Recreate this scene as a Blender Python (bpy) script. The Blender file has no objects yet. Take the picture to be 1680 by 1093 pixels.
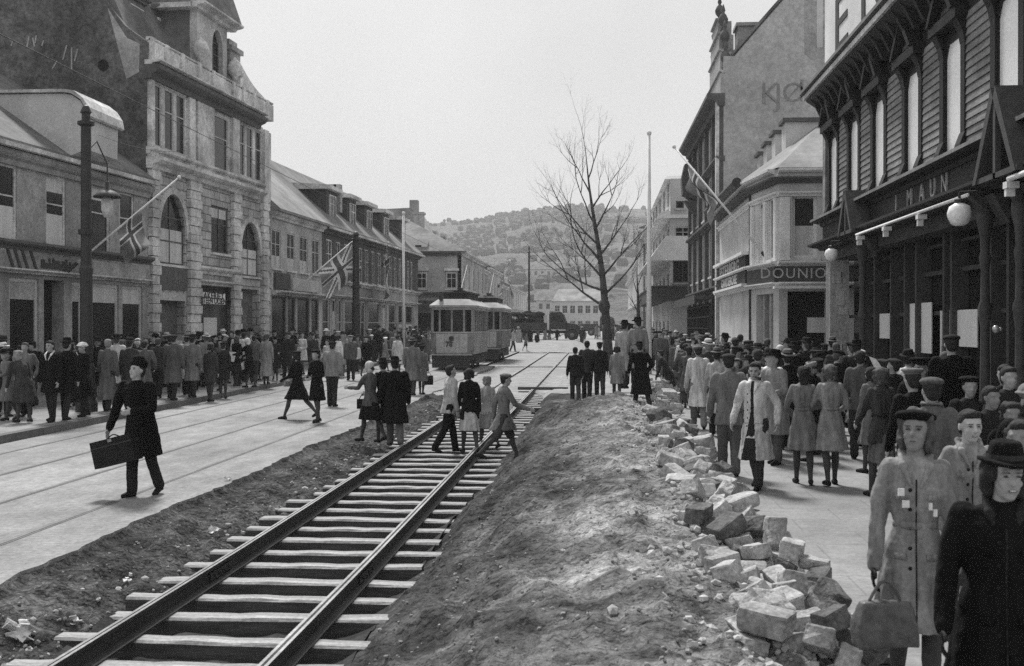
import bpy, bmesh, math, random
from mathutils import Vector, Matrix, noise
R = math.radians
rnd = random.Random(7)
SC = bpy.context.scene
COL = SC.collection

# ---------------------------------------------------------------- camera
FPX, CX, CY = 1900.0, 840.0, 546.5          # focal length and centre of the photograph, in its pixels
EYE = Vector((0.0, 0.0, 2.32))
YAW, PITCH = R(4.334), R(-0.317)
cam_d = bpy.data.cameras.new('camera')
cam = bpy.data.objects.new('camera', cam_d); COL.objects.link(cam)
cam.location = EYE
cam.rotation_euler = (R(90) + PITCH, 0, YAW)
cam_d.sensor_width = 36.0
cam_d.lens = FPX / 1680.0 * 36.0
cam_d.clip_start = 0.1; cam_d.clip_end = 6000
SC.camera = cam
cam_d.dof.use_dof = True; cam_d.dof.focus_distance = 24; cam_d.dof.aperture_fstop = 4.5

# ---------------------------------------------------------------- sky and sun (bright overcast, black and white photograph)
SUN_EL, SUN_AZ = R(54), R(-20)              # from the left and a little ahead
w = bpy.data.worlds.new('World'); SC.world = w; w.use_nodes = True
nt = w.node_tree; nt.nodes.clear()
out = nt.nodes.new('ShaderNodeOutputWorld'); bg = nt.nodes.new('ShaderNodeBackground')
sky = nt.nodes.new('ShaderNodeTexSky'); sky.sky_type = 'NISHITA'; sky.sun_disc = False
sky.sun_elevation = SUN_EL; sky.sun_rotation = SUN_AZ; sky.air_density = 1.0; sky.dust_density = 4.0; sky.ozone_density = 1.0
hs = nt.nodes.new('ShaderNodeHueSaturation'); hs.inputs['Saturation'].default_value = 0.0
tc = nt.nodes.new('ShaderNodeTexCoord'); nz = nt.nodes.new('ShaderNodeTexNoise')
nz.inputs['Scale'].default_value = 2.2; nz.inputs['Detail'].default_value = 7
mr = nt.nodes.new('ShaderNodeMapRange'); mr.inputs['To Min'].default_value = 4.4; mr.inputs['To Max'].default_value = 5.9
mr.inputs['From Min'].default_value = 0.3; mr.inputs['From Max'].default_value = 0.7
mx = nt.nodes.new('ShaderNodeMix'); mx.data_type = 'RGBA'; mx.inputs[0].default_value = 0.88   # cloud cover over the clear sky
nt.links.new(sky.outputs[0], hs.inputs['Color']); nt.links.new(hs.outputs[0], mx.inputs[6])
nt.links.new(tc.outputs['Generated'], nz.inputs['Vector']); nt.links.new(nz.outputs[0], mr.inputs[0])
nt.links.new(mr.outputs[0], mx.inputs[7]); nt.links.new(mx.outputs[2], bg.inputs[0])
bg.inputs[1].default_value = 0.10
nt.links.new(bg.outputs[0], out.inputs[0])
sd = bpy.data.lights.new('sun', 'SUN'); sd.energy = 3.4; sd.angle = R(11); sd.color = (1, 0.995, 0.985)
so = bpy.data.objects.new('sun', sd); COL.objects.link(so)
sv = Vector((math.sin(SUN_AZ) * math.cos(SUN_EL), math.cos(SUN_AZ) * math.cos(SUN_EL), math.sin(SUN_EL)))
so.rotation_euler = sv.to_track_quat('Z', 'Y').to_euler(); so.location = sv * 60
SC.view_settings.view_transform = 'Standard'; SC.view_settings.look = 'None'
SC.view_settings.exposure = 0.54; SC.view_settings.gamma = 1.0
try:
    SC.cycles.max_bounces = 6; SC.cycles.diffuse_bounces = 3; SC.cycles.transparent_max_bounces = 8
    SC.cycles.volume_bounces = 2; SC.cycles.volume_step_rate = 4; SC.cycles.use_denoising = False
except Exception: pass

# ---------------------------------------------------------------- helpers
CM = (Matrix.Translation(EYE) @ cam.rotation_euler.to_matrix().to_4x4())
CR = cam.rotation_euler.to_matrix()
def ray(px, py): return (CR @ Vector(((px - CX) / FPX, -(py - CY) / FPX, -1.0)))
def gz(y): return 0.006 * min(max(0.0, y - 12.0), 230.0)       # the street climbs very gently
def at(px, py, Y):
    d = ray(px, py); t = (Y - EYE.y) / d.y; return EYE + d * t
def G(px, py, off=0.0):
    d = ray(px, py); y = 20.0
    for _ in range(30):
        t = (gz(y) + off - EYE.z) / d.z if d.z < -1e-5 else 100
        y = (EYE + d * t).y
        if y < 0 or y > 400: y = 200
    return EYE + d * ((gz(y) + off - EYE.z) / d.z)
def fbm(x, y, z=0.0, o=4):
    s = 0; a = 1; f = 1
    for _ in range(o):
        s += a * noise.noise(Vector((x * f, y * f, z * f + 3.1 * _))); a *= .5; f *= 2.03
    return s
def sstep(a, b, x):
    t = min(1, max(0, (x - a) / (b - a))); return t * t * (3 - 2 * t)
def lerp(a, b, t): return a + (b - a) * t
def prof(x, pts):
    if x <= pts[0][0]: return pts[0][1]
    for (x0, y0), (x1, y1) in zip(pts, pts[1:]):
        if x <= x1: return lerp(y0, y1, (x - x0) / (x1 - x0))
    return pts[-1][1]

def tag(o, label=None, cat=None, group=None, kind=None):
    if label: o['label'] = label
    if cat: o['category'] = cat
    if group: o['group'] = group
    if kind: o['kind'] = kind
    return o
def empty(name, loc=(0, 0, 0), rz=0.0):
    o = bpy.data.objects.new(name, None); COL.objects.link(o); o.location = loc; o.rotation_euler = (0, 0, rz)
    o.empty_display_size = 0.3; return o
def thing(name, label, cat, loc=(0, 0, 0), rz=0.0, group=None):
    return tag(empty(name, loc, rz), label, cat, group)

class MB:
    """collects faces; build() links them as one mesh object"""
    def __init__(s): s.v = []; s.f = []; s.m = []; s.cur = 0
    def add(s, vs, fs):
        n = len(s.v); s.v.extend([tuple(v) for v in vs])
        for f in fs: s.f.append(tuple(i + n for i in f)); s.m.append(s.cur)
    def quad(s, a, b, c, d): s.add([a, b, c, d], [(0, 1, 2, 3)])
    def hexa(s, p):    # 4 bottom corners then 4 top corners
        s.add(p, [(3, 2, 1, 0), (4, 5, 6, 7), (0, 1, 5, 4), (1, 2, 6, 5), (2, 3, 7, 6), (3, 0, 4, 7)])
    def box(s, x0, x1, y0, y1, z0, z1):
        s.hexa([(x0, y0, z0), (x1, y0, z0), (x1, y1, z0), (x0, y1, z0), (x0, y0, z1), (x1, y0, z1), (x1, y1, z1), (x0, y1, z1)])
    def sphere(s, c, r, rot=None, nu=12, nv=8):
        if not hasattr(r, '__len__'): r = (r, r, r)
        c = Vector(c); vs = []; fs = []
        for j in range(nv + 1):
            th = math.pi * j / nv
            for i in range(nu):
                ph = 2 * math.pi * i / nu
                p = Vector((r[0] * math.sin(th) * math.cos(ph), r[1] * math.sin(th) * math.sin(ph), r[2] * math.cos(th)))
                if rot is not None: p = rot @ p
                vs.append(c + p)
        for j in range(nv):
            for i in range(nu):
                a = j * nu + i; b = j * nu + (i + 1) % nu
                if j == 0: fs.append((a, a + nu, b + nu))
                elif j == nv - 1: fs.append((a, a + nu, b))
                else: fs.append((a, a + nu, b + nu, b))
        s.add(vs, fs)
    def cone(s, p0, p1, r0, r1, n=12, cap=True, flat=1.0, ref=None):
        p0 = Vector(p0); p1 = Vector(p1); d = (p1 - p0)
        if d.length < 1e-6: return
        d.normalize(); ref = Vector(ref) if ref else (Vector((0, 0, 1)) if abs(d.z) < .9 else Vector((1, 0, 0)))
        x = d.cross(ref).normalized(); y = x.cross(d).normalized()
        vs = []
        for p, r in ((p0, r0), (p1, r1)):
            for i in range(n):
                a = 2 * math.pi * i / n
                vs.append(p + x * (r * math.cos(a)) + y * (r * flat * math.sin(a)))
        fs = [(i, (i + 1) % n, n + (i + 1) % n, n + i) for i in range(n)]
        if cap: fs += [tuple(range(n - 1, -1, -1)), tuple(range(n, 2 * n))]
        s.add(vs, fs)
    def tube(s, pts, rad, n=10):
        if not hasattr(rad, '__len__'): rad = [rad] * len(pts)
        for a, b, ra, rb in zip(pts, pts[1:], rad, rad[1:]): s.cone(a, b, ra, rb, n)
        for p, r in list(zip(pts, rad))[1:-1]: s.sphere(p, r * .995, nu=n, nv=6)
    def lathe(s, prof_, c=(0, 0, 0), n=16):
        vs = []; c = Vector(c)
        for r, z in prof_:
            for i in range(n):
                a = 2 * math.pi * i / n; vs.append(c + Vector((r * math.cos(a), r * math.sin(a), z)))
        fs = []
        for j in range(len(prof_) - 1):
            for i in range(n):
                k = (i + 1) % n; fs.append((j * n + i, j * n + k, (j + 1) * n + k, (j + 1) * n + i))
        fs += [tuple(range(n - 1, -1, -1)), tuple((len(prof_) - 1) * n + i for i in range(n))]
        s.add(vs, fs)
    def mesh(s, name, mats, origin=(0, 0, 0), smooth=False):
        o = Vector(origin)
        me = bpy.data.meshes.new(name)
        me.from_pydata([(v[0] - o.x, v[1] - o.y, v[2] - o.z) for v in s.v], [], s.f)
        if not isinstance(mats, (list, tuple)): mats = [mats]
        for m in mats: me.materials.append(m)
        if len(mats) > 1:
            me.polygons.foreach_set('material_index', s.m)
        if smooth: me.polygons.foreach_set('use_smooth', [True] * len(me.polygons))
        me.update(); return me
    def build(s, name, mats, parent=None, smooth=False, loc=None, world=True):
        """world=True: the vertices are world coordinates; the object is placed under its parent's origin"""
        org = Vector((0, 0, 0))
        if world and parent is not None:
            p = parent
            while p: org += Vector(p.location); p = p.parent
        if world and parent is None and loc is not None: org = Vector(loc)
        o = bpy.data.objects.new(name, s.mesh(name, mats, org, smooth)); COL.objects.link(o)
        if parent is not None: o.parent = parent
        elif loc is not None: o.location = loc
        return o

def text_mesh(txt, size, depth=.01, bevel=0, spacing=1.0, shear=0):
    c = bpy.data.curves.new('lettering', 'FONT'); c.body = txt; c.size = size; c.extrude = depth; c.align_x = 'CENTER'; c.align_y = 'CENTER'
    c.space_character = spacing; c.shear = shear; c.resolution_u = 3; c.offset = bevel
    o = bpy.data.objects.new('lettering', c); COL.objects.link(o)
    me = bpy.data.meshes.new_from_object(o.evaluated_get(bpy.context.evaluated_depsgraph_get()))
    bpy.data.objects.remove(o); bpy.data.curves.remove(c); return me
def lettering(txt, size, mat, parent, pos, right, up, depth=.01, spacing=1.0, sx=1.0, bold=0, name='lettering', shear=0):
    me = text_mesh(txt, size, depth, bold, spacing, shear)
    r = Vector(right).normalized(); u = Vector(up).normalized(); n = r.cross(u)
    m = Matrix(((r.x * sx, u.x, n.x, 0), (r.y * sx, u.y, n.y, 0), (r.z * sx, u.z, n.z, 0), (0, 0, 0, 1)))
    me.transform(m); me.materials.clear(); me.materials.append(mat)
    o = bpy.data.objects.new(name, me); COL.objects.link(o)
    org = Vector((0, 0, 0)); p = parent
    while p: org += Vector(p.location); p = p.parent
    o.parent = parent; o.location = Vector(pos) - org
    return o

def children_of(o): return [c for c in COL.objects if c.parent == o]

# ---------------------------------------------------------------- materials (a black and white world: every colour is a grey)
def M(name, v, var=.2, scale=3.0, rough=.85, bump=.25, bscale=30.0, spec=.3, metal=0.0, stain=.2, st=(1, 1, 1), dist=.02, grain=.22, grain_s=22.0, emit=0):
    m = bpy.data.materials.new(name); m.use_nodes = True; nt = m.node_tree; N = nt.nodes; L = nt.links
    b = N['Principled BSDF']
    b.inputs['Roughness'].default_value = rough; b.inputs['Metallic'].default_value = metal
    b.inputs['Specular IOR Level'].default_value = spec
    tc = N.new('ShaderNodeTexCoord'); mp = N.new('ShaderNodeMapping'); mp.inputs['Scale'].default_value = st
    L.new(tc.outputs['Object'], mp.inputs[0])
    n1 = N.new('ShaderNodeTexNoise'); n1.inputs['Scale'].default_value = scale; n1.inputs['Detail'].default_value = 8; n1.inputs['Roughness'].default_value = .65
    n2 = N.new('ShaderNodeTexNoise'); n2.inputs['Scale'].default_value = scale * .17; n2.inputs['Detail'].default_value = 4
    L.new(mp.outputs[0], n1.inputs['Vector']); L.new(mp.outputs[0], n2.inputs['Vector'])
    r1 = N.new('ShaderNodeMapRange'); r1.inputs['From Min'].default_value = .3; r1.inputs['From Max'].default_value = .7
    r1.inputs['To Min'].default_value = v * (1 - var); r1.inputs['To Max'].default_value = v * (1 + var)
    r2 = N.new('ShaderNodeMapRange'); r2.inputs['From Min'].default_value = .35; r2.inputs['From Max'].default_value = .65
    r2.inputs['To Min'].default_value = 1 - stain; r2.inputs['To Max'].default_value = 1 + stain * .5
    ng = N.new('ShaderNodeTexNoise'); ng.inputs['Scale'].default_value = grain_s; ng.inputs['Detail'].default_value = 3; ng.inputs['Roughness'].default_value = .8
    L.new(tc.outputs['Object'], ng.inputs['Vector']); rg = N.new('ShaderNodeMapRange'); rg.inputs['From Min'].default_value = .3; rg.inputs['From Max'].default_value = .7
    rg.inputs['To Min'].default_value = 1 - grain; rg.inputs['To Max'].default_value = 1 + grain; L.new(ng.outputs[0], rg.inputs[0])
    m0 = N.new('ShaderNodeMath'); m0.operation = 'MULTIPLY'; L.new(rg.outputs[0], m0.inputs[1])
    mu = N.new('ShaderNodeMath'); mu.operation = 'MULTIPLY'
    L.new(n1.outputs[0], r1.inputs[0]); L.new(n2.outputs[0], r2.inputs[0]); L.new(r1.outputs[0], m0.inputs[0]); L.new(m0.outputs[0], mu.inputs[0]); L.new(r2.outputs[0], mu.inputs[1])
    cc = N.new('ShaderNodeCombineColor')
    L.new(mu.outputs[0], cc.inputs[0]); L.new(mu.outputs[0], cc.inputs[1]); L.new(mu.outputs[0], cc.inputs[2])
    L.new(cc.outputs[0], b.inputs['Base Color'])
    if bump:
        n3 = N.new('ShaderNodeTexNoise'); n3.inputs['Scale'].default_value = bscale; n3.inputs['Detail'].default_value = 5
        L.new(mp.outputs[0], n3.inputs['Vector'])
        bp = N.new('ShaderNodeBump'); bp.inputs['Strength'].default_value = bump; bp.inputs['Distance'].default_value = dist
        L.new(n3.outputs[0], bp.inputs['Height']); L.new(bp.outputs[0], b.inputs['Normal'])
    if emit:
        b.inputs['Emission Color'].default_value = (1, 1, 1, 1); b.inputs['Emission Strength'].default_value = emit
    return m
def brickify(m, v, v2, mortar, bw, bh, axis='XZ', scale=1.0, bump=.5, msize=.02):
    """adds courses of masonry to a material of M()"""
    nt = m.node_tree; N = nt.nodes; L = nt.links; b = N['Principled BSDF']
    tc = N.new('ShaderNodeTexCoord'); sp = N.new('ShaderNodeSeparateXYZ'); cb = N.new('ShaderNodeCombineXYZ'); ad = N.new('ShaderNodeMath'); ad.operation = 'ADD'
    L.new(tc.outputs['Object'], sp.inputs[0]); L.new(sp.outputs[0], ad.inputs[0]); L.new(sp.outputs[1], ad.inputs[1])
    L.new(ad.outputs[0], cb.inputs[0]); L.new(sp.outputs[2], cb.inputs[1])
    bt = N.new('ShaderNodeTexBrick'); bt.inputs['Scale'].default_value = 1; bt.inputs['Brick Width'].default_value = bw; bt.inputs['Row Height'].default_value = bh
    bt.inputs['Mortar Size'].default_value = msize; bt.inputs['Mortar Smooth'].default_value = .4; bt.inputs['Bias'].default_value = 0
    bt.inputs['Color1'].default_value = (v, v, v, 1); bt.inputs['Color2'].default_value = (v2, v2, v2, 1); bt.inputs['Mortar'].default_value = (mortar,) * 3 + (1,)
    L.new(cb.outputs[0], bt.inputs['Vector'])
    old = b.inputs['Base Color'].links[0].from_socket
    mu = N.new('ShaderNodeMix'); mu.data_type = 'RGBA'; mu.blend_type = 'MULTIPLY'; mu.inputs[0].default_value = 1
    L.new(old, mu.inputs[6]); L.new(bt.outputs[0], mu.inputs[7]); L.new(mu.outputs[2], b.inputs['Base Color'])
    bp = N.new('ShaderNodeBump'); bp.inputs['Strength'].default_value = bump; bp.inputs['Distance'].default_value = .03; bp.invert = True
    L.new(bt.outputs['Fac'], bp.inputs['Height'])
    if b.inputs['Normal'].links: L.new(b.inputs['Normal'].links[0].from_socket, bp.inputs['Normal'])
    L.new(bp.outputs[0], b.inputs['Normal']); return m
MT = dict(
    road=M('road_surface', .25, .26, 3.0, bump=.6, bscale=40, stain=.26, st=(1, .4, 1), grain=.3, grain_s=16),
    pave=M('pavement', .245, .16, 3, grain=.25, grain_s=25, bump=.3, bscale=50, stain=.16),
    kerb=M('kerb_stone', .13, .25, 3),
    groove=M('rail_groove', .13, .4, 6, rough=.6),
    dirtdark=M('dark_soil', .045, .5, 6, bump=.8, bscale=30, rough=.95, spec=.1), dirtbank=M('bank_soil', .075, .8, 5, grain=.5, grain_s=20, bump=1.0, bscale=22, dist=.06, stain=.5, rough=.95, spec=.1), dirt=M('soil', .155, .8, 3.2, grain=.45, grain_s=26, bump=1.0, bscale=22, dist=.05, stain=.45, rough=.95, spec=.1),
    gravel=M('gravel', .29, .35, 9, bump=.9, bscale=30, dist=.03, rough=.95),
    stone=M('granite', .34, .4, 6, grain=.35, bump=.6, bscale=25, stain=.3),
    stone2=M('granite_light', .42, .3, 6, grain=.3, bump=.6, bscale=25, stain=.2),
    stone3=M('granite_dark', .12, .4, 6, grain=.4, bump=.6, bscale=25, stain=.3),
    timber_side=M('dark_and_shaded_timber', .07, .4, 6, bump=.5, bscale=14, st=(.3, 2.5, 2.5)), timber=M('sleeper_timber', .32, .3, 5, grain=.3, bump=.5, bscale=14, st=(.3, 2.5, 2.5), stain=.3),
    rail=M('rail_steel', .03, .4, 8, rough=.6, spec=.25, metal=.0, bump=.1),
    railtop=M('rail_head', .42, .2, 9, rough=.3, metal=.6, bump=.05),
    plaster_dark=M('gable_render', .12, .55, 1.6, bump=.6, bscale=9, stain=.4, grain=.5, grain_s=7),
    plaster=M('render_mid', .34, .25, 2, stain=.4, grain=.3, grain_s=9),
    plaster_pale=M('render_pale', .46, .2, 2, stain=.35, grain=.3, grain_s=9),
    plaster_white=M('render_white', .55, .12, 2, stain=.25),
    gable_pale=M('gable_pale', .42, .16, 1.3, stain=.16, bump=.3, bscale=8, grain=.25, grain_s=6),
    trim=M('trim_stone', .58, .25, 4, stain=.4, grain=.3, grain_s=10),
    trim_dark=M('trim_dark', .10, .3, 4),
    ashlar=brickify(M('ashlar', 1.0, .18, 2.5, stain=.4), .50, .34, .14, .62, .34, msize=.025),
    wood_dark=M('painted_wood_dark', .020, .5, 6, rough=.6, bump=.3, spec=.25, grain=.4),
    wood_mid=M('painted_wood_mid', .06, .3, 6, rough=.7),
    clap=M('clapboard', .24, .3, 3, stain=.4, st=(1, 1, 4)),
    white=M('white_paint', .72, .08, 4, stain=.15),
    frame=M('window_frame', .5, .15, 6),
    glass=M('window_glass', .018, .5, 1.2, rough=.15, bump=.02, bscale=2, spec=.22),
    glass_sky=M('painted_sky_glass', .85, .03, .8, rough=.25, bump=.02, bscale=2, spec=.8, stain=.05),  # near-white base: the reflected sky is put into the pane colour
    blind=M('window_blind', .55, .1, 2, st=(6, 6, .5)),
    interior=M('shop_interior', .012, .5, 2),
    slate=M('roof_slate', .17, .3, 3, stain=.4, bump=.6, bscale=9),
    slate_pale=M('roof_slate_pale', .25, .2, 3, stain=.4, bump=.6, bscale=9),
    metal_dark=M('cast_iron', .03, .4, 6, rough=.55, spec=.4),
    metal_grey=M('grey_metal', .2, .3, 6, rough=.5, spec=.4),
    paper=M('paper', .74, .05, 5, stain=.06, bump=.1),
    globe=M('opal_glass', .85, .02, 2, rough=.2, spec=.5, bump=0, stain=0),
    ink=M('dark_lettering', .05, .3, 5), gold=M('pale_lettering', .45, .2, 6),
    faint=M('faded_lettering', .24, .25, 6),
    bark=M('bark', .07, .4, 8, bump=.8, bscale=18, st=(1, 1, .3)),
    tram_front=M('tram_front_paint', .42, .15, 3, rough=.5, stain=.3, grain=.3, grain_s=9), woods=M('woodland', .07, .4, .3, stain=.4), tram_far=M('tram_darker_paint', .15, .3, 3, rough=.6, stain=.35), tram=M('tram_paint', .27, .22, 3, rough=.5, stain=.35, bump=.15, grain=.3, grain_s=9), tram_dark=M('tram_dark', .05, .3, 3),
    tram_roof=M('tram_roof', .40, .2, 3, stain=.3),
    flag_dark=M('flag_dark', .10, .15, 4), flag_white=M('flag_white', .72, .08, 4), flag_mid=M('flag_mid', .24, .12, 4),
    hill=M('hillside', .075, .8, .05, bump=1, bscale=.2, dist=9, stain=.5, grain=.7, grain_s=.35),
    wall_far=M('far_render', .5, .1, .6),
    leather=M('leather', .085, .35, 7, rough=.4, spec=.5), leather_dark=M('leather_dark', .012, .4, 7, rough=.75, spec=.2),
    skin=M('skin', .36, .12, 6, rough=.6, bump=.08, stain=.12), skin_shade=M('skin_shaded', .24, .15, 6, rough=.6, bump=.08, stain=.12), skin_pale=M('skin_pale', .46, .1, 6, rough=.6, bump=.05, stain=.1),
    hair_dark=M('hair_dark', .03, .4, 14, bump=.8, bscale=60, st=(1, 1, .4)), hair_mid=M('hair_brown', .10, .45, 14, bump=.8, bscale=60, st=(1, 1, .4)),
    hair_pale=M('hair_fair', .28, .4, 14, bump=.8, bscale=60, st=(1, 1, .4)),
    stocking=M('stocking', .06, .15, 6, bump=.05), eye=M('eye_dark', .02, .1, 5, rough=.3), lip=M('lip', .13, .1, 5), teeth=M('teeth', .7, .02, 3),
)
def cloth(v, name=None): return M(name or 'cloth', v, .42, 11, rough=.95, bump=.9, bscale=9, spec=.12, stain=.35, dist=.035, st=(1, 1, .22), grain=.22, grain_s=45)
CL = {k: cloth(v, 'cloth_' + k) for k, v in dict(black=.009, char=.025, dark=.05, grey=.11, mid=.18, tan=.26, light=.42, pale=.60, white=.75).items()}
# ---------------------------------------------------------------- ground
KERB_X = -11.5
def setts(m, bw, bh, lo):
    nt = m.node_tree; N = nt.nodes; L = nt.links; b = N['Principled BSDF']; tc = N.new('ShaderNodeTexCoord'); mp = N.new('ShaderNodeMapping'); L.new(tc.outputs['Object'], mp.inputs[0])
    bt = N.new('ShaderNodeTexBrick'); bt.inputs['Scale'].default_value = 1; bt.inputs['Brick Width'].default_value = bw; bt.inputs['Row Height'].default_value = bh; bt.inputs['Mortar Size'].default_value = .012
    bt.inputs['Color1'].default_value = (1.03,) * 3 + (1,); bt.inputs['Color2'].default_value = (.94,) * 3 + (1,); bt.inputs['Mortar'].default_value = (lo,) * 3 + (1,); L.new(mp.outputs[0], bt.inputs['Vector'])
    mu = N.new('ShaderNodeMix'); mu.data_type = 'RGBA'; mu.blend_type = 'MULTIPLY'; mu.inputs[0].default_value = 1; L.new(b.inputs['Base Color'].links[0].from_socket, mu.inputs[6]); L.new(bt.outputs[0], mu.inputs[7]); L.new(mu.outputs[2], b.inputs['Base Color'])
setts(MT['road'], .22, .13, .84); setts(MT['pave'], 1.1, .75, .80)
EDGE_X = -5.45
TRK = -3.06                      # centre line of the new track
RAIL_TOP, SLEEPER_TOP, FLOOR = -0.02, -0.20, -0.36
FILL0, FILL1 = 36.0, 43.0        # beyond this the track is already filled to the rail foot
def mound_h(x, y):
    """height of the spoil between track and pavement, over the street level"""
    f = sstep(FILL0, FILL1, y); fl = lerp(FLOOR, SLEEPER_TOP + .03, f)
    fade = 1 - sstep(27.5, 33.5, y)
    wob = .22 * fbm(x * .35, y * .35, 5, 2)
    xs = x + wob * .8
    top = .46 + .10 * math.sin(y * .55) + .05 * math.sin(y * 1.7)
    hi = prof(xs, [(-2.1, fl), (-1.75, fl + .12), (-1.3, .02), (-.8, .27), (-.2, .42), (.4, .46), (1.0, .36), (1.5, .2), (1.9, .06)])
    if hi > 0: hi *= top / .46
    lo = prof(xs, [(-2.1, fl), (-1.9, fl), (-1.5, -.03), (1.9, .0)])
    h = lerp(lo, hi, fade)
    a = sstep(-2.1, -1.5, x) * (1 - .8 * sstep(1.3, 1.9, x)) * (.25 + .75 * fade)
    h += a * (.075 * fbm(x * 1.6, y * 1.6, 0, 3) + .035 * fbm(x * 5, y * 5, 2, 3))
    rd = 1 - abs(noise.noise(Vector((x * 1.5 + y * .55, y * .45 - x * .3, 7)))) * 2; h += a * .07 * rd + a * .035 * (1 - 2 * abs(noise.noise(Vector((x * 4 + y * 1.4, y * 1.1 - x * .8, 3)))))
    h += a * .07 * max(0, noise.noise(Vector((x * 6, y * 6, 9)))) + a * .03 * noise.noise(Vector((x * 13, y * 13, 4)))
    return h
def cut_h(x, y):
    """the trench from the road's broken edge to the track"""
    f = sstep(FILL0, FILL1, y); fl = lerp(FLOOR, SLEEPER_TOP + .03, f)
    e = EDGE_X + .10 * fbm(y * .9, 1, 0, 4) + .05 * math.sin(y * .8)
    if x < e: return -.015
    t = (x - e)
    h = prof(t, [(0, -.02), (.06, -.10), (.35, -.17), (.75, lerp(-.27, fl, .5)), (1.15, fl)])
    h = lerp(h, -.03, f * .75) if f > 0 else h
    a = sstep(.05, .5, t) * (1 - .75 * sstep(1.0, 1.5, t))
    h += a * .14 * (1 - 2 * abs(noise.noise(Vector((x * 1.2 + y * 1.1, y * .9 - x * .5, 5))))) * (1 - .7 * f)
    h += a * (.10 * fbm(x * 2.2, y * 1.6, 0, 3) + .05 * fbm(x * 6, y * 5, 4, 3)) * (1 - .7 * f)
    return h
def terr(x, y):
    if x < EDGE_X - .3: return 0
    if x < -2.4: return cut_h(x, y)
    if x < -2.1: return lerp(cut_h(-2.4, y), mound_h(-2.1, y), (x + 2.4) / .3)
    return mound_h(x, y)

def sheet(name, xs, ys, hf, mat, smooth=True):
    mb = MB(); vs = [(x, y, hf(x, y)) for y in ys for x in xs]; nx = len(xs)
    mb.add(vs, [(j * nx + i, j * nx + i + 1, (j + 1) * nx + i + 1, (j + 1) * nx + i) for j in range(len(ys) - 1) for i in range(nx - 1)])
    return tag(mb.build(name, mat, smooth=smooth), kind='structure')
def rng(a, b, s):
    n = max(1, int(round((b - a) / s))); return [a + (b - a) * i / n for i in range(n + 1)]
YG = [-20, -5, 5, 12] + rng(16, 240, 8)[0:] + [300, 600, 1500, 3000]
sheet('ground', [-1500, -300, -60, -20, 20, 60, 300, 1500], YG, lambda x, y: gz(y) - .42, MT['road'])
sheet('roadway', [KERB_X - .05, EDGE_X - .6], YG[:-3], lambda x, y: gz(y), MT['road'])
# strip with the broken edge
mb = MB(); ye = rng(3, 60, .09)
def edge(y): return EDGE_X + .10 * fbm(y * .9, 1, 0, 4) + .05 * math.sin(y * .8) + .03 * fbm(y * 4, 8, 0, 2)
vs = []
for y in ye: vs += [(EDGE_X - .6, y, gz(y)), (edge(y), y, gz(y)), (edge(y) + .015, y, gz(y) - .07)]
mb.add(vs, [(j * 3 + i, j * 3 + i + 1, j * 3 + 4 + i, j * 3 + 3 + i) for j in range(len(ye) - 1) for i in (0, 1)])
tag(mb.build('road_edge', MT['road']), kind='structure')
sheet('far_roadway', [EDGE_X - .6, -3.0, 0, 2.4], [60] + rng(72, 240, 8) + [300], lambda x, y: gz(y) - .10, MT['gravel'])
# track bed, trench and spoil mound: one modelled soil surface
def soil(x, y): return gz(y) + lerp(terr(x, y), -.10, sstep(44, 58, y))
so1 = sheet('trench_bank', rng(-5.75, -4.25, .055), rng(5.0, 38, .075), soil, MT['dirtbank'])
sheet('track_bed', rng(-4.25, -1.9, .055), rng(5.0, 38, .09), lambda x, y: soil(x, y) + .05 * fbm(x * 2, y * 2, 1, 3) * min(1, (x + 4.25) * 6) * min(1, (-1.9 - x) * 6) + .10 * max(0, fbm(x * .8, y * .5, 4, 2)) * sstep(.35, 1.0, abs(x - TRK) - .3), MT['dirtdark'])  # darker soil across the track bed
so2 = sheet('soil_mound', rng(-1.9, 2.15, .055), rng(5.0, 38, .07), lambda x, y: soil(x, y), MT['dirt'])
sheet('track_gravel', rng(-5.75, 2.6, .12), rng(38, 62, .16), soil, MT['gravel'])
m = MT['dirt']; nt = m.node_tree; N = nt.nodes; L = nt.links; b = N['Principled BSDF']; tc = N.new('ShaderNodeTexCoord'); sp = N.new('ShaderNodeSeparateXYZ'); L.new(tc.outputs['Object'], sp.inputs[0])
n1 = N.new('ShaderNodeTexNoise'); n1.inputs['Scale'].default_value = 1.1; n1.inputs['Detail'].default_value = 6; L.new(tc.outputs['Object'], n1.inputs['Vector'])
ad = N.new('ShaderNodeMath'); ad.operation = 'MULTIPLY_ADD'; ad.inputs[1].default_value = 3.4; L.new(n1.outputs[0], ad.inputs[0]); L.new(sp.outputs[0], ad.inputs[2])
mr = N.new('ShaderNodeMapRange'); mr.inputs['From Min'].default_value = .4; mr.inputs['From Max'].default_value = 2.7; mr.inputs['To Min'].default_value = .42; mr.inputs['To Max'].default_value = 1.55; L.new(ad.outputs[0], mr.inputs[0])  # soil darker towards the track, paler towards the stones, broken by noise
mu = N.new('ShaderNodeMix'); mu.data_type = 'RGBA'; mu.blend_type = 'MULTIPLY'; mu.inputs[0].default_value = 1; L.new(b.inputs['Base Color'].links[0].from_socket, mu.inputs[6]); L.new(mr.outputs[0], mu.inputs[7]); L.new(mu.outputs[2], b.inputs['Base Color'])
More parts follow.
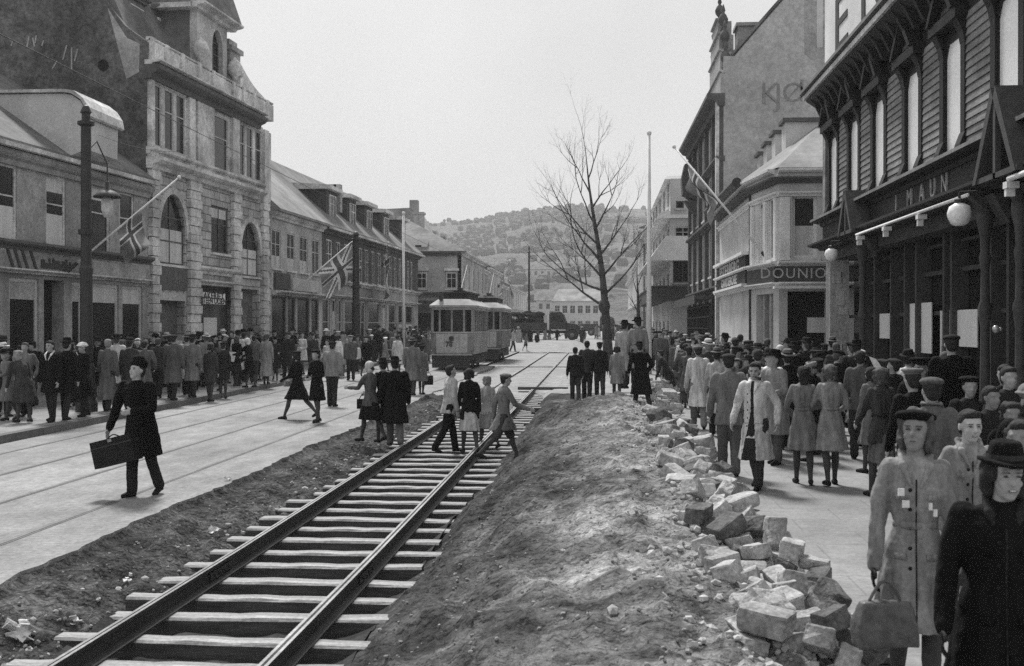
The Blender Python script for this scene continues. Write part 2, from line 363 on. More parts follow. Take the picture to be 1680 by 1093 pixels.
for m in [MT['dirt'], MT['dirtbank']]:   # crumb-sized bumps in the soil
    nt = m.node_tree; N = nt.nodes; L = nt.links; b = N['Principled BSDF']
    v = N.new('ShaderNodeTexVoronoi'); v.inputs['Scale'].default_value = 9; tc = N.new('ShaderNodeTexCoord'); L.new(tc.outputs['Object'], v.inputs['Vector'])
    bp = N.new('ShaderNodeBump'); bp.inputs['Strength'].default_value = .8; bp.inputs['Distance'].default_value = .05; bp.invert = True
    L.new(v.outputs['Distance'], bp.inputs['Height']); L.new(b.inputs['Normal'].links[0].from_socket, bp.inputs['Normal']); L.new(bp.outputs[0], b.inputs['Normal'])
# left pavement with kerb, right pavement
sheet('left_pavement', [-40, KERB_X - .22], YG[:-3], lambda x, y: gz(y) + .15, MT['pave'])
mb = MB(); yk = rng(6, 230, 1.15)
for a, b in zip(yk, yk[1:]):
    b -= .012; j = rnd.uniform(-.012, .012); h = .155 + rnd.uniform(-.006, .006)
    mb.hexa([(KERB_X - .24 + j, a, gz(a) - .1), (KERB_X + j, a, gz(a) - .1), (KERB_X + j, b, gz(b) - .1), (KERB_X - .24 + j, b, gz(b) - .1),
             (KERB_X - .24 + j, a, gz(a) + h), (KERB_X - .02 + j, a, gz(a) + h), (KERB_X - .02 + j, b, gz(b) + h), (KERB_X - .24 + j, b, gz(b) + h)])
tag(mb.build('left_kerb', MT['kerb']), kind='structure')
sheet('right_pavement', [1.72, 4, 30], YG[:-3], lambda x, y: gz(y) + .10, MT['pave'])
# rail grooves of the old tram line in the road, and the second line nearer the kerb
for k, gx in enumerate([-6.40, -7.84, -9.25, -10.69]):
    xs = [gx - .035, gx + .035]
    sheet('tram_groove', xs, [2] + YG[3:-3], lambda x, y: gz(y) + .004, MT['groove'])
    sheet('tram_groove_line', [gx + .05, gx + .085], [2] + YG[3:-3], lambda x, y: gz(y) + .004, MT['kerb'])
# the new track: sleepers and two grooved rails
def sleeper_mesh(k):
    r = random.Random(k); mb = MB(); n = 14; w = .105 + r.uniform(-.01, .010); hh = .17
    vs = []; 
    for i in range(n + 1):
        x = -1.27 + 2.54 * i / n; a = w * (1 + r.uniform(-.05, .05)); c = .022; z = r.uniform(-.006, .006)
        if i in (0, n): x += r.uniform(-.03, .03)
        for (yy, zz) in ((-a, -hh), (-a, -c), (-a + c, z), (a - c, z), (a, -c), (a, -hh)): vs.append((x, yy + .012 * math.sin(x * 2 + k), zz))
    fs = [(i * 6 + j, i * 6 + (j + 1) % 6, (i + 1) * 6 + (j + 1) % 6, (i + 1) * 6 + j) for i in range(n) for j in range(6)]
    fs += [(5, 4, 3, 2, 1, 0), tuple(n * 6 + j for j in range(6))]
    mb.add(vs, fs); mb.m = [0 if (q < n * 6 and q % 6 in (1, 2, 3)) else 1 for q in range(len(fs))]; return mb.mesh('railway_sleeper', [MT['timber'], MT['timber_side']])  # fronts and sides darker than tops: their shade is put into the colour
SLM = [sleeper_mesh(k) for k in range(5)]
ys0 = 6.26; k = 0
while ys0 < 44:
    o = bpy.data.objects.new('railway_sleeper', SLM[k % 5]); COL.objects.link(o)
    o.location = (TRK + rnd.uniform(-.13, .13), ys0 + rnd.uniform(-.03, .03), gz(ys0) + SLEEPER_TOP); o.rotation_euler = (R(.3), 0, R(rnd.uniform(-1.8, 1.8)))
    lab = 'bare timber sleeper lying under the new rails' 
    if k == 3: lab = 'pale timber sleeper nearest the camera under the rails'
    if k != 3: lab = 'timber sleeper under the new rails, ' + ('at the bottom edge' if ys0 < 8.5 else 'ahead of the paper bundle' if ys0 < 11.5 else 'level with the heaped near stones' if ys0 < 15 else 'level with the suitcase carrier' if ys0 < 19 else 'just short of the crossing people' if ys0 < 23.5 else 'just behind the crossing people' if ys0 < 29 else 'sunk in gravel beyond the mound')
    tag(o, lab, 'sleeper', 'timber sleepers of the new track'); ys0 += .72; k += 1
RP = [(-.075, -.18), (.075, -.18), (.075, -.165), (.012, -.145), (.009, -.045), (.034, -.034), (.034, 0), (.008, 0), (.008, -.022), (-.012, -.022), (-.012, -.004), (-.038, -.004), (-.038, -.03), (-.009, -.045), (-.012, -.145), (-.075, -.165)]
for sgn, lab in ((-1, 'left grooved steel rail nearest the roadway'), (1, 'right grooved steel rail beside the soil mound')):
    x0 = TRK + sgn * .735; mb = MB(); yy = [4.5, 8, 12, 20, 30, 45, 60, 90, 130, 200, 240]; n = len(RP)
    vs = []
    for y in yy:
        for (a, b) in RP: vs.append((x0 - sgn * a, y, gz(y) + RAIL_TOP + b))
    for j in range(len(yy) - 1):
        for i in range(n):
            mb.cur = 1 if i in (6, 7, 8, 10) else 0
            q = (j * n + i, j * n + (i + 1) % n, (j + 1) * n + (i + 1) % n, (j + 1) * n + i)
            base = len(mb.v)
            mb.add([vs[t] for t in q], [(0, 1, 2, 3)])
    ro = tag(mb.build('steel_rail', [MT['rail'], MT['railtop']]), lab, 'rail')
    for yf in (11.3, 20.4, 31.2):
        for q in (-1, 1):
            mb = MB(); xa, xb = sorted((x0 + q * .014, x0 + q * .032)); mb.box(xa, xb, yf - .32, yf + .32, gz(yf) - .155, gz(yf) - .075)
            for t_ in (-.22, -.08, .08, .22): mb.cone((x0 + q * .032, yf + t_, gz(yf) - .115), (x0 + q * .055, yf + t_, gz(yf) - .115), .016, .016, 6)
            mb.build('fishplate', MT['rail'], ro)
# ---------------------------------------------------------------- facade kit
class Fac:
    """a vertical plane from p0 to p1; u along it, w outwards, z up. Features are read off the photograph where a sight line meets the plane."""
    def __init__(s, p0, p1, side):
        s.p0 = Vector((p0[0], p0[1], 0)); s.p1 = Vector((p1[0], p1[1], 0)); s.d = (s.p1 - s.p0); s.L = s.d.length; s.d.normalize()
        s.n = Vector((s.d.y, -s.d.x, 0)) if side > 0 else Vector((-s.d.y, s.d.x, 0))
    def pt(s, u, w, z): return s.p0 + s.d * u + s.n * w + Vector((0, 0, z))
    def UZ(s, px, py, w=0.0):
        r = ray(px, py); q = s.p0 + s.n * w
        den = r.x * s.n.x + r.y * s.n.y
        t = ((q.x - EYE.x) * s.n.x + (q.y - EYE.y) * s.n.y) / den
        p = EYE + r * t; return ((p - q).x * s.d.x + (p - q).y * s.d.y, p.z)
    def U(s, px, w=0.0): return s.UZ(px, 500, w)[0]
    def Z(s, px, py, w=0.0): return s.UZ(px, py, w)[1]
    def rect(s, a, b, t, bt, w=0.0):    # window from photograph columns a..b, rows t..bt read at column a
        u0, z1 = s.UZ(a, t, w); z0 = s.Z(a, bt, w); return [u0, s.U(b, w), z0, z1]
    def box(s, mb, u0, u1, w0, w1, z0, z1):
        mb.hexa([s.pt(u0, w0, z0), s.pt(u1, w0, z0), s.pt(u1, w1, z0), s.pt(u0, w1, z0), s.pt(u0, w0, z1), s.pt(u1, w0, z1), s.pt(u1, w1, z1), s.pt(u0, w1, z1)])
    def prism(s, mb, prof_, u0, u1):    # profile of (w, z) swept along u
        n = len(prof_); vs = [s.pt(u0, a, b) for a, b in prof_] + [s.pt(u1, a, b) for a, b in prof_]
        mb.add(vs, [(i, (i + 1) % n, n + (i + 1) % n, n + i) for i in range(n)] + [tuple(range(n - 1, -1, -1)), tuple(range(n, 2 * n))])
def skin(mb, F, u0, u1, z0, z1, ops, depth=.22, w=0.0):
    us = sorted(set([u0, u1] + [o[0] for o in ops] + [o[1] for o in ops])); zs = sorted(set([z0, z1] + [o[2] for o in ops] + [o[3] for o in ops]))
    us = [u for u in us if u0 - 1e-6 <= u <= u1 + 1e-6]; zs = [z for z in zs if z0 - 1e-6 <= z <= z1 + 1e-6]
    for a, b in zip(us, us[1:]):
        run = None
        for c, d in zip(zs, zs[1:]):
            m = ((a + b) / 2, (c + d) / 2)
            if not any(o[0] < m[0] < o[1] and o[2] < m[1] < o[3] for o in ops):
                mb.quad(F.pt(a, w, c), F.pt(b, w, c), F.pt(b, w, d), F.pt(a, w, d))
    for o in ops:
        a, b, c, d = o[:4]; q = w - depth
        mb.quad(F.pt(a, w, c), F.pt(b, w, c), F.pt(b, q, c), F.pt(a, q, c))
        mb.quad(F.pt(a, w, c), F.pt(a, w, d), F.pt(a, q, d), F.pt(a, q, c)); mb.quad(F.pt(b, w, c), F.pt(b, w, d), F.pt(b, q, d), F.pt(b, q, c))
        if len(o) > 4 and o[4]:
            r = (b - a) / 2; rz = min(o[4], d - c); cu = (a + b) / 2; n = 8
            arc = [(cu - r * math.cos(math.pi * i / n), d - rz + rz * math.sin(math.pi * i / n)) for i in range(n + 1)]
            for (p, q2) in zip(arc, arc[1:]):
                mb.quad(F.pt(p[0], w, p[1]), F.pt(q2[0], w, q2[1]), F.pt(q2[0], w - depth, q2[1]), F.pt(p[0], w - depth, p[1]))
                if q2[0] <= cu + 1e-6: mb.add([F.pt(p[0], w, p[1]), F.pt(q2[0], w, q2[1]), F.pt(q2[0], w, d), F.pt(p[0], w, d)], [(0, 1, 2, 3)])
                else: mb.add([F.pt(p[0], w, p[1]), F.pt(q2[0], w, q2[1]), F.pt(q2[0], w, d), F.pt(p[0], w, d)], [(0, 1, 2, 3)])
        else: mb.quad(F.pt(a, w, d), F.pt(b, w, d), F.pt(b, q, d), F.pt(a, q, d))
def window(F, root, r, recess=.05, bars=(2, 2), frame='frame', glass='glass', blind=0, top=0, name='window', fw=.07, sill=True, w=0.0, pd=.02, bw=.045):
    u0, u1, z0, z1 = r[:4]; mb = MB(); q = w - recess
    F.box(mb, u0, u0 + fw, q - .06, q + .02, z0, z1); F.box(mb, u1 - fw, u1, q - .06, q + .02, z0, z1)
    F.box(mb, u0 + fw, u1 - fw, q - .06, q + .02, z0, z0 + fw); F.box(mb, u0 + fw, u1 - fw, q - .06, q + .02, z1 - fw, z1)
    for i in range(1, bars[0]):
        c = lerp(u0, u1, i / bars[0]); F.box(mb, c - bw / 2, c + bw / 2, q - .05, q + .012, z0 + fw, z1 - fw)
    for i in range(1, bars[1]):
        c = lerp(z0, z1, 1 - i / bars[1] * .75) if bars[1] == 2 else lerp(z0, z1, i / bars[1])
        F.box(mb, u0 + fw, u1 - fw, q - .048, q + .008, c - bw / 2, c + bw / 2)
    o = mb.build(name, MT[frame], root)
    mb = MB(); F.box(mb, u0 + .01, u1 - .01, q - pd - .035, q - pd, z0 + .01, z1 - .01); mb.build('pane', MT[glass], o)
    if blind: mb = MB(); F.box(mb, u0 + fw, u1 - fw, q - pd + .001, q - pd + .008, z0 + fw, lerp(z0, z1, blind)); mb.build('blind', MT['blind'], o)
    if top: mb = MB(); F.box(mb, u0 + fw, u1 - fw, q - pd + .001, q - pd + .008, lerp(z1, z0, top), z1 - fw); mb.build('blind', MT['blind'], o)
    if sill: mb = MB(); F.box(mb, u0 - .08, u1 + .08, w + .002, w + .10, z0 - .09, z0); mb.build('sill', MT['trim' if frame != 'wood_dark' else 'wood_dark'], o)
    return o
def cornice(F, mb, u0, u1, z, h=.3, out=.3, w=0.0):
    F.prism(mb, [(w - .05, z), (w + out * .35, z), (w + out * .45, z + h * .35), (w + out * .8, z + h * .5), (w + out, z + h * .7), (w + out, z + h), (w - .05, z + h)], u0, u1)
def slope_roof(F, mb, u0, u1, z, rise, run, over=.3, back=None, th=.12):
    """pitched roof over the facade: from the eave back to the ridge and down behind"""
    back = back or run
    F.prism(mb, [(over, z - .0), (over, z + th), (-run, z + rise + th), (-run - back, z + th), (-run - back, z)], u0, u1)
# ================================================================ LEFT ROW
LA0, LA1, LD1 = (-16.97, 26.0), (-16.0, 40.0), (-15.13, 52.5)
FA = Fac(LA0, LA1, 1); FB = Fac(LA1, LD1, 1); FC = Fac((-15.13, 52.52), (-14.77, 60.8), 1); FD = Fac((-14.77, 60.8), (-13.64, 86.4), 1)
# ---- low shop house, nearest on the left
t = thing('shop_house', 'low two-storey shop house with slate roof and pale blinds beside the tall stone building', 'house', (-17, 33, 0))
eA = FA.Z(242, 300); lz1 = FA.Z(240, 434); lz0 = FA.Z(240, 464)
ops = [FA.rect(-30, 28, 312, 402), FA.rect(75, 108, 290, 415), FA.rect(149, 180, 308, 422), FA.rect(196, 220, 318, 426)]
zt, zb = FA.Z(100, 290), FA.Z(100, 417)
for o_ in ops: o_[2], o_[3] = zb, zt
gop = [[FA.U(a), FA.U(b), .55, FA.Z(200, 468)] for a, b in ((-70, -10), (15, 64), (72, 105), (118, 136), (152, 195), (201, 234))]
mb = MB(); skin(mb, FA, 0, FA.L, lz1, eA, ops); skin(mb, FA, 0, FA.L, -.6, lz0, gop, .45); FA.box(mb, 0, FA.L, -9, -.46, -.6, eA)
mb.build('wall', MT['plaster'], t)
for i, o_ in enumerate(ops): window(FA, t, o_, bars=(1, 2), blind=(.5, .5, 0, 0)[i], top=(0, .22, .2, 0)[i], frame='trim', fw=.09)
for i, g in enumerate(gop):
    if i == 2: mb = MB(); FA.box(mb, g[0], g[1], -.44, -.40, g[2] - 1, g[3]); mb.build('doorway', MT['interior'], t)
    else:
        wdw = window(FA, t, g, recess=.08, bars=(1, 1), frame='frame', fw=.12, sill=False, name='shop_window')
        mb = MB(); FA.box(mb, g[0] + .12, g[1] - .12, -.095, -.075, g[3] - .62, g[3] - .12); mb.build('transom', MT['plaster_pale' if i < 4 else 'blind'], wdw)
mb = MB(); FA.box(mb, 0, FA.L, -.3, .10, lz0 + .1, lz1); mb.build('shop_sign_board', MT['plaster'], t); sb = t
mb = MB(); cornice(FA, mb, 0, FA.L, lz1 - .02, .26, .30); mb.build('string_course', MT['trim_dark'], t)
mb = MB(); cornice(FA, mb, 0, FA.L, lz0 - .03, .13, .26); mb.build('shopfront_cornice', MT['trim'], t)
mb = MB(); cornice(FA, mb, 0, FA.L, eA - .55, .4, .3); mb.build('eaves_cornice', MT['plaster'], t)
mb = MB(); FA.prism(mb, [(.30, eA - .12), (.48, eA - .12), (.50, eA), (.30, eA)], 0, FA.L); mb.build('gutter', MT['trim'], t)
mb = MB(); FA.prism(mb, [(.32, eA - .02), (.32, eA + .12), (-4.9, eA + 3.75), (-9.2, eA + .4), (-9.2, eA - .02)], 0, FA.L - .05); mb.build('roof', MT['slate'], t)
# worn lettering on the sign board: slanted strokes and a row of small marks
mb = MB(); zc = (lz0 + lz1) / 2 + .05
for k, px in enumerate([14, 26, 38, 52]):
    u = FA.U(px); h = .26
    mb.hexa([FA.pt(u, .104, zc - h), FA.pt(u + .12, .104, zc - h), FA.pt(u + .12, .13, zc - h), FA.pt(u, .13, zc - h), FA.pt(u - .3, .104, zc + h), FA.pt(u - .18, .104, zc + h), FA.pt(u - .18, .13, zc + h), FA.pt(u - .3, .13, zc + h)])
for k in range(16):
    u = FA.U(62 + k * 3.1); hh = rnd.choice((.1, .16, .2))
    FA.box(mb, u, u + .09, .104, .128, zc - .2, zc - .2 + hh * 1.6)
mb.build('lettering', MT['ink'], t)
# dormer with a bowed top on the roof (its cheek faces the camera)
dz0, dz1 = FA.Z(128, 262, -1.0), 0
Fd = Fac(at(120, 300, 34.5), at(142, 300, 34.5), 1)
yD = 34.2
p0 = at(142, 153, yD); zt = p0.z; xr = p0.x
mb = MB(); n = 8
prof2 = [(xr - 3.9, zt - 3.2), (xr - .02, eA + .3)] + [(xr + 0, zt - .75)] + [(xr - .7 + .7 * math.cos(a), zt - .75 + .75 * math.sin(a)) for a in [R(20), R(45), R(70), R(90)]] + [(xr - 3.9, zt)]
for y0_, y1_, mt in ((yD, yD + 2.3, 'plaster_pale'),):
    m = len(prof2); vs = [(x, y0_, z) for x, z in prof2] + [(x, y1_, z) for x, z in prof2]
    mb.add(vs, [(i, (i + 1) % m, m + (i + 1) % m, m + i) for i in range(m)] + [tuple(range(m - 1, -1, -1)), tuple(range(m, 2 * m))])
dr = mb.build('dormer', MT['plaster_white'], t)
mb = MB(); arc = [(xr - 4, zt + .03), (xr - .7, zt + .03)] + [(xr - .7 + .78 * math.cos(a), zt - .75 + .78 * math.sin(a)) for a in (R(70), R(45), R(20), R(0))]
arc2 = [(x + (.0 if i < 2 else .07), z + (.09 if i < 3 else .05)) for i, (x, z) in enumerate(arc)]
for (a, b, c, d) in zip(arc, arc[1:], arc2[1:], arc2):
    mb.hexa([(a[0], yD - .12, a[1]), (b[0], yD - .12, b[1]), (b[0], yD + 2.45, b[1]), (a[0], yD + 2.45, a[1]), (d[0], yD - .12, d[1]), (c[0], yD - .12, c[1]), (c[0], yD + 2.45, c[1]), (d[0], yD + 2.45, d[1])])
mb.build('dormer_roof', MT['trim'], dr)

# ---- tall stone building with arched windows
t = thing('stone_building', 'tall three-storey stone commercial building with arched windows and turreted roof', 'building', (-16, 46, 0))
zc = FB.Z(229, 118); zp = FB.Z(243, 66); zm = FB.Z(239, 236); z1s = FB.Z(245, 434)
mid = FB.Z(330, 293) - .1
U_ = FB.U; UE = FB.U(441, .55)
def orect(a, b, zt, zb, arch=0): return [U_(a), U_(b), zb, zt, arch]
z2t, z2b = FB.Z(252, 137), FB.Z(252, 238)
ops2 = [orect(251, 265, z2t, z2b), orect(271, 285, z2t, z2b), orect(290, 304, z2t, z2b), orect(350, 374, z2t - .1, z2b - .25), orect(391, 402, z2t, z2b), orect(405, 415, z2t, z2b), orect(419, 429, z2t, z2b)]
a1t, a1b = FB.Z(279, 318), FB.Z(260, 432)
w1t, w1b = FB.Z(348, 336), FB.Z(348, 414)
ops1 = [orect(259, 304, a1t, a1b, 1.6), orect(347, 375, w1t, w1b), orect(393, 425, a1t - .35, a1b - .1, 1.4)]
gt = FB.Z(330, 468)
ops0 = [orect(258, 303, FB.Z(260, 490), .5), orect(326, 385, gt, .2), orect(394, 425, FB.Z(400, 474), .4)]
mb = MB(); skin(mb, FB, 0, FB.L, zm - .1, zc, ops2, .10); skin(mb, FB, 0, FB.L, mid, zm - .1, [], .3)
mb.build('upper_wall', MT['trim'], t)
mb = MB(); skin(mb, FB, 0, FB.L, a1b - .15, mid, ops1, .18); skin(mb, FB, 0, FB.L, -.5, a1b - .15, ops0, .5)
mb.build('ashlar_wall', MT['ashlar'], t)
mb = MB()
g = [(-16.02, -.6), (-16.02, zp), (-16.02 - (FB.n.x * 0), zp)]
# gable wall facing the camera: steep mansard outline
pz = at(172, 0, 40.0)
gx = [(-16.0, -.6), (-16.0, zc + .1), (-15.95, zp - .1), (at(205, 42, 40).x, at(205, 42, 40).z), (pz.x, pz.z), (pz.x - 1.2, pz.z + 2.2), (pz.x - 3.4, pz.z + 3.0), (-32, pz.z + 3.0), (-32, -.6)]
m = len(gx); y0_, y1_ = 40.02, 40.5
mb.add([(x, y0_, z) for x, z in gx] + [(x, y1_, z) for x, z in gx], [(i, (i + 1) % m, m + (i + 1) % m, m + i) for i in range(m)] + [tuple(range(m - 1, -1, -1)), tuple(range(m, 2 * m))])
gw = mb.build('gable_wall', MT['plaster_dark'], t)
mb = MB(); a = at(169, 107, 40.0); mb.cone((a.x, 40.1, a.z), (a.x, 39.99, a.z), .2, .2, 14); mb.build('flue_hole', MT['interior'], gw)
mb = MB()     # paler patch of fresh render down the slope
pp = [at(176, 12, 40), at(208, 62, 40), at(229, 72, 40), at(228, 118, 40), at(207, 130, 40)]
mb.add([(p.x, 40.012, p.z) for p in pp], [tuple(range(len(pp)))]); mb.build('render_patch', MT['plaster'], gw)
# scraped pale remains of painted letters high on the gable
mb = MB(); rr = random.Random(3)
for (x, y, l, s) in [(46, 60, 22, .25), (52, 62, 18, -.3), (58, 58, 16, .2), (108, 74, 30, .35), (116, 78, 44, 0), (126, 80, 26, .35), (20, 66, 12, .5), (92, 100, 16, .8), (70, 66, 12, .4)]:
    q0 = at(x, y, 40); q1 = at(x - l * s * .6, y + l * .8, 40)
    mb = MB(); mb.add([(q0.x, 40.008, q0.z), (q0.x + .055, 40.008, q0.z), (q1.x + .055, 40.008, q1.z), (q1.x, 40.008, q1.z)], [(0, 1, 2, 3)]); mb.build('painted_stroke', MT['plaster'], gw)
mb = MB(); FB.box(mb, .5, FB.L, -11, -.32, -.5, zc); mb.build('core', MT['plaster_dark'], t)
for o_ in ops2: window(FB, t, o_, recess=.04, bars=(1, 2), frame='frame', fw=.045, sill=False)
for k, o_ in enumerate(ops1):
    if o_[4]:
        wd = window(FB, t, o_, recess=.1, bars=(2, 3), frame='trim_dark', fw=.08, sill=True, name='arched_window', blind=.5)
        mb = MB(); r_ = (o_[1] - o_[0]) / 2; cu = (o_[0] + o_[1]) / 2; rz = o_[4]; zs_ = o_[3] - rz     # stone hood round the arch
        for i in range(12):
            a, b = math.pi * i / 12, math.pi * (i + 1) / 12
            P = lambda q, e: FB.pt(cu - (r_ + e) * math.cos(q), 0, zs_ + (rz + e) * math.sin(q))
            n_ = FB.n * .09
            mb.hexa([P(a, 0) + FB.n * .003, P(b, 0) + FB.n * .003, P(b, 0) + n_, P(a, 0) + n_, P(a, .26) + FB.n * .003, P(b, .26) + FB.n * .003, P(b, .26) + n_, P(a, .26) + n_])
        mb.build('arch_moulding', MT['trim'], wd)
    else: window(FB, t, o_, recess=.08, bars=(2, 2), frame='trim_dark', top=.25, fw=.08)
mb = MB(); g0 = ops0[0]; wd = window(FB, t, g0, recess=.35, bars=(2, 1), frame='wood_mid', fw=.1, sill=False, name='shop_window', blind=0)
mb = MB(); FB.box(mb, g0[0], g0[1], -.2, .06, g0[3] - .05, a1b - 1.05); mb.build('fascia', MT['plaster_pale'], t)
mb = MB(); FB.box(mb, U_(258), U_(304), -.1, .09, FB.Z(260, 474), FB.Z(260, 436)); mb.build('balcony_panel', MT['trim_dark'], t)
g1 = ops0[1]; mb = MB(); FB.box(mb, g1[0], g1[1], -.49, -.45, 0, g1[3]); mb.build('entrance', MT['interior'], t)
g2 = ops0[2]; window(FB, t, g2, recess=.35, bars=(1, 2), frame='wood_mid', fw=.12, sill=False, name='side_door', top=.3)
for a, b in ((243, 257), (306, 325), (378, 391), (427, 437)):      # rusticated piers
    mb = MB(); u0, u1 = U_(a), min(U_(b), FB.L); z = .1; k = 0
    while z < mid - .1:
        FB.box(mb, u0 + (.04 if k % 2 else 0), u1 - (.04 if k % 2 else 0), .003, .15 if k % 2 else .19, z, z + .315); z += .34; k += 1
    mb.build('rusticated_pier', MT['trim'], t)
for a, b in ((243, 249), (306, 316), (320, 347), (378, 389), (430, 437)):
    mb = MB(); FB.box(mb, U_(a), min(U_(b), FB.L), .003, .14, mid, zc); mb.build('pilaster', MT['trim'], t)
for a, b, c, d in ((251, 304, 0, 0), (391, 429, 0, 0)):
    mb = MB(); FB.box(mb, U_(a), U_(b), .003, .08, z2t + .03, z2t + .24); mb.build('lintel', MT['trim'], t)
mb = MB(); cornice(FB, mb, -.1, UE, zc - .12, .5, .50); mb.build('main_cornice', MT['trim_dark'], t)
mb = MB(); cornice(FB, mb, -.1, UE, zc + .385, .16, .58); cornice(FB, mb, 0, FB.U(438, .25), zm - .32, .26, .25); cornice(FB, mb, 0, FB.U(440, .5), mid - .1, .4, .5)
cornice(FB, mb, U_(322), U_(390), gt + .45, .3, .25); cornice(FB, mb, U_(322), U_(390), gt + .02, .2, .2); mb.build('string_courses', MT['trim'], t)
mb = MB(); FB.box(mb, .05, FB.L, -.25, .12, zc + .545, zp); cornice(FB, mb, 0, FB.L, zp, .12, .12); 
for px in (244, 268, 294, 322, 345, 378, 395, 412, 434): FB.box(mb, U_(px) - .12, min(U_(px) + .12, FB.L), .123, .2, zc + .55, zp + .10)
mb.build('parapet', MT['trim'], t)
for px in (322, 378): 
    mb = MB(); c = FB.pt(U_(px), .2, zp + .18); mb.lathe([(.1, 0), (.12, .1), (.28, .25), (.34, .45), (.25, .7), (.1, .85), (.03, .95)], c); mb.build('urn', MT['trim'], t, smooth=True)
# mansard roof with window dormers
mb = MB(); FB.prism(mb, [(-.5, zc), (-.7, zp), (-2.4, zp + 3.9), (-4.6, zp + 5.4), (-11, zp + 5.4), (-11, zc)], .3, U_(376)); mb.build('mansard_roof', MT['slate'], t)
for a, b, tt, bt in ((210, 233, 5, 56), (255, 276, 28, 80)):
    w_ = -1.6; u0, z1 = FB.UZ(a, tt, w_); u1 = FB.U(b, w_); z0 = FB.Z(a, bt, w_)
    u0 = max(u0, .8); mb = MB(); FB.box(mb, u0 - .2, u1 + .2, -4.4, w_, z0 - .6, z1 + .25); cornice(FB, mb, u0 - .3, u1 + .3, z1 + .25, .2, .3, w_); d_ = mb.build('dormer', MT['slate'], t)
    window(FB, d_, [u0, u1, z0, z1], recess=-.09, bars=(2, 1), frame='white', glass='glass_sky' if a < 240 else 'glass', w=w_, fw=.12)
# turret bay with one tall arched light
w_ = .0; uA, uB = U_(324), U_(373); zt1, zt0 = FB.Z(348, 42, w_), zp + .1
ar = [U_(349), U_(366), FB.Z(349, 122), FB.Z(357, 50), .7]
mb = MB(); skin(mb, FB, uA, uB, zp - .2, FB.Z(345, 22), [ar], .25); FB.box(mb, uA, uB, -3.4, -.3, zp - .3, FB.Z(345, 22)); 
mb.quad(FB.pt(uA, 0, zp - .3), FB.pt(uA, -.3, zp - .3), FB.pt(uA, -.3, FB.Z(345, 22)), FB.pt(uA, 0, FB.Z(345, 22)))
tb = mb.build('turret_bay', MT['plaster_pale'], t); window(FB, tb, ar, recess=.2, bars=(2, 4), frame='trim_dark', fw=.06)
mb = MB(); FB.box(mb, uA - .015, uB, -5.5, -.302, zp - .3, FB.Z(345, 22) - .1); mb.build('turret_cheek', MT['slate'], tb)
zt = FB.Z(345, 22); mb = MB(); cu = (uA + uB) / 2
P = [FB.pt(uA - .45, .5, zt), FB.pt(uB + .45, .5, zt), FB.pt(uB + .45, -6, zt), FB.pt(uA - .45, -6, zt)]
P2 = [FB.pt(uA + .5, -.4, zt + 3.4), FB.pt(uB - .5, -.4, zt + 3.4), FB.pt(uB - .5, -6, zt + 3.4), FB.pt(uA + .5, -6, zt + 3.4)]
mb.hexa(P + P2); mb.build('turret_roof', MT['slate'], tb)
mb = MB(); cornice(FB, mb, uA - .5, uB + .5, zt - .22, .24, .55); FB.box(mb, uA - .5, uB + .5, -6, .02, zt - .2, zt - .01); mb.build('turret_eaves', MT['trim'], tb)
mb = MB(); u0, u1 = U_(377), U_(393); zq = FB.Z(380, 84); FB.box(mb, u0, u1, -1.3, .05, zp - .2, zq); FB.box(mb, u0 - .12, u1 + .12, -1.4, .15, zq, zq + .2); FB.box(mb, u0 - .1, u1 + .1, -1.35, .12, zq - .9, zq - .75); FB.box(mb, u0 + .1, u1 - .1, -1.2, -.05, zq + .2, zq + .5); mb.build('chimney', MT['plaster'], t)
mb = MB(); u0, u1 = U_(393), FB.L; n = 10; zg = FB.Z(396, 105)    # volute gable falling away from the chimney
pr = [(u0, zp - .3)] + [(lerp(u0, u1, i / n), lerp(zg, zp + .15, 1 - (1 - i / n) ** 2.2)) for i in range(n + 1)] + [(u1, zp - .3)]
m = len(pr); mb.add([FB.pt(u, .05, z) for u, z in pr] + [FB.pt(u, -.35, z) for u, z in pr], [(i, (i + 1) % m, m + (i + 1) % m, m + i) for i in range(m)] + [tuple(range(m - 1, -1, -1)), tuple(range(m, 2 * m))])
mb.build('volute_gable', MT['trim'], t)
# white notice over the entrance, pale poster below
nb = Fac(FB.pt(U_(326), .12, 0)[:2], FB.pt(U_(362), .12, 0)[:2], 1)
z1, z0 = FB.Z(326, 479, .12), FB.Z(326, 498, .12)
s = thing('notice_board', 'white notice board with dark writing over the stone building entrance', 'sign', tuple(FB.pt(U_(340), .2, z0)))
mb = MB(); FB.box(mb, U_(326), U_(362), .16, .2, z0, z1); mb.build('board', MT['paper'], s)
rgt = FB.d; lettering('AKERIET', .36, MT['ink'], s, FB.pt(U_(343), .205, lerp(z0, z1, .7)), rgt, (0, 0, 1), sx=1.5, bold=.004)
lettering('STEEN OLSEN', .34, MT['ink'], s, FB.pt(U_(343), .205, lerp(z0, z1, .27)), rgt, (0, 0, 1), sx=1.2, bold=.004)
s = thing('poster', 'white square poster with a dark head silhouette beside the stone entrance', 'poster', tuple(FB.pt(U_(355), -.2, 1.2)))
mb = MB(); FB.box(mb, U_(345), U_(366), -.3, -.27, FB.Z(350, 552), FB.Z(350, 521)); mb.build('sheet', MT['paper'], s)

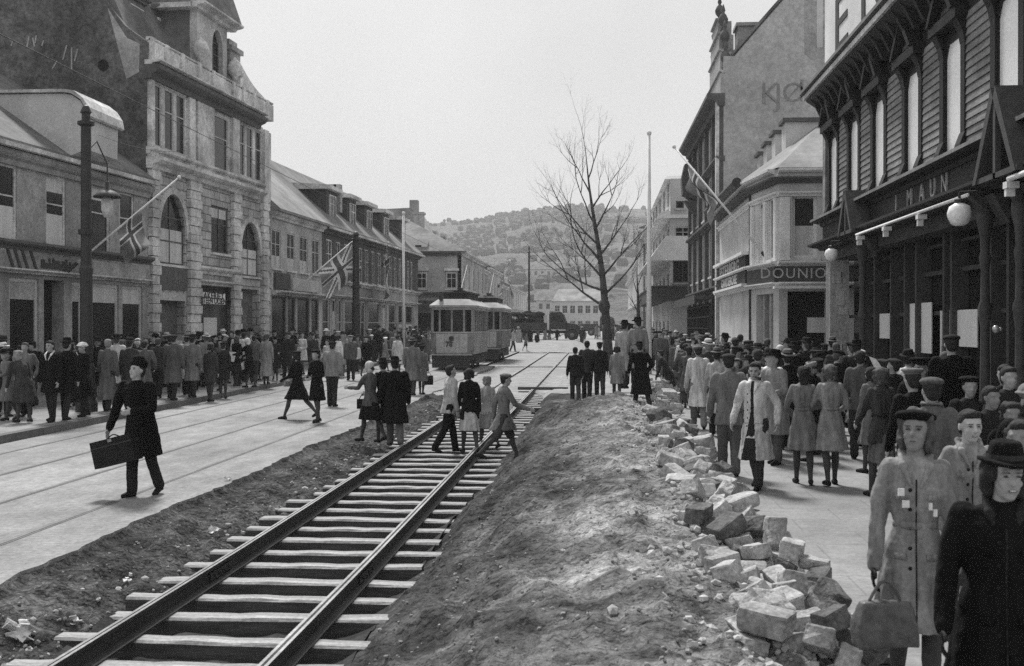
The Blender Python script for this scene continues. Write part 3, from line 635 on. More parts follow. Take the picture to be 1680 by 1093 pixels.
# ---- pale two-storey house C
t = thing('pale_house', 'pale rendered two-storey house with dark shopfront, right of the stone building', 'house', (-15, 56, 0))
eC = FC.Z(447, 347)
zt, zb = FC.Z(450, 376), FC.Z(450, 440)
ops = [[FC.U(a), FC.U(b), zb, zt] for a, b in ((446, 461), (471, 484), (492, 505), (512, 524))]
sz = FC.Z(445, 480)
go = [[FC.U(a), FC.U(b), .5, sz - .15] for a, b in ((446, 470), (472, 485), (488, 508), (511, 523))]
mb = MB(); skin(mb, FC, 0, FC.L, sz, eC, ops); skin(mb, FC, 0, FC.L, -.4, sz, go, .4); FC.box(mb, 0, FC.L, -8, -.42, -.4, eC); mb.build('wall', MT['plaster_pale'], t)
for i, o_ in enumerate(ops): window(FC, t, o_, bars=(2, 2), blind=.33 if i < 3 else 0, glass='glass', frame='frame')
for i, g in enumerate(go): window(FC, t, g, recess=.08, bars=(1, 1), frame='wood_mid', fw=.1, sill=False, name='shop_window')
mb = MB(); cornice(FC, mb, 0, FC.L, sz - .1, .2, .5); mb.build('shopfront_cornice', MT['trim'], t)
mb = MB(); FC.box(mb, .3, FC.U(473), .003, .12, sz + .2, sz + .95); mb.build('sign_board', MT['wood_mid'], t)
mb = MB(); FC.box(mb, FC.U(478), FC.U(520), .003, .09, sz + .2, sz + .8); mb.build('sign_board', MT['plaster_white'], t)
mb = MB(); cornice(FC, mb, 0, FC.L, eC - .3, .3, .3); mb.build('eaves_cornice', MT['trim'], t)
mb = MB(); slope_roof(FC, mb, 0, FC.L, eC, 4.1, 4.2, .45); mb.build('roof', MT['slate_pale'], t)
# ---- long dark house D with five dormers
t = thing('dormered_house', 'long two-storey house with dark upper floor and five pale-roofed dormers', 'house', (-14, 72, 0))
eD = FD.Z(530, 372)
eD = (eD + FD.Z(680, 419)) / 2
zt, zb = FD.Z(540, 393), FD.Z(540, 456)
cols = [(535, 545), (551, 559), (565, 572), (588, 595), (598, 605), (609, 615), (619, 625), (629, 634), (638, 643), (646.5, 651), (654, 658), (661.5, 665), (668, 671.5), (674, 677)]
ops = [[FD.U(a), FD.U(b), zb, zt] for a, b in cols]; sz1, sz0 = FD.Z(540, 462), FD.Z(540, 486)
go = [[FD.U(a), FD.U(b), .4, sz0 - .1] for a, b in ((530, 541), (545, 552), (556, 562), (566, 585), (592, 600), (605, 624), (628, 634), (638, 650), (654, 662), (666, 678))]
mb = MB(); skin(mb, FD, 0, FD.L, sz1, eD, ops); FD.box(mb, 0, FD.L, -8, -.42, -.4, eD); mb.build('upper_wall', MT['wood_mid'], t)
mb = MB(); skin(mb, FD, 0, FD.L, -.4, sz1, go, .4); mb.build('shopfront', MT['plaster'], t)
for i, o_ in enumerate(ops): window(FD, t, o_, bars=(2, 2), frame='frame' if i > 2 else 'trim', fw=.08)
for i, g in enumerate(go): window(FD, t, g, recess=.08, bars=(1, 2), frame='frame', fw=.12, sill=False, name='shop_window', glass='glass', blind=(0, .8, 0, .0, 0, .0, .9, 0, .6, .6)[i])
mb = MB(); cornice(FD, mb, 0, FD.L, sz1 - .1, .2, .35); cornice(FD, mb, 0, FD.L, sz0 - .05, .14, .3); mb.build('string_courses', MT['trim'], t)
mb = MB(); cornice(FD, mb, 0, FD.L, eD - .3, .3, .4); mb.build('eaves_cornice', MT['trim_dark'], t)
mb = MB(); FD.prism(mb, [(.41, eD - .1), (.55, eD - .1), (.55, eD + .02), (.41, eD + .02)], 0, FD.L); mb.build('gutter', MT['trim'], t)
mb = MB(); slope_roof(FD, mb, 0, FD.L, eD, 4.1, 4.2, .42); mb.build('roof', MT['slate'], t)
for i, (px, py) in enumerate(((552, 322), (584, 338), (611, 351), (638, 364), (665, 373))):
    w_ = -.55; u, z = FD.UZ(px, py, w_); u = min(u, FD.L - 1); u0 = u - 2.1
    mb = MB(); zz = eD + 2.35 - .0 * i; FD.box(mb, u0, u, -4.3, w_, eD + .3, zz); d_ = mb.build('dormer', MT['wood_mid'], t)
    mb = MB(); FD.prism(mb, [(w_ + .3, zz), (w_ + .3, zz + .22), (-4.4, zz + .5), (-4.4, zz)], u0 - .25, u + .25); mb.build('dormer_roof', MT['trim'], d_)
    window(FD, d_, [u0 + .4, u - .4, eD + .75, zz - .25], recess=-.08, bars=(2, 2), frame='trim', w=w_)
for px, py in ((547, 303), (554, 303)):
    mb = MB(); p = at(px, py, 66); mb.box(p.x - .2, p.x + .2, 65.8, 66.3, p.z - 1.6, p.z); mb.build('chimney', MT['plaster'], t)
# ---- tall roof and pale gable behind C and D
t = thing('tall_gable_house', 'tall pale gabled house with one chimney rising behind the dormered roof', 'house', (-19, 100, 0))
Y_ = 100; x0, x1 = at(612, 345, Y_).x, at(688, 345, Y_).x; z1 = at(650, 343, Y_).z; z0 = at(690, 372, Y_).z
mb = MB(); gp = [(x0, 0), (x0, z1 - .2), (x0 + .8, z1), (at(672, 340, Y_).x, z1 + .1), (x1, z0), (x1, 0)]; m = len(gp)
mb.add([(x, Y_, z) for x, z in gp] + [(x, Y_ + 9, z) for x, z in gp], [(i, (i + 1) % m, m + (i + 1) % m, m + i) for i in range(m)] + [tuple(range(m - 1, -1, -1)), tuple(range(m, 2 * m))]); mb.build('wall', MT['plaster'], t)
p = at(678, 328, Y_); mb = MB(); mb.box(p.x - .35, p.x + .35, Y_ + .1, Y_ + 1, z1 - .6, p.z); mb.build('chimney', MT['plaster'], t)

# ---- pale corner house E and the row beyond it
def row_house(name, lab, xf, y0, y1, h, wmat, rmat, nw, chim=0, xb=9, hip=False, front=True, side=1, rise=2.8, shop='wood_mid', uneven=0):
    t = thing(name, lab, 'house', (xf, (y0 + y1) / 2, 0)); F = Fac((xf, y0), (xf, y1), side); g0 = gz(y0)
    L = F.L; s2 = 4.1 + g0; st = (h - 4.1) ; nfl = 2 if st > 5.4 else 1
    ops = []
    for f in range(nfl):
        za = s2 + .75 + f * st / nfl; zb_ = za + min(1.9, st / nfl - 1.1)
        ops += [[L * (i + .5) / nw - .5, L * (i + .5) / nw + .5, za, zb_] for i in range(nw)]
    go = [[L * (i + .5) / nw - .95, L * (i + .5) / nw + .95, g0 + .5, g0 + 3.2] for i in range(nw)]
    mb = MB(); skin(mb, F, 0, L, s2, h + g0, ops); skin(mb, F, 0, L, -.4, s2, go, .3); F.box(mb, 0, L, -xb, -.32, -.4, h + g0); mb.build('wall', MT[wmat], t)
    for o_ in ops: window(F, t, o_, bars=(2, 2), frame='frame', blind=rnd.choice((0, 0, .4)))
    for o_ in go: window(F, t, o_, bars=(2, 1), frame=shop, name='shop_window', sill=False, fw=.12)
    mb = MB(); cornice(F, mb, 0, L, h + g0 - .2, .35, .4); cornice(F, mb, 0, L, s2 - .2, .2, .35); mb.build('cornice', MT['trim'], t)
    mb = MB()
    if hip:
        z = h + g0 + .15; q = xb / 2
        P = [F.pt(-.3, .4, z), F.pt(L + .3, .4, z), F.pt(L + .3, -xb, z), F.pt(-.3, -xb, z)]; Rg = [F.pt(q, -q, z + rise), F.pt(L - q * .6, -q, z + rise)]
        mb.add(P + Rg, [(0, 1, 5, 4), (1, 2, 5), (2, 3, 4, 5), (3, 0, 4), (3, 2, 1, 0)])
    else: slope_roof(F, mb, 0, L, h + g0 + .15, rise, xb / 2, .4)
    mb.build('roof', MT[rmat], t)
    for k in range(chim):
        u = L * (k + .6) / (chim + .2); mb = MB(); F.box(mb, u - .5, u + .5, -xb / 2 - .4, -xb / 2 + .4, h + g0 + rise - .8, h + g0 + rise + 1.1); F.box(mb, u - .6, u + .6, -xb / 2 - .5, -xb / 2 + .5, h + g0 + rise + 1.1, h + g0 + rise + 1.28); mb.build('chimney', MT['plaster'], t)
    return t, F
yE = 90.0; xE = at(757, 450, yE).x
t, F = row_house('corner_house', 'pale two-storey corner house with hipped roof, closing the side street', xE, yE, 108, 7.6, 'plaster_pale', 'slate', 5, 1, 9.5, hip=True)
Ff = Fac((xE - 9.5, yE), (xE, yE), 1)    # its face to the side street looks at the camera
for a, b in ((684, 701), (732, 750)): 
    z1, z0 = at(a, 447, yE).z, at(a, 474, yE).z; u0, u1 = at(a, 450, yE).x - (xE - 9.5), at(b, 450, yE).x - (xE - 9.5)
    window(Ff, t, [u0, u1, z0, z1], recess=-.09, bars=(2, 2), frame='frame', w=0, fw=.1)
    mb = MB(); Ff.box(mb, u0 - .15, u1 + .15, .002, .2, z1 + .12, z1 + .32); mb.build('hood', MT['trim'], t)
mb = MB(); z = at(720, 486, yE).z; Ff.box(mb, 0, 9.45, .002, .3, z, z + .3); Ff.box(mb, 2, 9.45, .002, .12, z - 1.2, z - .35); mb.build('sign_board', MT['wood_mid'], t)
mb = MB(); cornice(Ff, mb, 0, 9.5, 7.6 + gz(yE) - .2, .35, .4); mb.build('side_cornice', MT['trim_dark'], t)
mb = MB(); Ff.box(mb, 5.6, 9.2, .005, .05, .3, z - 1.3); mb.build('shop_window', MT['glass'], t)
p = at(684, 408, yE); mb = MB(); mb.box(p.x - .7, p.x + .75, yE + .4, yE + 3, p.z - .6, p.z + .75); d_ = mb.build('dormer', MT['white'], t)
mb = MB(); mb.box(p.x - .2, p.x + .3, yE + .38, yE + .5, p.z - .35, p.z + .3); mb.build('pane', MT['interior'], d_)
row_house('far_left_house', 'narrow house with chimney next beyond the pale corner house', -12.0, 108.4, 124, 7.4, 'plaster', 'slate', 4, 2, rise=2.4)
row_house('far_left_house', 'taller pale three-storey house halfway down the left row', -12.1, 124.4, 142, 7.9, 'plaster_pale', 'slate', 5, 1, rise=1.6)
row_house('far_left_house', 'dark-roofed lower house behind the flags far down the left side', -12.4, 142.4, 165, 6.6, 'plaster', 'slate', 6, 2, rise=2.2)
row_house('far_left_house', 'hazy grey house at the end of the left row', -12.8, 165.4, 200, 6.9, 'wall_far', 'slate', 7, 2, rise=2.4)
# ================================================================ RIGHT ROW
# ---- dark timber shop building
XW = 6.15                     # upper wall plane
FR = Fac((XW, 9.0), (XW, 32.0), -1); FS = Fac((6.35, 9.0), (6.35, 32.0), -1)
t = thing('timber_shop_building', 'dark timber shop building with clapboard walls and carved window heads, nearest on the right', 'building', (XW, 20, 0))
eR, lR1, lR0 = 8.5, 5.12, 4.5
wy = [(1365, 1373.5), (1396.5, 1409.5), (1437.5, 1451), (1492.5, 1506), (1555, 1577), (1641, 1672)]
ops = []
for a, b in wy:
    u = (FR.U(a) + FR.U(b)) / 2; ops.append([u - .5, u + .5, 5.38, 7.32])
for u in (ops[-1][0] - 2.5, ops[-1][0] - 5.2): ops.append([u, u + .96, 5.38, 7.32])
ops.sort()
mb = MB(); skin(mb, FR, 0, FR.L, lR1, eR, ops, .16); FR.box(mb, 0, FR.L, -9, -.18, lR0 - .1, eR); FR.box(mb, 0, FR.L, -9, -1.2, -.4, lR0 - .1); mb.build('wall', MT['wood_dark'], t)
mb = MB()     # overlapping boards between the windows
segs = [(0, ops[0][0] - .22)] + [(a[1] + .22, b[0] - .22) for a, b in zip(ops, ops[1:])] + [(ops[-1][1] + .22, FR.L - .25)]
z = lR1 + .1; zb = []
while z < 7.55:
    zb.append(z); z += .14
for a, b in segs:
    if b - a > .1:
        mb = MB()
        for z in zb: FR.prism(mb, [(.004, z), (.045, z), (.02, z + .132), (.004, z + .132)], a, b)
        mb.build('clapboards', MT['clap'], t)
for o_ in ops:
    wd = window(FR, t, o_, recess=.012, bars=(1, 1), frame='wood_dark', glass='glass_sky', fw=.03, pd=-.002, sill=False, name='carved_window')
    a, b = o_[0], o_[1]; mb = MB()
    FR.box(mb, a - .22, a, .003, .06, 5.2, 7.5); FR.box(mb, b, b + .22, .003, .06, 5.2, 7.5)     # casings with feet
    for c in (a - .11, b + .11):
        FR.prism(mb, [(.062, 5.2), (.17, 5.2), (.14, 5.4), (.062, 5.6)], c - .15, c + .15)
        FR.prism(mb, [(.062, 7.1), (.1, 7.3), (.2, 7.5), (.062, 7.5)], c - .13, c + .13)
    FR.box(mb, a - .3, b + .3, .003, .24, 7.503, 7.68); m_ = (a + b) / 2
    for s_ in (-1, 1):       # steep broken pediment
        mb.hexa([FR.pt(m_ + s_ * .78, .003, 7.68), FR.pt(m_ + s_ * .62, .003, 7.68), FR.pt(m_ + s_ * .62, .3, 7.68), FR.pt(m_ + s_ * .78, .3, 7.68), FR.pt(m_ + s_ * .08, .003, 8.38), FR.pt(m_, .003, 8.28), FR.pt(m_, .3, 8.28), FR.pt(m_ + s_ * .08, .3, 8.38)])
    mb.add([FR.pt(m_ - .6, .12, 7.68), FR.pt(m_ + .6, .12, 7.68), FR.pt(m_, .12, 8.25)], [(0, 1, 2)])
    mb.add([FR.pt(a, .01, 7.34), FR.pt(a, .01, 7.0), FR.pt(a + .22, .01, 7.34)], [(0, 1, 2)]); mb.add([FR.pt(b, .01, 7.34), FR.pt(b - .22, .01, 7.34), FR.pt(b, .01, 7.0)], [(0, 1, 2)])
    mb.build('carved_casing', MT['wood_dark'], wd)
    mb = MB(); FR.box(mb, m_ - .3, m_ + .3, .122, .15, 7.78, 7.86); mb.build('carving', MT['wood_mid'], wd)
mb = MB()   # eaves: soffit, brackets, pale fascia
FR.prism(mb, [(0, eR - .5), (.15, eR - .5), (.2, eR - .3), (.55, eR - .06), (.55, eR + .02), (0, eR + .02)], -.2, FR.L + .1)
u = .3
while u < FR.L: FR.prism(mb, [(.155, 7.9), (.25, 7.95), (.42, 8.3), (.53, 8.42), (.155, 8.42)], u, u + .12); u += .62
mb.build('eaves_brackets', MT['wood_dark'], t)
mb = MB(); FR.box(mb, -.2, FR.L + .2, .552, .62, eR - .02, eR + .10); mb.build('fascia', MT['trim'], t)
mb = MB(); FR.prism(mb, [(.5, eR + .105), (.70, eR + .14), (.68, eR + .24), (.5, eR + .22)], -.2, FR.L + .25); FR.prism(mb, [(.5, eR + .1), (-.2, eR + .45), (-9, eR + .5), (-9, eR + .021), (.5, eR + .021)], -.1, FR.L + .1); mb.build('roof', MT['trim_dark'], t)
# corner pilaster of the upper floor
mb = MB(); FR.box(mb, FR.L - .24, FR.L, .003, .1, lR1, 7.9); FR.box(mb, FR.L + .002, FR.L + .1, -.5, .1, lR1, 8.0); mb.build('corner_post', MT['clap'], t)
# sign frieze between the floors
mb = MB(); FR.box(mb, 0, FR.L, -.2, .12, lR0, lR1 - .05); fz = mb.build('frieze', MT['wood_dark'], t)
mb = MB(); cornice(FR, mb, 0, FR.L + .1, lR1 - .1, .2, .42); cornice(FR, mb, 0, FR.L + .15, lR0 - .12, .16, .5); lw = mb.build('ledges', MT['wood_dark'], t)
mb = MB(); FR.box(mb, 0, FR.L + .12, .425, .44, lR1 + .03, lR1 + .09); mb.build('ledge_lip', MT['metal_grey'], lw)
for px, ch in ((1470, 'I'), (1492, 'M'), (1512, 'A'), (1530, 'U'), (1549, 'N')):
    u, z = FR.UZ(px, 330, .14); lettering(ch, .5, MT['gold'], fz, FR.pt(u, .13, (lR0 + lR1) / 2), -FR.d, (0, 0, 1), .02)
def gablet(px, wd, h, z0):
    u, _ = FR.UZ(px, 300, .5); mb = MB()
    for s_ in (-1, 1):
        mb.hexa([FR.pt(u + s_ * wd, .13, z0), FR.pt(u + s_ * (wd - .14), .13, z0), FR.pt(u + s_ * (wd - .14), .6, z0), FR.pt(u + s_ * wd, .6, z0), FR.pt(u + s_ * .09, .13, z0 + h), FR.pt(u, .13, z0 + h - .16), FR.pt(u, .6, z0 + h - .16), FR.pt(u + s_ * .09, .6, z0 + h)])
    FR.box(mb, u - .05, u + .05, .5, .58, z0, z0 + h - .1); FR.box(mb, u - wd, u + wd, .5, .58, z0, z0 + .08)
    mb.build('gablet', MT['wood_mid'], t); 
gablet(1392, .75, 1.0, 4.42); gablet(1640, .9, 1.3, 4.42)
# shopfront: dark bays, posters, turned columns
mb = MB(); FS.box(mb, 0, FS.L, -.9, -.6, -.2, 4.4); mb.build('shop_interior', MT['interior'], t)
mb = MB(); FS.box(mb, 0, FS.L, -.58, -.52, 1.0, 4.38); mb.build('shop_glass', MT['glass'], t)
mb = MB(); FS.box(mb, 0, 6.5, -.5, 0, .05, .6); FS.box(mb, 8.7, FS.L, -.5, 0, .05, 1.0); mb.build('stall_riser', MT['wood_dark'], t)
mb = MB()
for px in (1402, 1420, 1446, 1468, 1486, 1530, 1542, 1604, 1632, 1668):
    u = FS.U(px); FS.box(mb, u - .06, u + .06, -.51, -.2, .1, 4.38)
for k in range(3): FS.box(mb, 0, FS.L, -.5 + k * .002, -.36, (3.35, 2.55, 3.9)[k], (3.43, 2.63, 3.96)[k])
FS.box(mb, 0, FS.L, -.5, .12, 4.1, 4.4)
mb.build('shopfront_frame', MT['wood_mid'], t)
FCn = Fac((6.0, 9), (6.0, 32), -1)
cp = [(.10, .1), (.13, .12), (.13, .9), (.10, 1.0), (.115, 1.1), (.085, 1.25), (.075, 2.3), (.105, 2.5), (.12, 2.62), (.08, 2.72), (.07, 3.2), (.1, 3.4), (.075, 3.5), (.09, 3.75), (.14, 3.95), (.14, 4.1)]
for px in (1415, 1616, 1674, 1790):
    u = FCn.U(px) if px < 1700 else 3.0
    mb = MB(); mb.lathe([(r * .9, z) for r, z in cp], FCn.pt(u, 0, 0), 14); mb.build('turned_column', MT['wood_mid'], t, smooth=True)
    mb = MB(); FCn.prism(mb, [(.0, 4.1), (.25, 4.35), (.0, 4.35)], u - .1, u + .1); FCn.prism(mb, [(-.2, 3.9), (-.2, 4.35), (.05, 4.35)], u - .5, u + .5); mb.build('bracket', MT['wood_mid'], t)
# pale poster pier at the far corner
s = thing('poster_pier', 'pale mottled masonry pier with torn bills at the far end of the timber shop', 'pier', (6.2, 31.6, 0))
a, b = at(1362, 440, 31.5), at(1393, 440, 31.5); mb = MB(); mb.box(a.x, b.x, 31.5, 32.1, 0, a.z + .35); mb.build('pier', MT['stone2'], s)
mb = MB(); rr = random.Random(5)
for k in range(9):
    x = rr.uniform(a.x + .02, b.x - .25); z = rr.uniform(.9, a.z - .3); mb.box(x, x + rr.uniform(.12, .24), 31.49 - .004 * k, 31.5, z, z + rr.uniform(.15, .4))
mb.build('torn_bills', MT['blind'], s)
# canopy rail with white roller brackets
s = thing('awning_rail', 'thin white awning roller fixed under the timber shop ledge', 'awning', (5.9, 24, 4))
FW = Fac((5.62, 9), (5.62, 32), -1); u0, z0 = FW.UZ(1588, 322); u1, z1 = FW.UZ(1405, 384)
zz = (z0 + z1) / 2; mb = MB(); mb.cone(FW.pt(u0, 0, zz), FW.pt(u1, 0, zz), .028, .028, 10); mb.build('roller', MT['white'], s, smooth=True)
for px in (1408, 1451, 1507):
    u = FW.U(px); mb = MB(); FW.box(mb, u - .09, u + .06, -.12, .04, zz - .12, zz - .04); FW.box(mb, u - .04, u + .02, -.07, .03, zz - .24, zz - .12); mb.build('bracket', MT['white'], s)
s = thing('awning_rail', 'short white awning roller at the right edge above the shop door', 'awning', (5.9, 14, 4))
mb = MB(); u = FW.U(1652); mb.cone(FW.pt(FW.U(1655), 0, zz + .02), FW.pt(2, 0, zz + .02), .04, .04, 10); mb.build('roller', MT['white'], s)
mb = MB(); FW.box(mb, u - .13, u + .03, -.12, .05, zz - .11, zz - .02); FW.box(mb, u - .08, u, -.08, .04, zz - .22, zz - .11); mb.build('bracket', MT['white'], s)
# globe lamps
for px, py, Y_, r_, lab in ((1574, 352, 18.0, .175, 'large white globe lamp hanging before the shop door column'), (1364, 418, 28.0, .155, 'smaller white globe lamp at the far end of the timber shopfront')):
    p = at(px, py, Y_); s = thing('globe_lamp', lab, 'lamp', tuple(p))
    mb = MB(); mb.lathe([(.07, -r_ * .98), (r_ * .72, -r_ * .8), (r_ * .98, -r_ * .25), (r_ * 1.02, r_ * .15), (r_ * .85, r_ * .68), (r_ * .45, r_ * .93), (.06, r_)], p, 24); mb.build('globe', MT['globe'], s, smooth=True)
    mb = MB(); mb.lathe([(.075, r_ * .95), (.075, r_ + .05), (.02, r_ + .07), (.02, r_ + .16)], p, 12); mb.cone(p + Vector((0, 0, r_ + .16)), p + Vector((.75, 0, r_ + .19)), .018, .018, 8); mb.build('arm', MT['metal_dark'], s)
# posters pasted in the shop windows
FP = Fac((6.35, 9.0), (6.35, 32.0), -1)
for a, b, tt, bt, lab in ((1487, 1528, 499, 577, 'white sheet in the middle shop window, taller than wide'), (1546, 1603, 510, 567, 'large white sheet behind the man in the cap, nearest shop window'), (1443, 1463, 515, 555, 'narrow white sheet farthest along the dark shopfront')):
    r_ = FP.rect(a, b, tt, bt, -.3); s = thing('window_poster', lab, 'poster', tuple(FP.pt(r_[0], -.3, r_[2])))
    mb = MB(); FP.box(mb, r_[0], r_[1], -.32, -.3, r_[2], r_[3]); mb.build('sheet', MT['paper'], s)
    if a == 1546: mb = MB(); FP.box(mb, r_[0] - .0, r_[0] + .04, -.3, -.27, r_[2] - .9, r_[3]); mb.build('edge_strip', MT['paper'], s)
s = thing('ball_knob', 'small bright round knob on the dark shop door', 'door knob', tuple(at(1634, 540, 17)))
mb = MB(); mb.sphere(at(1634, 540, 17), .055); mb.sphere(at(1634, 540, 17) + Vector((.06, 0, 0)), .03); o = mb.build('knob', MT['railtop'], s, smooth=True)
# rooftop sign board
FG = Fac((5.95, 12.0), (5.95, 31.3), -1)
s = thing('rooftop_sign', 'white board with thin dark letters along the timber building eaves', 'sign', (5.95, 24, 8.8))
mb = MB(); FG.box(mb, 0, FG.L, -.1, 0, eR + .3, eR + 3.3); mb.build('board', MT['white'], s)
mb = MB()
for u in (1, 5, 9, 13, 17): FG.box(mb, u, u + .12, -.22, -.102, eR + .2, eR + 3.2)
mb.build('strut', MT['metal_dark'], s)
for ch, ya, zb, sz_ in (('E', 29.2, 9.15, 1.95), ('R', 26.1, 9.15, 1.95), ('A', 23.2, 9.15, 1.95), ('N', 20.2, 9.15, 1.95)):
    lettering(ch, sz_, MT['ink'], s, (5.94, ya, zb + .66), -FG.d, (0, 0, 1), .012, sx=1.9, bold=-.006)

# ---- pale corner shop with canted bay
yA, yB_ = 34.0, 46.3
xC = 4.75; pc0 = at(1278, 450, yA); pc1x = xC
t = thing('corner_shop', 'pale corner shop with canted bay, four chimneys and dark sign band', 'house', (5, 40, 0))
xq = pc0.x
FN = Fac((9.0, yA), (xq, yA), -1); FN.n = Vector((0, -1, 0))
FK = Fac((xq, yA), (xC, 36.9), -1); FL = Fac((xC, 36.9), (4.72, yB_), -1)
eH = at(1300, 287, yA).z
# wall facing the camera
u0, u1 = 9.0 - at(1341, 400, yA).x, 9.0 - at(1300, 400, yA).x
zt, zb = at(1300, 320, yA).z, at(1300, 424, yA).z
sb1, sb0 = at(1300, 436, yA).z, at(1300, 463, yA).z
dk = [9.0 - at(1357, 500, yA).x, 9.0 - at(1292, 500, yA).x, .3, at(1300, 478, yA).z]
wn = [u0, u1, zb, zt]
mb = MB(); skin(mb, FN, 0, FN.L, sb1, eH, [wn]); skin(mb, FN, 0, FN.L, -.3, sb1, [dk], .5); 
k1, k2 = [.5, 1.0, zb, zt], [1.5, 2.1, zb, zt]
kd = [.55, 2.35, .2, 3.3]
skin(mb, FK, 0, FK.L, sb1, eH, [k1, k2]); skin(mb, FK, 0, FK.L, -.3, sb1, [kd], .4)
lw_ = [[FL.U(a), FL.U(b), zb, zt - .2] for a, b in ((1224, 1229), (1213, 1218), (1203.5, 1207.5), (1195, 1198.5), (1187, 1190))]
ls = [[FL.U(a), FL.U(b), .6, 3.0] for a, b in ((1219, 1228), (1206, 1214), (1195, 1201), (1186, 1191))]
skin(mb, FL, 0, FL.L, sb1, eH, lw_); skin(mb, FL, 0, FL.L, -.3, sb1, ls, .3)
core = [(9, yA + .52), (xq + .25, yA + .52), (xC + .42, 37.1), (xC + .42, yB_), (9, yB_)]; m = len(core)
mb.add([(x, y, -.3) for x, y in core] + [(x, y, eH) for x, y in core], [(i, (i + 1) % m, m + (i + 1) % m, m + i) for i in range(m)] + [tuple(range(m)), tuple(range(m, 2 * m))])
mb.build('wall', MT['plaster_white'], t)
window(FN, t, wn, recess=.15, bars=(1, 1), frame='white', fw=.09, blind=.52, top=.0)
window(FK, t, k1, bars=(1, 1), frame='white', glass='glass'); window(FK, t, k2, bars=(1, 1), frame='white', blind=.9)
for o_ in lw_: window(FL, t, o_, bars=(1, 2), frame='white', blind=.5)
for o_ in ls: window(FL, t, o_, bars=(2, 2), frame='white', sill=False, name='shop_window', blind=.85)
mb = MB(); FN.box(mb, dk[0], dk[1], -.48, -.44, .2, dk[3]); FK.box(mb, kd[0], kd[1], -.38, -.35, .2, kd[3]); mb.build('doorway', MT['interior'], t)
mb = MB(); FK.box(mb, 1.1, 1.3, -.3, -.1, .2, kd[3]); FK.box(mb, 1.8, 1.95, -.3, -.1, .2, kd[3]); mb.build('door_leaf', MT['plaster'], t)
mb = MB()
for F_ in (FN, FK, FL):
    cornice(F_, mb, -.05, F_.L + .05, eH - .06, .22, .35); cornice(F_, mb, -.02, F_.L + .02, eH - .62, .14, .12); cornice(F_, mb, -.05, F_.L + .05, sb1 - .02, .14, .25); cornice(F_, mb, -.05, F_.L + .05, sb0 - .12, .12, .22)
mb.build('cornices', MT['white'], t)
mb = MB()
for F_ in (FN, FK, FL): cornice(F_, mb, -.06, F_.L + .06, eH - .24, .16, .26)
mb.build('dark_moulding', MT['trim_dark'], t)
mb = MB(); FN.box(mb, 0, FN.L, .003, .14, sb0, sb1 - .03); FK.box(mb, 0, FK.L, .003, .14, sb0, sb1 - .03); bd = mb.build('sign_band', MT['wood_mid'], t)
pN = at(1312, 449, yA - .16); lettering('DOUNION', .42, MT['gold'], bd, (pN.x, yA - .15, (sb0 + sb1) / 2), (1, 0, 0), (0, 0, 1), spacing=1.15)
mb = MB(); FN.box(mb, 1.6, FN.L + .2, .15, .55, sb0 - .2, sb0 - .13); mb.build('canopy_edge', MT['white'], t)
a, b = FL.UZ(1231, 419), FL.UZ(1185, 455)
mb = MB(); FL.box(mb, .2, FL.L - .5, .003, .16, sb0 + .1, a[1]); bd2 = mb.build('street_sign_board', MT['wood_dark'], t)
lettering('ESTERBERG', .62, MT['gold'], bd2, FL.pt(FL.L / 2, .17, lerp(sb0, a[1], .72)), -FL.d, (0, 0, 1), sx=1.9, bold=.012)
lettering('GARDEROBE', .42, MT['gold'], bd2, FL.pt(FL.L / 2, .17, lerp(sb0, a[1], .3)), -FL.d, (0, 0, 1), sx=2.0, bold=.01)
mb = MB(); FL.box(mb, .1, FL.L - .4, .003, .3, a[1] + .02, a[1] + .12); FL.box(mb, .1, FL.L - .4, .003, .3, sb0, sb0 + .08); mb.build('sign_moulding', MT['white'], t)
# pilasters on the bay
for u in (.1, 1.15, FK.L - .35): mb = MB(); FK.box(mb, u, u + .25, .003, .08, sb1 + .15, eH - .65); mb.build('pilaster', MT['white'], t)
mb = MB(); FN.box(mb, FN.L - .3, FN.L - .02, .003, .08, sb1 + .15, eH - .65); mb.build('pilaster', MT['white'], t)
# roof: pitched over the bay and behind
p1 = at(1205, 310, 44); rz_ = at(1350, 203, yA).z
mb = MB(); z = eH + .17
pt = [(9.5, yA - .3, z), (xq - .1, yA - .35, z), (xC - .35, 36.8, z), (xC - .38, yB_, z), (9.5, yB_, z), (9.5, yA + 3.5, z + 2.9), (7.0, yA + 3.5, z + 1.9), (7.0, yB_, z + 1.9)]
mb.add(pt, [(0, 1, 6, 5), (1, 2, 6), (2, 3, 7, 6), (5, 6, 7), (0, 5, 4), (4, 5, 7, 3), (4, 3, 2, 1, 0)]); mb.build('roof', MT['slate_pale'], t)
mb = MB(); mb.tube([Vector((xC - .45, 36.9, z - .02)), Vector((xC - .48, yB_, z - .02))], .16, 10); mb.tube([Vector((xC - .1, 36.95, z)), Vector((xC - .02, 36.95, z - .6)), Vector((xC - .02, 36.95, .3))], .05, 8); mb.build('gutter', MT['metal_dark'], t)
for k, (px, py, Y_) in enumerate(((1289, 194, 37.4), (1272, 214, 39.6), (1258, 232, 41.6), (1247, 249, 43.4))):
    p = at(px, py, Y_); mb = MB(); W_ = (1.8, 1.1, .95, .8)[k]; mb.box(p.x, p.x + W_, Y_, Y_ + .8, z + .3, p.z - .12); c_ = mb.build('chimney', MT['plaster_white'], t)
    mb = MB(); mb.box(p.x - .1, p.x + W_ + .1, Y_ - .1, Y_ + .9, p.z - .12, p.z); mb.build('chimney_cap', MT['trim_dark'], c_)
s = thing('notice_sheet', 'small pale bill standing in the corner shop doorway', 'poster', tuple(at(1330, 540, yA)))
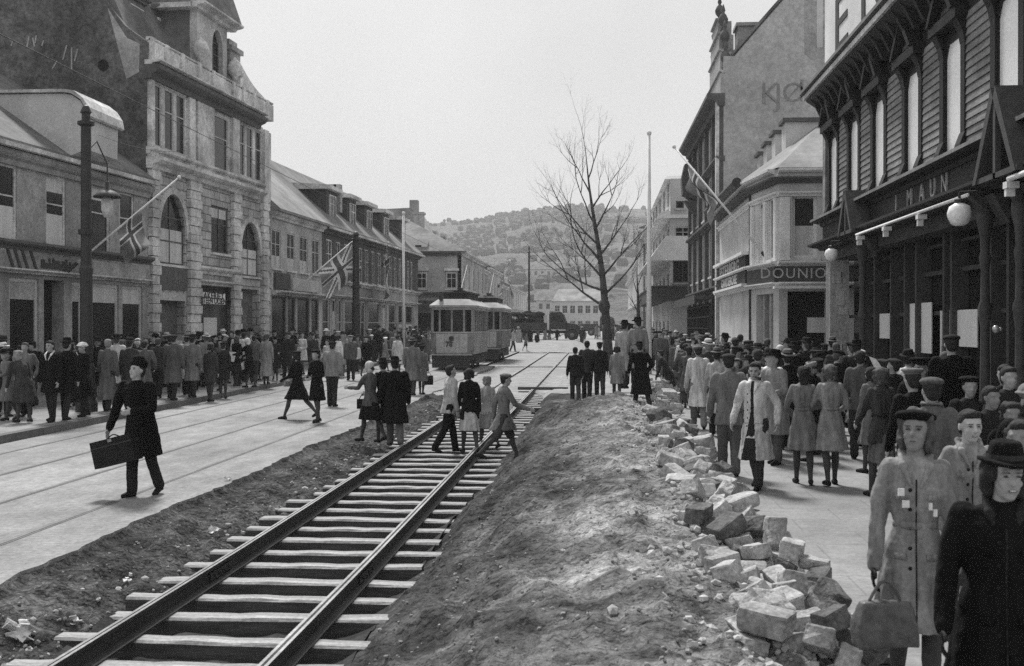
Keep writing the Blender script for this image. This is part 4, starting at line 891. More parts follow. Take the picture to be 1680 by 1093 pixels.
a, b = at(1324, 521, yA - .05), at(1356, 546, yA - .05); mb = MB(); mb.box(a.x, b.x, yA - .06, yA - .03, b.z, a.z); mb.build('sheet', MT['blind'], s)

# ---- tall gabled building: bare flank with painted lettering, ornate street front
yG = 46.6; xg = at(1187, 200, yG).x
t = thing('tall_gable_building', 'tall city building with a bare pale flank wall bearing faded painted letters', 'building', (xg, 52, 0))
a, b, c = at(1187, 92, yG), at(1205, 92, yG), at(1285, 0, yG)
gp = [(xg, -.3), (xg, a.z), (b.x, b.z), (c.x, c.z), (c.x + 2.4, c.z + 2.8), (16, c.z + 2.8), (16, -.3)]; m = len(gp)
mb = MB(); mb.add([(x, yG, z) for x, z in gp] + [(x, yG + .4, z) for x, z in gp], [(i, (i + 1) % m, m + (i + 1) % m, m + i) for i in range(m)] + [tuple(range(m - 1, -1, -1)), tuple(range(m, 2 * m))]); fk = mb.build('flank_wall', MT['gable_pale'], t)
mb = MB(); mb.add([(b.x - .1, yG - .08, b.z), (c.x + 2.4, yG - .08, c.z + 2.8), (c.x + 2.4, yG + 12, c.z + 2.8), (b.x - .1, yG + 12, b.z), (b.x - .1, yG - .08, b.z + .15), (c.x + 2.4, yG - .08, c.z + 2.95), (c.x + 2.4, yG + 12, c.z + 2.95), (b.x - .1, yG + 12, b.z + .15)], [(0, 1, 5, 4), (4, 5, 6, 7), (0, 3, 2, 1), (0, 4, 7, 3)]); mb.build('roof', MT['slate'], t)
for ch, px, py in (('K', 1264, 155), ('J', 1277, 157), ('Ø', 1302, 153), ('L', 1322, 150)):
    p = at(px, py, yG - .02); lettering(ch, 1.25 if ch != 'Ø' else 1.1, MT['faint'], fk, p, (1, 0, 0), (0, 0, 1), .006, bold=-.012)
# faded painted panel with a pointed foot and a window slot
q = [at(1318, 0, yG), at(1322, 85, yG), at(1333, 98, yG), at(1352, 88, yG)]
mb = MB(); pts = [at(x, y, yG) for x, y in ((1320, -60), (1320, 88), (1333, 99), (1353, 90), (1353, -60))]; mb.add([(p.x, yG - .006, p.z) for p in pts], [(0, 1, 2, 3, 4)]); mb.build('faded_panel', MT['plaster'], fk)
mb = MB(); p, q2 = at(1340, 78, yG), at(1350, -40, yG); mb.box(p.x, q2.x, yG - .012, yG - .008, p.z, q2.z); mb.build('faded_panel', MT['plaster_white'], fk)
mb = MB(); p = at(1222, 48, yG + 2); mb.box(p.x - .35, p.x + .5, yG + 1.5, yG + 2.6, 13, p.z); mb.box(p.x - .42, p.x + .57, yG + 1.4, yG + 2.7, p.z, p.z + .14); mb.build('chimney', MT['plaster'], t)
FT = Fac((xg, yG), (xg - .12, 61.5), -1); zE = at(1187, 160, yG).z
zs = [(.5, 3.2), (4.2, 6.3), (6.9, 8.5), (9.1, 10.8)]
ops = []; nb_ = 5
for k, (za, zb) in enumerate(zs):
    for i in range(nb_):
        c_ = FT.L * (i + .5) / nb_; ops.append([c_ - .65, c_ + .65, za + .3, zb + .2])
top = 11.6
mb = MB(); skin(mb, FT, 0, FT.L, -.3, top, ops, .25); FT.box(mb, 0, FT.L, -9, -.28, -.3, top); mb.build('street_wall', MT['plaster'], t)
for o_ in ops: window(FT, t, o_, recess=.18, bars=(2, 2), frame='frame')
mb = MB()
for z in (3.75, 6.6, 8.9): cornice(FT, mb, -.02, FT.L, z, .22, .3)
cornice(FT, mb, -.05, FT.L, 11.1, .5, .65)
for i in range(nb_ + 1): u = min(FT.L - .3, max(0, FT.L * i / nb_ - .15)); FT.box(mb, u, u + .3, .003, .16, .2, 11.1)
mb.build('mouldings', MT['trim_dark'], t)
mb = MB(); FT.box(mb, -.02, .3, .17, .3, .2, 11.6); mb.build('corner_pilaster', MT['trim'], t)
mb = MB()   # ornate gable over the first bays
for k, (u0, u1, z) in enumerate(((0, 4.6, 12.4), (.25, 4.3, 13.3), (.7, 3.9, 14.1), (1.3, 3.3, 14.8))): FT.box(mb, u0, u1, -.5 + .01 * k, .12 - .01 * k, 11.6 if k == 0 else z - 1, z); cornice(FT, mb, u0 - .05, u1 + .05, z, .12, .18)
mb.build('ornate_gable', MT['plaster'], t)
for u, z in ((.2, 12.5), (.45, 13.4), (2.3, 14.9), (4.1, 13.4), (4.45, 12.5), (1.0, 14.2), (3.7, 14.2)):
    mb = MB(); mb.lathe([(.14, 0), (.1, .12), (.06, .2), (.17, .35), (.2, .5), (.12, .68), (.05, .75), (.09, .85), (.02, 1.1)], FT.pt(u, -.1, z + .1), 10); mb.build('finial', MT['trim_dark'], t, smooth=True)
# oriel carved bracket and hanging vertical sign
u = 11.8; mb = MB(); FT.prism(mb, [(.003, 8.6), (.7, 8.9), (.75, 9.7), (.6, 10.4), (.003, 10.6)], u - .3, u + .6); FT.prism(mb, [(.003, 7.8), (.35, 8.2), (.6, 8.6), (.003, 8.6)], u - .2, u + .5); mb.build('carved_bracket', MT['trim_dark'], t)
yS = 58.0; a, b = at(1155, 330, yS), at(1173, 446, yS)
s = thing('vertical_sign', 'tall narrow dark sign with a column of pale letters hanging over the right pavement', 'sign', (a.x, yS, b.z))
mb = MB(); mb.box(a.x, b.x, yS - .08, yS + .08, b.z, a.z); mb.build('board', MT['wood_dark'], s)
mb = MB(); mb.box(a.x - .04, a.x, yS - .1, yS + .1, b.z - .05, a.z + .05); mb.box(b.x, b.x + .04, yS - .1, yS + .1, b.z - .05, a.z + .05); mb.box(b.x, b.x + .6, yS - .03, yS + .03, b.z + .3, b.z + .36); mb.box(b.x, b.x + .6, yS - .03, yS + .03, a.z - .4, a.z - .34); mb.build('bracket', MT['metal_dark'], s)
tx = 'LOWNSMALEN'
for i, ch in enumerate(tx): lettering(ch, .36, MT['gold'], s, ((a.x + b.x) / 2, yS - .09, lerp(a.z, b.z, (i + .6) / (len(tx) + .3))), (1, 0, 0), (0, 0, 1), .01, bold=.012)
# timber scaffold-like shop shutters beneath
s = thing('lattice_shutter', 'dark lattice shutter across the shop under the vertical sign', 'shutter', (4.6, 52, 0))
F_ = Fac((4.62, 48), (4.55, 60), -1); mb = MB()
for k in range(16): F_.box(mb, k * .75, k * .75 + .08, .05, .13, .2, 3.3)
for k in range(7): F_.box(mb, 0, 11.5, .135, .17, .3 + k * .48, .36 + k * .48)
mb.build('lattice', MT['metal_dark'], s)
mb = MB(); F_.box(mb, 0, 11.6, .0, .7, 3.45, 3.6); F_.box(mb, 0, 11.6, .7, .75, 3.25, 3.62); mb.build('canopy', MT['wood_mid'], s)

# ---- white block with stepped balconies, then the hazy row
t = thing('balcony_block', 'pale modern block with stepped angular balconies beyond the vertical sign', 'building', (5, 68, 0))
Y0 = 64.0; X0 = at(1100, 300, Y0).x
Fq = Fac((9, Y0), (X0, Y0), -1); Fq.n = Vector((0, -1, 0)); Fr = Fac((X0, Y0), (X0 - .1, 84), -1); zt = at(1110, 293, Y0).z
wa = [9 - at(1134, 400, Y0).x, 9 - at(1107, 400, Y0).x, at(1110, 396, Y0).z, at(1110, 372, Y0).z]; wb = [9 - at(1122, 400, Y0).x, 9 - at(1109, 400, Y0).x, at(1110, 342, Y0).z, at(1110, 330, Y0).z]
wc = [9 - at(1136, 400, Y0).x, 9 - at(1104, 400, Y0).x, at(1110, 464, Y0).z, at(1110, 428, Y0).z]
mb = MB(); skin(mb, Fq, 0, Fq.L, -.2, zt, [wa, wb, wc]); ro = []
for k in range(4):
    for i in range(5): c_ = Fr.L * (i + .5) / 5; ro.append([c_ - .9, c_ + .9, 1.0 + k * 2.6 + (.2 if k else 0), 2.7 + k * 2.6])
skin(mb, Fr, 0, Fr.L, -.2, zt, ro); mb.box(X0 + .3, 9, Y0 + .3, 84, -.2, zt); mb.build('wall', MT['plaster_white'], t)
window(Fq, t, wa, bars=(2, 2), frame='frame'); window(Fq, t, wb, bars=(1, 1), frame='trim_dark'); window(Fq, t, wc, bars=(2, 1), frame='trim_dark', glass='interior', blind=0)
for o_ in ro: window(Fr, t, o_, bars=(3, 2), frame='frame')
for k, zz in enumerate((at(1100, 428, Y0).z, at(1100, 370, Y0).z + .4, zt)):
    mb = MB(); x1 = X0 - (1.2, .75, .3)[k]; zh = (1.35, .4, .2)[k]
    mb.hexa([(x1, Y0 - .4 + .3 * k, zz), (X0 + 2.2, Y0 - .4 + .3 * k, zz), (X0 + 2.2, 83.5, zz), (x1, 83.5, zz), (x1 + zh * .7, Y0 - .2 + .3 * k, zz + zh), (X0 + 2.2, Y0 - .2 + .3 * k, zz + zh), (X0 + 2.2, 83.5, zz + zh), (x1 + zh * .7, 83.5, zz + zh)]); mb.build('balcony', MT['white'], t)
mb = MB(); zz = at(1100, 470, Y0).z; mb.box(X0 - 1.1, X0 + 2.2, Y0 - .6, 83, zz - .8, zz - .1); mb.box(X0 - 1.15, X0 + 2.2, Y0 - .65, 83, zz - .08, zz + .02); mb.build('shop_canopy', MT['wood_mid'], t)
def far_right(lab, x, y0, y1, h, mat, nw, ch=1, rise=1.6): row_house('far_right_house', lab, x, y0, y1, h, mat, 'slate', nw, ch, 8, side=-1, rise=rise)
far_right('grey town house beyond the balcony block with several floors', 4.0, 86, 104, 9.6, 'plaster', 5)
far_right('paler four-window house behind the white flagpole', 3.9, 104.4, 122, 10.4, 'plaster_pale', 5, 2)
far_right('low hazy house far down the right side behind the tree', 4.4, 122.4, 150, 8.8, 'wall_far', 7)
far_right('last faint house on the right before the square', 4.6, 150.4, 190, 8.2, 'wall_far', 8, 2)

# ---- building closing the street and the hill
Ye = 262; t = thing('end_building', 'long pale building with a row of windows closing the far end of the street', 'building', (0, Ye, 0))
x0, x1 = at(908, 500, Ye).x, at(996, 500, Ye).x; zt = at(950, 494, Ye).z; F_ = Fac((x0, Ye), (x1, Ye), 1); F_.n = Vector((0, -1, 0))
n_ = 7; ops = [[F_.L * (i + .5) / n_ - .6, F_.L * (i + .5) / n_ + .6, zt - 2.8, zt - 1.0] for i in range(n_)] + [[F_.L * (i + .5) / n_ - .6, F_.L * (i + .5) / n_ + .6, 2.2, 3.6] for i in range(n_)]
mb = MB(); skin(mb, F_, 0, F_.L, 0, zt, ops); F_.box(mb, 0, F_.L, -9, -.3, 0, zt); mb.build('wall', MT['wall_far'], t)
for o_ in ops: window(F_, t, o_, bars=(2, 2))
mb = MB(); z2 = at(950, 473, Ye).z; mb.add([(x0 - .4, Ye - .5, zt), (x1 + .4, Ye - .5, zt), (x1 + .4, Ye + 10, zt), (x0 - .4, Ye + 10, zt), (x0 + 1, Ye + 5, z2), (x1 - 1, Ye + 5, z2)], [(0, 1, 5, 4), (1, 2, 5), (2, 3, 4, 5), (3, 0, 4)]); mb.build('roof', MT['slate_pale'], t)
for k in range(7):
    yy = 360 + k * 34; sc_ = rnd.uniform(.9, 1.3); px = (905, 935, 975, 1015, 1040, 885, 955)[k]; p = at(px, 500, yy)
    row = thing('hillside_house', ('pale house low on the hillside above the street end', 'small house with slate roof at the foot of the hill', 'white house left of the bare tree on the slope', 'grey house right of the bare tree on the slope', 'faint villa on the lower hillside', 'house above the lorry on the hillside', 'highest small house seen on the slope')[k], 'house', (p.x, yy, 0))
    wz = 5.5 + 114 * ((yy - 290) / 860) ** 1.25; row.location.z = wz - 7; mb = MB(); mb.box(p.x - 5 * sc_, p.x + 5 * sc_, yy, yy + 8, wz - 9, wz); mb.build('wall', MT['wall_far'], row)
    mb = MB(); X_ = 5.6 * sc_; mb.add([(p.x - X_, yy - .5, wz), (p.x + X_, yy - .5, wz), (p.x + X_, yy + 8.5, wz), (p.x - X_, yy + 8.5, wz), (p.x - X_, yy + 4, wz + 3.6), (p.x + X_, yy + 4, wz + 3.6)], [(0, 1, 5, 4), (1, 2, 5), (2, 3, 4, 5), (3, 0, 4)]); mb.build('roof', MT['slate'], row)
    mb = MB()
    for i in range(4): mb.box(p.x - 4 * sc_ + i * 2.3 * sc_, p.x - 4 * sc_ + i * 2.3 * sc_ + 1.1, yy - .06, yy - .01, wz - 2.6, wz - 1)
    mb.build('window', MT['glass'], row)
sky_px = [(-900, 300), (500, 330), (640, 362), (700, 357), (760, 352), (820, 347), (870, 338), (910, 330), (960, 327), (1010, 331), (1060, 333), (1120, 342), (1250, 350), (2500, 300)]
mb = MB(); cols_ = []
for i in range(150):
    px = -900 + 3400 * i / 149; r_ = 0
    for (a, ya), (b, yb) in zip(sky_px, sky_px[1:]):
        if a <= px <= b: r_ = lerp(ya, yb, (px - a) / (b - a))
    cols_.append((px, r_))
vs = []; NJ = 26
for px, py in cols_:
    p = at(px, py, 1100)
    for j in range(NJ):
        f = j / (NJ - 1); y = 290 + f * 860; q = at(px, 500, y) if False else Vector((ray(px, 500).x / ray(px, 500).y * y, y, 0))
        prof_h = (f ** 1.25) * (p.z - 2)
        vs.append((q.x, y, 1.0 + prof_h * (1 + 0) + 9 * fbm(q.x * .006, y * .006, 0, 5) * math.sin(min(1, f * 1.05) * math.pi) + 2.2 * fbm(q.x * .03, y * .03, 3, 3) * min(1, f * 3)))
mb.add(vs, [(i * NJ + j, (i + 1) * NJ + j, (i + 1) * NJ + j + 1, i * NJ + j + 1) for i in range(149) for j in range(NJ - 1)])
tag(mb.build('hills', MT['hill'], smooth=True), kind='structure')
hv = [Vector(v) for v in vs]; mb = MB(); rr = random.Random(9)
for k in range(7000):
    i = rr.randrange(28, 100); j = min(NJ - 2, int(NJ * (.12 + .88 * rr.random() ** .6))); a, b_ = hv[i * NJ + j], hv[(i + 1) * NJ + j + 1]
    p = Vector((lerp(a.x, b_.x, rr.random()), lerp(a.y, b_.y, rr.random()), 0)); p.z = lerp(a.z, b_.z, (p.y - a.y) / max(.01, b_.y - a.y))
    if fbm(p.x * .012, p.y * .012, 2, 3) < -.12 + .3 * rr.random() - .15: continue
    r = rr.uniform(1.5, 3.6); mb.sphere((p.x, p.y, p.z + r * .5), (r, r, r * rr.uniform(.8, 1.3)), nu=5, nv=4)
tag(mb.build('hill_woods', MT['woods']), 'dark mottled woodland covering the hill beyond the street', 'woodland', kind='stuff')
# ================================================================ street things
def flag_mesh(name, W, H, origin, along, drop, pattern, droop=.5, fold=.12, seed=0, nx=46, ny=30):
    """rippling cloth: along = direction of the hoist edge (down the pole), drop = direction in which the fly hangs"""
    mb = MB(); a = Vector(along).normalized(); d = Vector(drop).normalized(); n = a.cross(d).normalized(); vs = []
    for j in range(ny + 1):
        for i in range(nx + 1):
            u, v = i / nx, j / ny
            p = Vector(origin) + a * (v * H) + d * (u * W) + n * (fold * min(1, u * 2.5) * math.sin(v * 5.0 + u * 6 + seed) + .4 * fold * math.sin(u * 13 + v * 3 + seed))
            p += Vector((0, 0, -1)) * droop * u * u * W * .35
            p += a * (.10 * W * math.sin(u * 4 + seed) * u)
            vs.append(p)
    fs = []
    for j in range(ny):
        for i in range(nx):
            mb.m.append(pattern((i + .5) / nx, (j + .5) / ny)); mb.f.append((j * (nx + 1) + i, j * (nx + 1) + i + 1, (j + 1) * (nx + 1) + i + 1, (j + 1) * (nx + 1) + i))
    mb.v = [tuple(v) for v in vs]; return mb
def nordic(u, v):
    cx, cy = .38, .5
    if abs(u - cx) < .045 or abs(v - cy) < .065: return 0
    if abs(u - cx) < .10 or abs(v - cy) < .14: return 1
    return 2
def union(u, v):
    x, y = (u - .5) * 2, (v - .5)
    if abs(x) < .07 or abs(y) < .06: return 0
    if abs(x) < .15 or abs(y) < .14: return 1
    d = min(abs(y * 2 - x), abs(y * 2 + x)) / 1.6
    if d < .05: return 0
    if d < .15: return 1
    return 2
FM = [MT['flag_dark'], MT['flag_white'], MT['flag_mid']]
def slanted_flag(lab, base, tip, W, H, pat, start=.06, drop=(0, 0, -1), seed=0, droop=.4, fold=.12, pr=.035, length=None):
    base, tip = Vector(base), Vector(tip); s = thing('flagpole', ('slanting white ' + lab[0]) if not lab[0].startswith('short') else lab[0], 'flagpole', tuple(base))
    mb = MB(); mb.cone(base, tip, pr * 1.2, pr * .7, 10); mb.build('pole', MT['white'], s, smooth=True)
    mb = MB(); mb.sphere(tip, pr * 1.8); mb.build('finial', MT['white'], s, smooth=True)
    mb = MB(); mb.cone(base - (tip - base).normalized() * .05, base + (tip - base).normalized() * .35, pr * 1.9, pr * 1.6, 10); mb.build('socket', MT['metal_dark'], s)
    o = lerp(tip, base, start); al = (base - tip)
    f = flag_mesh('flag', W, H, o, al, drop, pat, droop, fold, seed).build('flag', FM, loc=tuple(o), smooth=True)
    tag(f, lab[1], 'flag'); return s
bA = at(112, 444, 34.2); tA = at(294, 291, 35.6)
slanted_flag(('flagpole rising from the low shop house sign board', 'Nordic cross flag hanging bunched from the near left pole'), bA, tA, 1.15, .95, nordic, start=.35, drop=(.12, .1, -1), seed=1.0, fold=.34, droop=.1)
bU = at(472, 487, 55); tU = at(583, 392, 57)
slanted_flag(('flagpole from the pale two-storey house', 'British union flag hanging beside the dark street mast'), bU, tU, 1.5, 2.3, union, drop=(.32, -.1, -1), seed=2.2, droop=.1, fold=.14)
bR = at(1262, 428, 35.2); tR = at(1106, 241, 37.0)
slanted_flag(('flagpole crossing the sky from the corner shop bay', 'Nordic cross flag high on the right pole'), bR, tR, 1.15, 1.3, nordic, start=.10, drop=(.3, 0, -1), seed=.4, fold=.2)
bF = at(636, 436, 72); tF = at(618, 398, 70)
slanted_flag(('short flagpole on the dormered house', 'small hanging flag on the dormered house front'), at(628, 436, 74), at(637, 398, 71), 2.6, 1.2, nordic, drop=(0, 0, -1), seed=3)
slanted_flag(('flagpole above the first tram', 'pale flag hanging high above the tram roof'), at(818, 470, 112), at(836, 428, 108), 4.2, 2.2, nordic, drop=(-.2, 0, -1), seed=5, pr=.06)
slanted_flag(('flagpole furthest along the left row', 'faint flag furthest along the left row'), at(838, 475, 130), at(832, 440, 126), 3.0, 2.0, nordic, drop=(.2, 0, -1), seed=6, pr=.06)
def pole(lab, px, Y_, py_top, r0, r1, mat='white'):
    g = gz(Y_); p = at(px, py_top, Y_); s = thing('flagpole', lab, 'flagpole', (p.x, Y_, g))
    mb = MB(); mb.cone((p.x, Y_, g - .1), p, r0, r1, 14); mb.build('pole', MT[mat], s, smooth=True)
    mb = MB(); mb.sphere(p + Vector((0, 0, r1)), r1 * 1.7); mb.build('ball', MT[mat], s, smooth=True)
pole('tall white vertical flagpole right of the bare tree', 1065, 49, 221, .125, .06)
pole('white flagpole standing before the dormered house', 662, 62, 352, .09, .06)
# cast iron street masts
def mast(lab, px, Y_, py_top, r):
    g = gz(Y_) + .1; p = at(px, py_top, Y_); h = p.z - g; s = thing('street_mast', lab, 'mast', (p.x, Y_, g))
    mb = MB(); mb.lathe([(r * 2.1, 0), (r * 2.1, .25), (r * 1.7, .35), (r * 1.6, 1.1), (r * 1.25, 1.25), (r * 1.15, h * .45), (r * 1.3, h * .455), (r * 1.3, h * .47), (r * 1.05, h * .48), (r * .95, h * .93)], (p.x, Y_, g), 16); mb.build('shaft', MT['metal_dark'], s, smooth=False)
    mb = MB(); mb.lathe([(r * 1.0, h * .93), (r * 1.6, h * .935), (r * 1.6, h * .945), (r * .8, h * .95), (r * .8, h * .97), (r * 1.1, h * .975), (r * .6, h * .995), (r * .2, h)], (p.x, Y_, g), 16); mb.build('cap', MT['metal_dark'], s)
    mb = MB(); mb.lathe([(r * 1.5, 0), (r * 1.5, .12)], (p.x, Y_, g + h * .58), 16); mb.build('collar', MT['metal_dark'], s); return s, p
s, p = mast('dark cast iron mast standing before the low shop house', 141, 27.5, 172, .125)
L_ = at(176, 318, 28.5); mb = MB(); mb.tube([Vector((p.x, 27.5, L_.z + .9)), Vector(((p.x + L_.x) / 2, 28, L_.z + 1.25)), Vector((L_.x, 28.5, L_.z + .75)), Vector((L_.x, 28.5, L_.z + .3))], .018, 6); mb.build('bracket_arm', MT['metal_dark'], s)
s = thing('street_lamp', 'dark hooded street lamp hanging in front of the low shop house window', 'lamp', tuple(L_))
mb = MB(); mb.lathe([(.03, .32), (.06, .3), (.07, .12), (.22, .05), (.34, -.06), (.35, -.1), (.3, -.1)], L_, 16); mb.build('hood', MT['metal_dark'], s, smooth=True)
mb = MB(); mb.lathe([(.12, -.1), (.15, -.2), (.14, -.42), (.08, -.6)], L_, 14); mb.build('glass', MT['trim'], s, smooth=True)
mast('dark street mast beside the union flag', 584, 56, 380, .17)
mast('distant slim mast behind the second tram', 868, 120, 405, .1)

# ---------------------------------------------------------------- trams
def tram(lab, px, Y_, front=True, lamp='78', roofdark=True, Lm=7.6, bm='tram', dx=0):
    g = gz(Y_); xc = -7.0 + dx; yaw = R(1.2)
    s = thing('tram', lab, 'tram', (xc, Y_, g)); W, b0, b1, wt = 1.04, .74, 1.76, 2.86
    def P(mb, x0, x1, y0, y1, z0, z1): mb.box(x0, x1, y0, y1, z0, z1)
    mb = MB()      # bodywork in plan with rounded ends
    plan = [(-W, .45), (-.75, .05), (-.35, 0), (.35, 0), (.75, .05), (W, .45), (W, Lm - .45), (.75, Lm - .05), (-.75, Lm - .05), (-W, Lm - .45)]
    def extr(mb, pl, z0, z1, k=1.0):
        m = len(pl); mb.add([(x * k, y, z0) for x, y in pl] + [(x, y, z1) for x, y in pl], [(i, (i + 1) % m, m + (i + 1) % m, m + i) for i in range(m)] + [tuple(range(m - 1, -1, -1)), tuple(range(m, 2 * m))])
    extr(mb, plan, b0, b1, .96); mb.build('body', MT[bm], s, world=False)
    mb = MB(); mb.box(-.34, .34, -.012, .01, b0 + .08, b1 - .04); mb.hexa([(-.36, -.01, b0 + .08), (-.36, .02, b0 + .08), (-.74, .07, b0 + .08), (-.74, .04, b0 + .08), (-.36, -.01, b1 - .04), (-.36, .02, b1 - .04), (-.75, .07, b1 - .04), (-.75, .035, b1 - .04)]); mb.hexa([(.36, -.01, b0 + .08), (.36, .02, b0 + .08), (.74, .07, b0 + .08), (.74, .04, b0 + .08), (.36, -.01, b1 - .04), (.36, .02, b1 - .04), (.75, .07, b1 - .04), (.75, .035, b1 - .04)]); mb.build('dash_panel', MT['tram_front'], s, world=False)
    mb = MB(); extr(mb, [(x * 1.02, y * 1.0 - .02 if y < 1 else y + .02) for x, y in plan], b1, b1 + .06); extr(mb, [(x * 1.02, y - .02 if y < 1 else y + .02) for x, y in plan], wt, wt + .12); mb.build('belt_rail', MT['tram_roof'], s, world=False)
    mb = MB(); extr(mb, [(x * .93, y + .1 if y < 1 else y - .1) for x, y in plan], b1 + .06, wt); mb.build('dark_interior', MT['glass'], s, world=False)
    for x in (-.98, -.62, -.04, .54, .90): mb = MB(); mb.box(x, x + .09, .03 if abs(x) < .7 else .28, .14 if abs(x) < .7 else .4, b1 + .06, wt); mb.build('window_post', MT['tram'], s, world=False)
    for k in range(8):
        y = .45 + k * (Lm - .9) / 7; ww = .22 if k in (0, 1, 6, 7) else .1
        for x in (-W, W - .08): mb = MB(); mb.box(x, x + .08, y - ww / 2, y + ww / 2, b1 + .06, wt); mb.build('window_post', MT[bm], s, world=False)
    mb = MB(); extr(mb, [(x * 1.08, y - .12 if y < 1 else y + .12) for x, y in plan], wt + .12, wt + .22); 
    m = [(x * 1.08, y - .12 if y < 1 else y + .12) for x, y in plan]; m2 = [(x * .72, y + .35 if y < 1 else y - .35) for x, y in plan]; n_ = len(m)
    mb.add([(x, y, wt + .22) for x, y in m] + [(x, y, wt + .52) for x, y in m2], [(i, (i + 1) % n_, n_ + (i + 1) % n_, n_ + i) for i in range(n_)] + [tuple(range(n_, 2 * n_))]); mb.build('roof', MT['tram_roof'], s, world=False, smooth=False)
    mb = MB(); mb.box(-.62, .62, 1.6, Lm - 1.6, wt + .45, wt + .82); cl = mb.build('clerestory', MT['tram_dark'], s, world=False)
    mb = MB(); mb.box(-.72, .72, 1.4, Lm - 1.4, wt + .82, wt + .9); mb.build('clerestory_roof', MT['tram_roof' if not roofdark else 'tram_dark'], cl, world=False)
    mb = MB(); mb.box(-.9, .9, .4, Lm - .4, .42, b0 - .003); mb.box(-.95, .95, -.05, .2, .5, .74); mb.box(-1.0, 1.0, 1.6, Lm - 1.6, .25, .5); mb.build('underframe', MT['tram_dark'], s, world=False)
    mb = MB(); mb.box(-.9, .9, -.28, -.2, .12, .5); mb.box(-.8, -.7, -.2, .4, .3, .4); mb.box(.7, .8, -.2, .4, .3, .4); mb.build('lifeguard', MT['tram_dark'], s, world=False)
    mb = MB(); mb.box(-.98, .98, -.1, .02, .70, .76); mb.build('bumper', MT['tram_roof'], s, world=False)
    for y in (2.6, Lm - 2.6):
        for x in (-.72, .72):
            mb = MB(); mb.cone((x - .05, y, .38), (x + .05, y, .38), .38, .38, 18); mb.build('wheel', MT['tram_dark'], s, world=False)
    mb = MB(); mb.cone((.0, -.0, 1.5), (.0, -.1, 1.5), .1, .12, 12); mb.build('headlight', MT['metal_dark'], s, world=False)
    if lamp: o = lettering(lamp, .34, MT['ink'], s, Vector((xc - .12, Y_ - .025, g + 1.22)), (1, 0, 0), (0, 0, 1), .01, bold=.012, name='fleet_number')
    mb = MB(); mb.box(-.3, .3, 3.0, 3.9, wt + .9, wt + 1.0); mb.box(-.12, .12, 3.2, 3.7, wt + 1.0, wt + 1.15); mb.build('trolley_base', MT['metal_dark'], s, world=False)
    mb = MB(); mb.cone((-.55, .45, wt + .56), (-.55, .15, wt + .56), .09, .11, 10); mb.build('roof_lamp', MT['metal_dark'], s, world=False)
    mb = MB(); mb.tube([Vector((0, 3.4, wt + .9)), Vector((0, 6.5, 5.3))], .03, 6); mb.build('trolley_pole', MT['metal_dark'], s, world=False)
    mb = MB(); mb.cone((-.93, -.02, b1), (-.93, -.02, b1 + .5), .02, .02, 6); mb.cone((.93, .3, b0 + .2), (.93, .3, b1 + .8), .02, .02, 6); mb.build('grab_rail', MT['tram_roof'], s, world=False)
    return s
tram('pale tram car number 78 with dark windows coming up the street', 750, 54.5)
t2 = tram('second tram car half hidden behind the first one', 830, 66, lamp='', roofdark=False, bm='tram_far', dx=.35)  # second car in a darker paint than the first

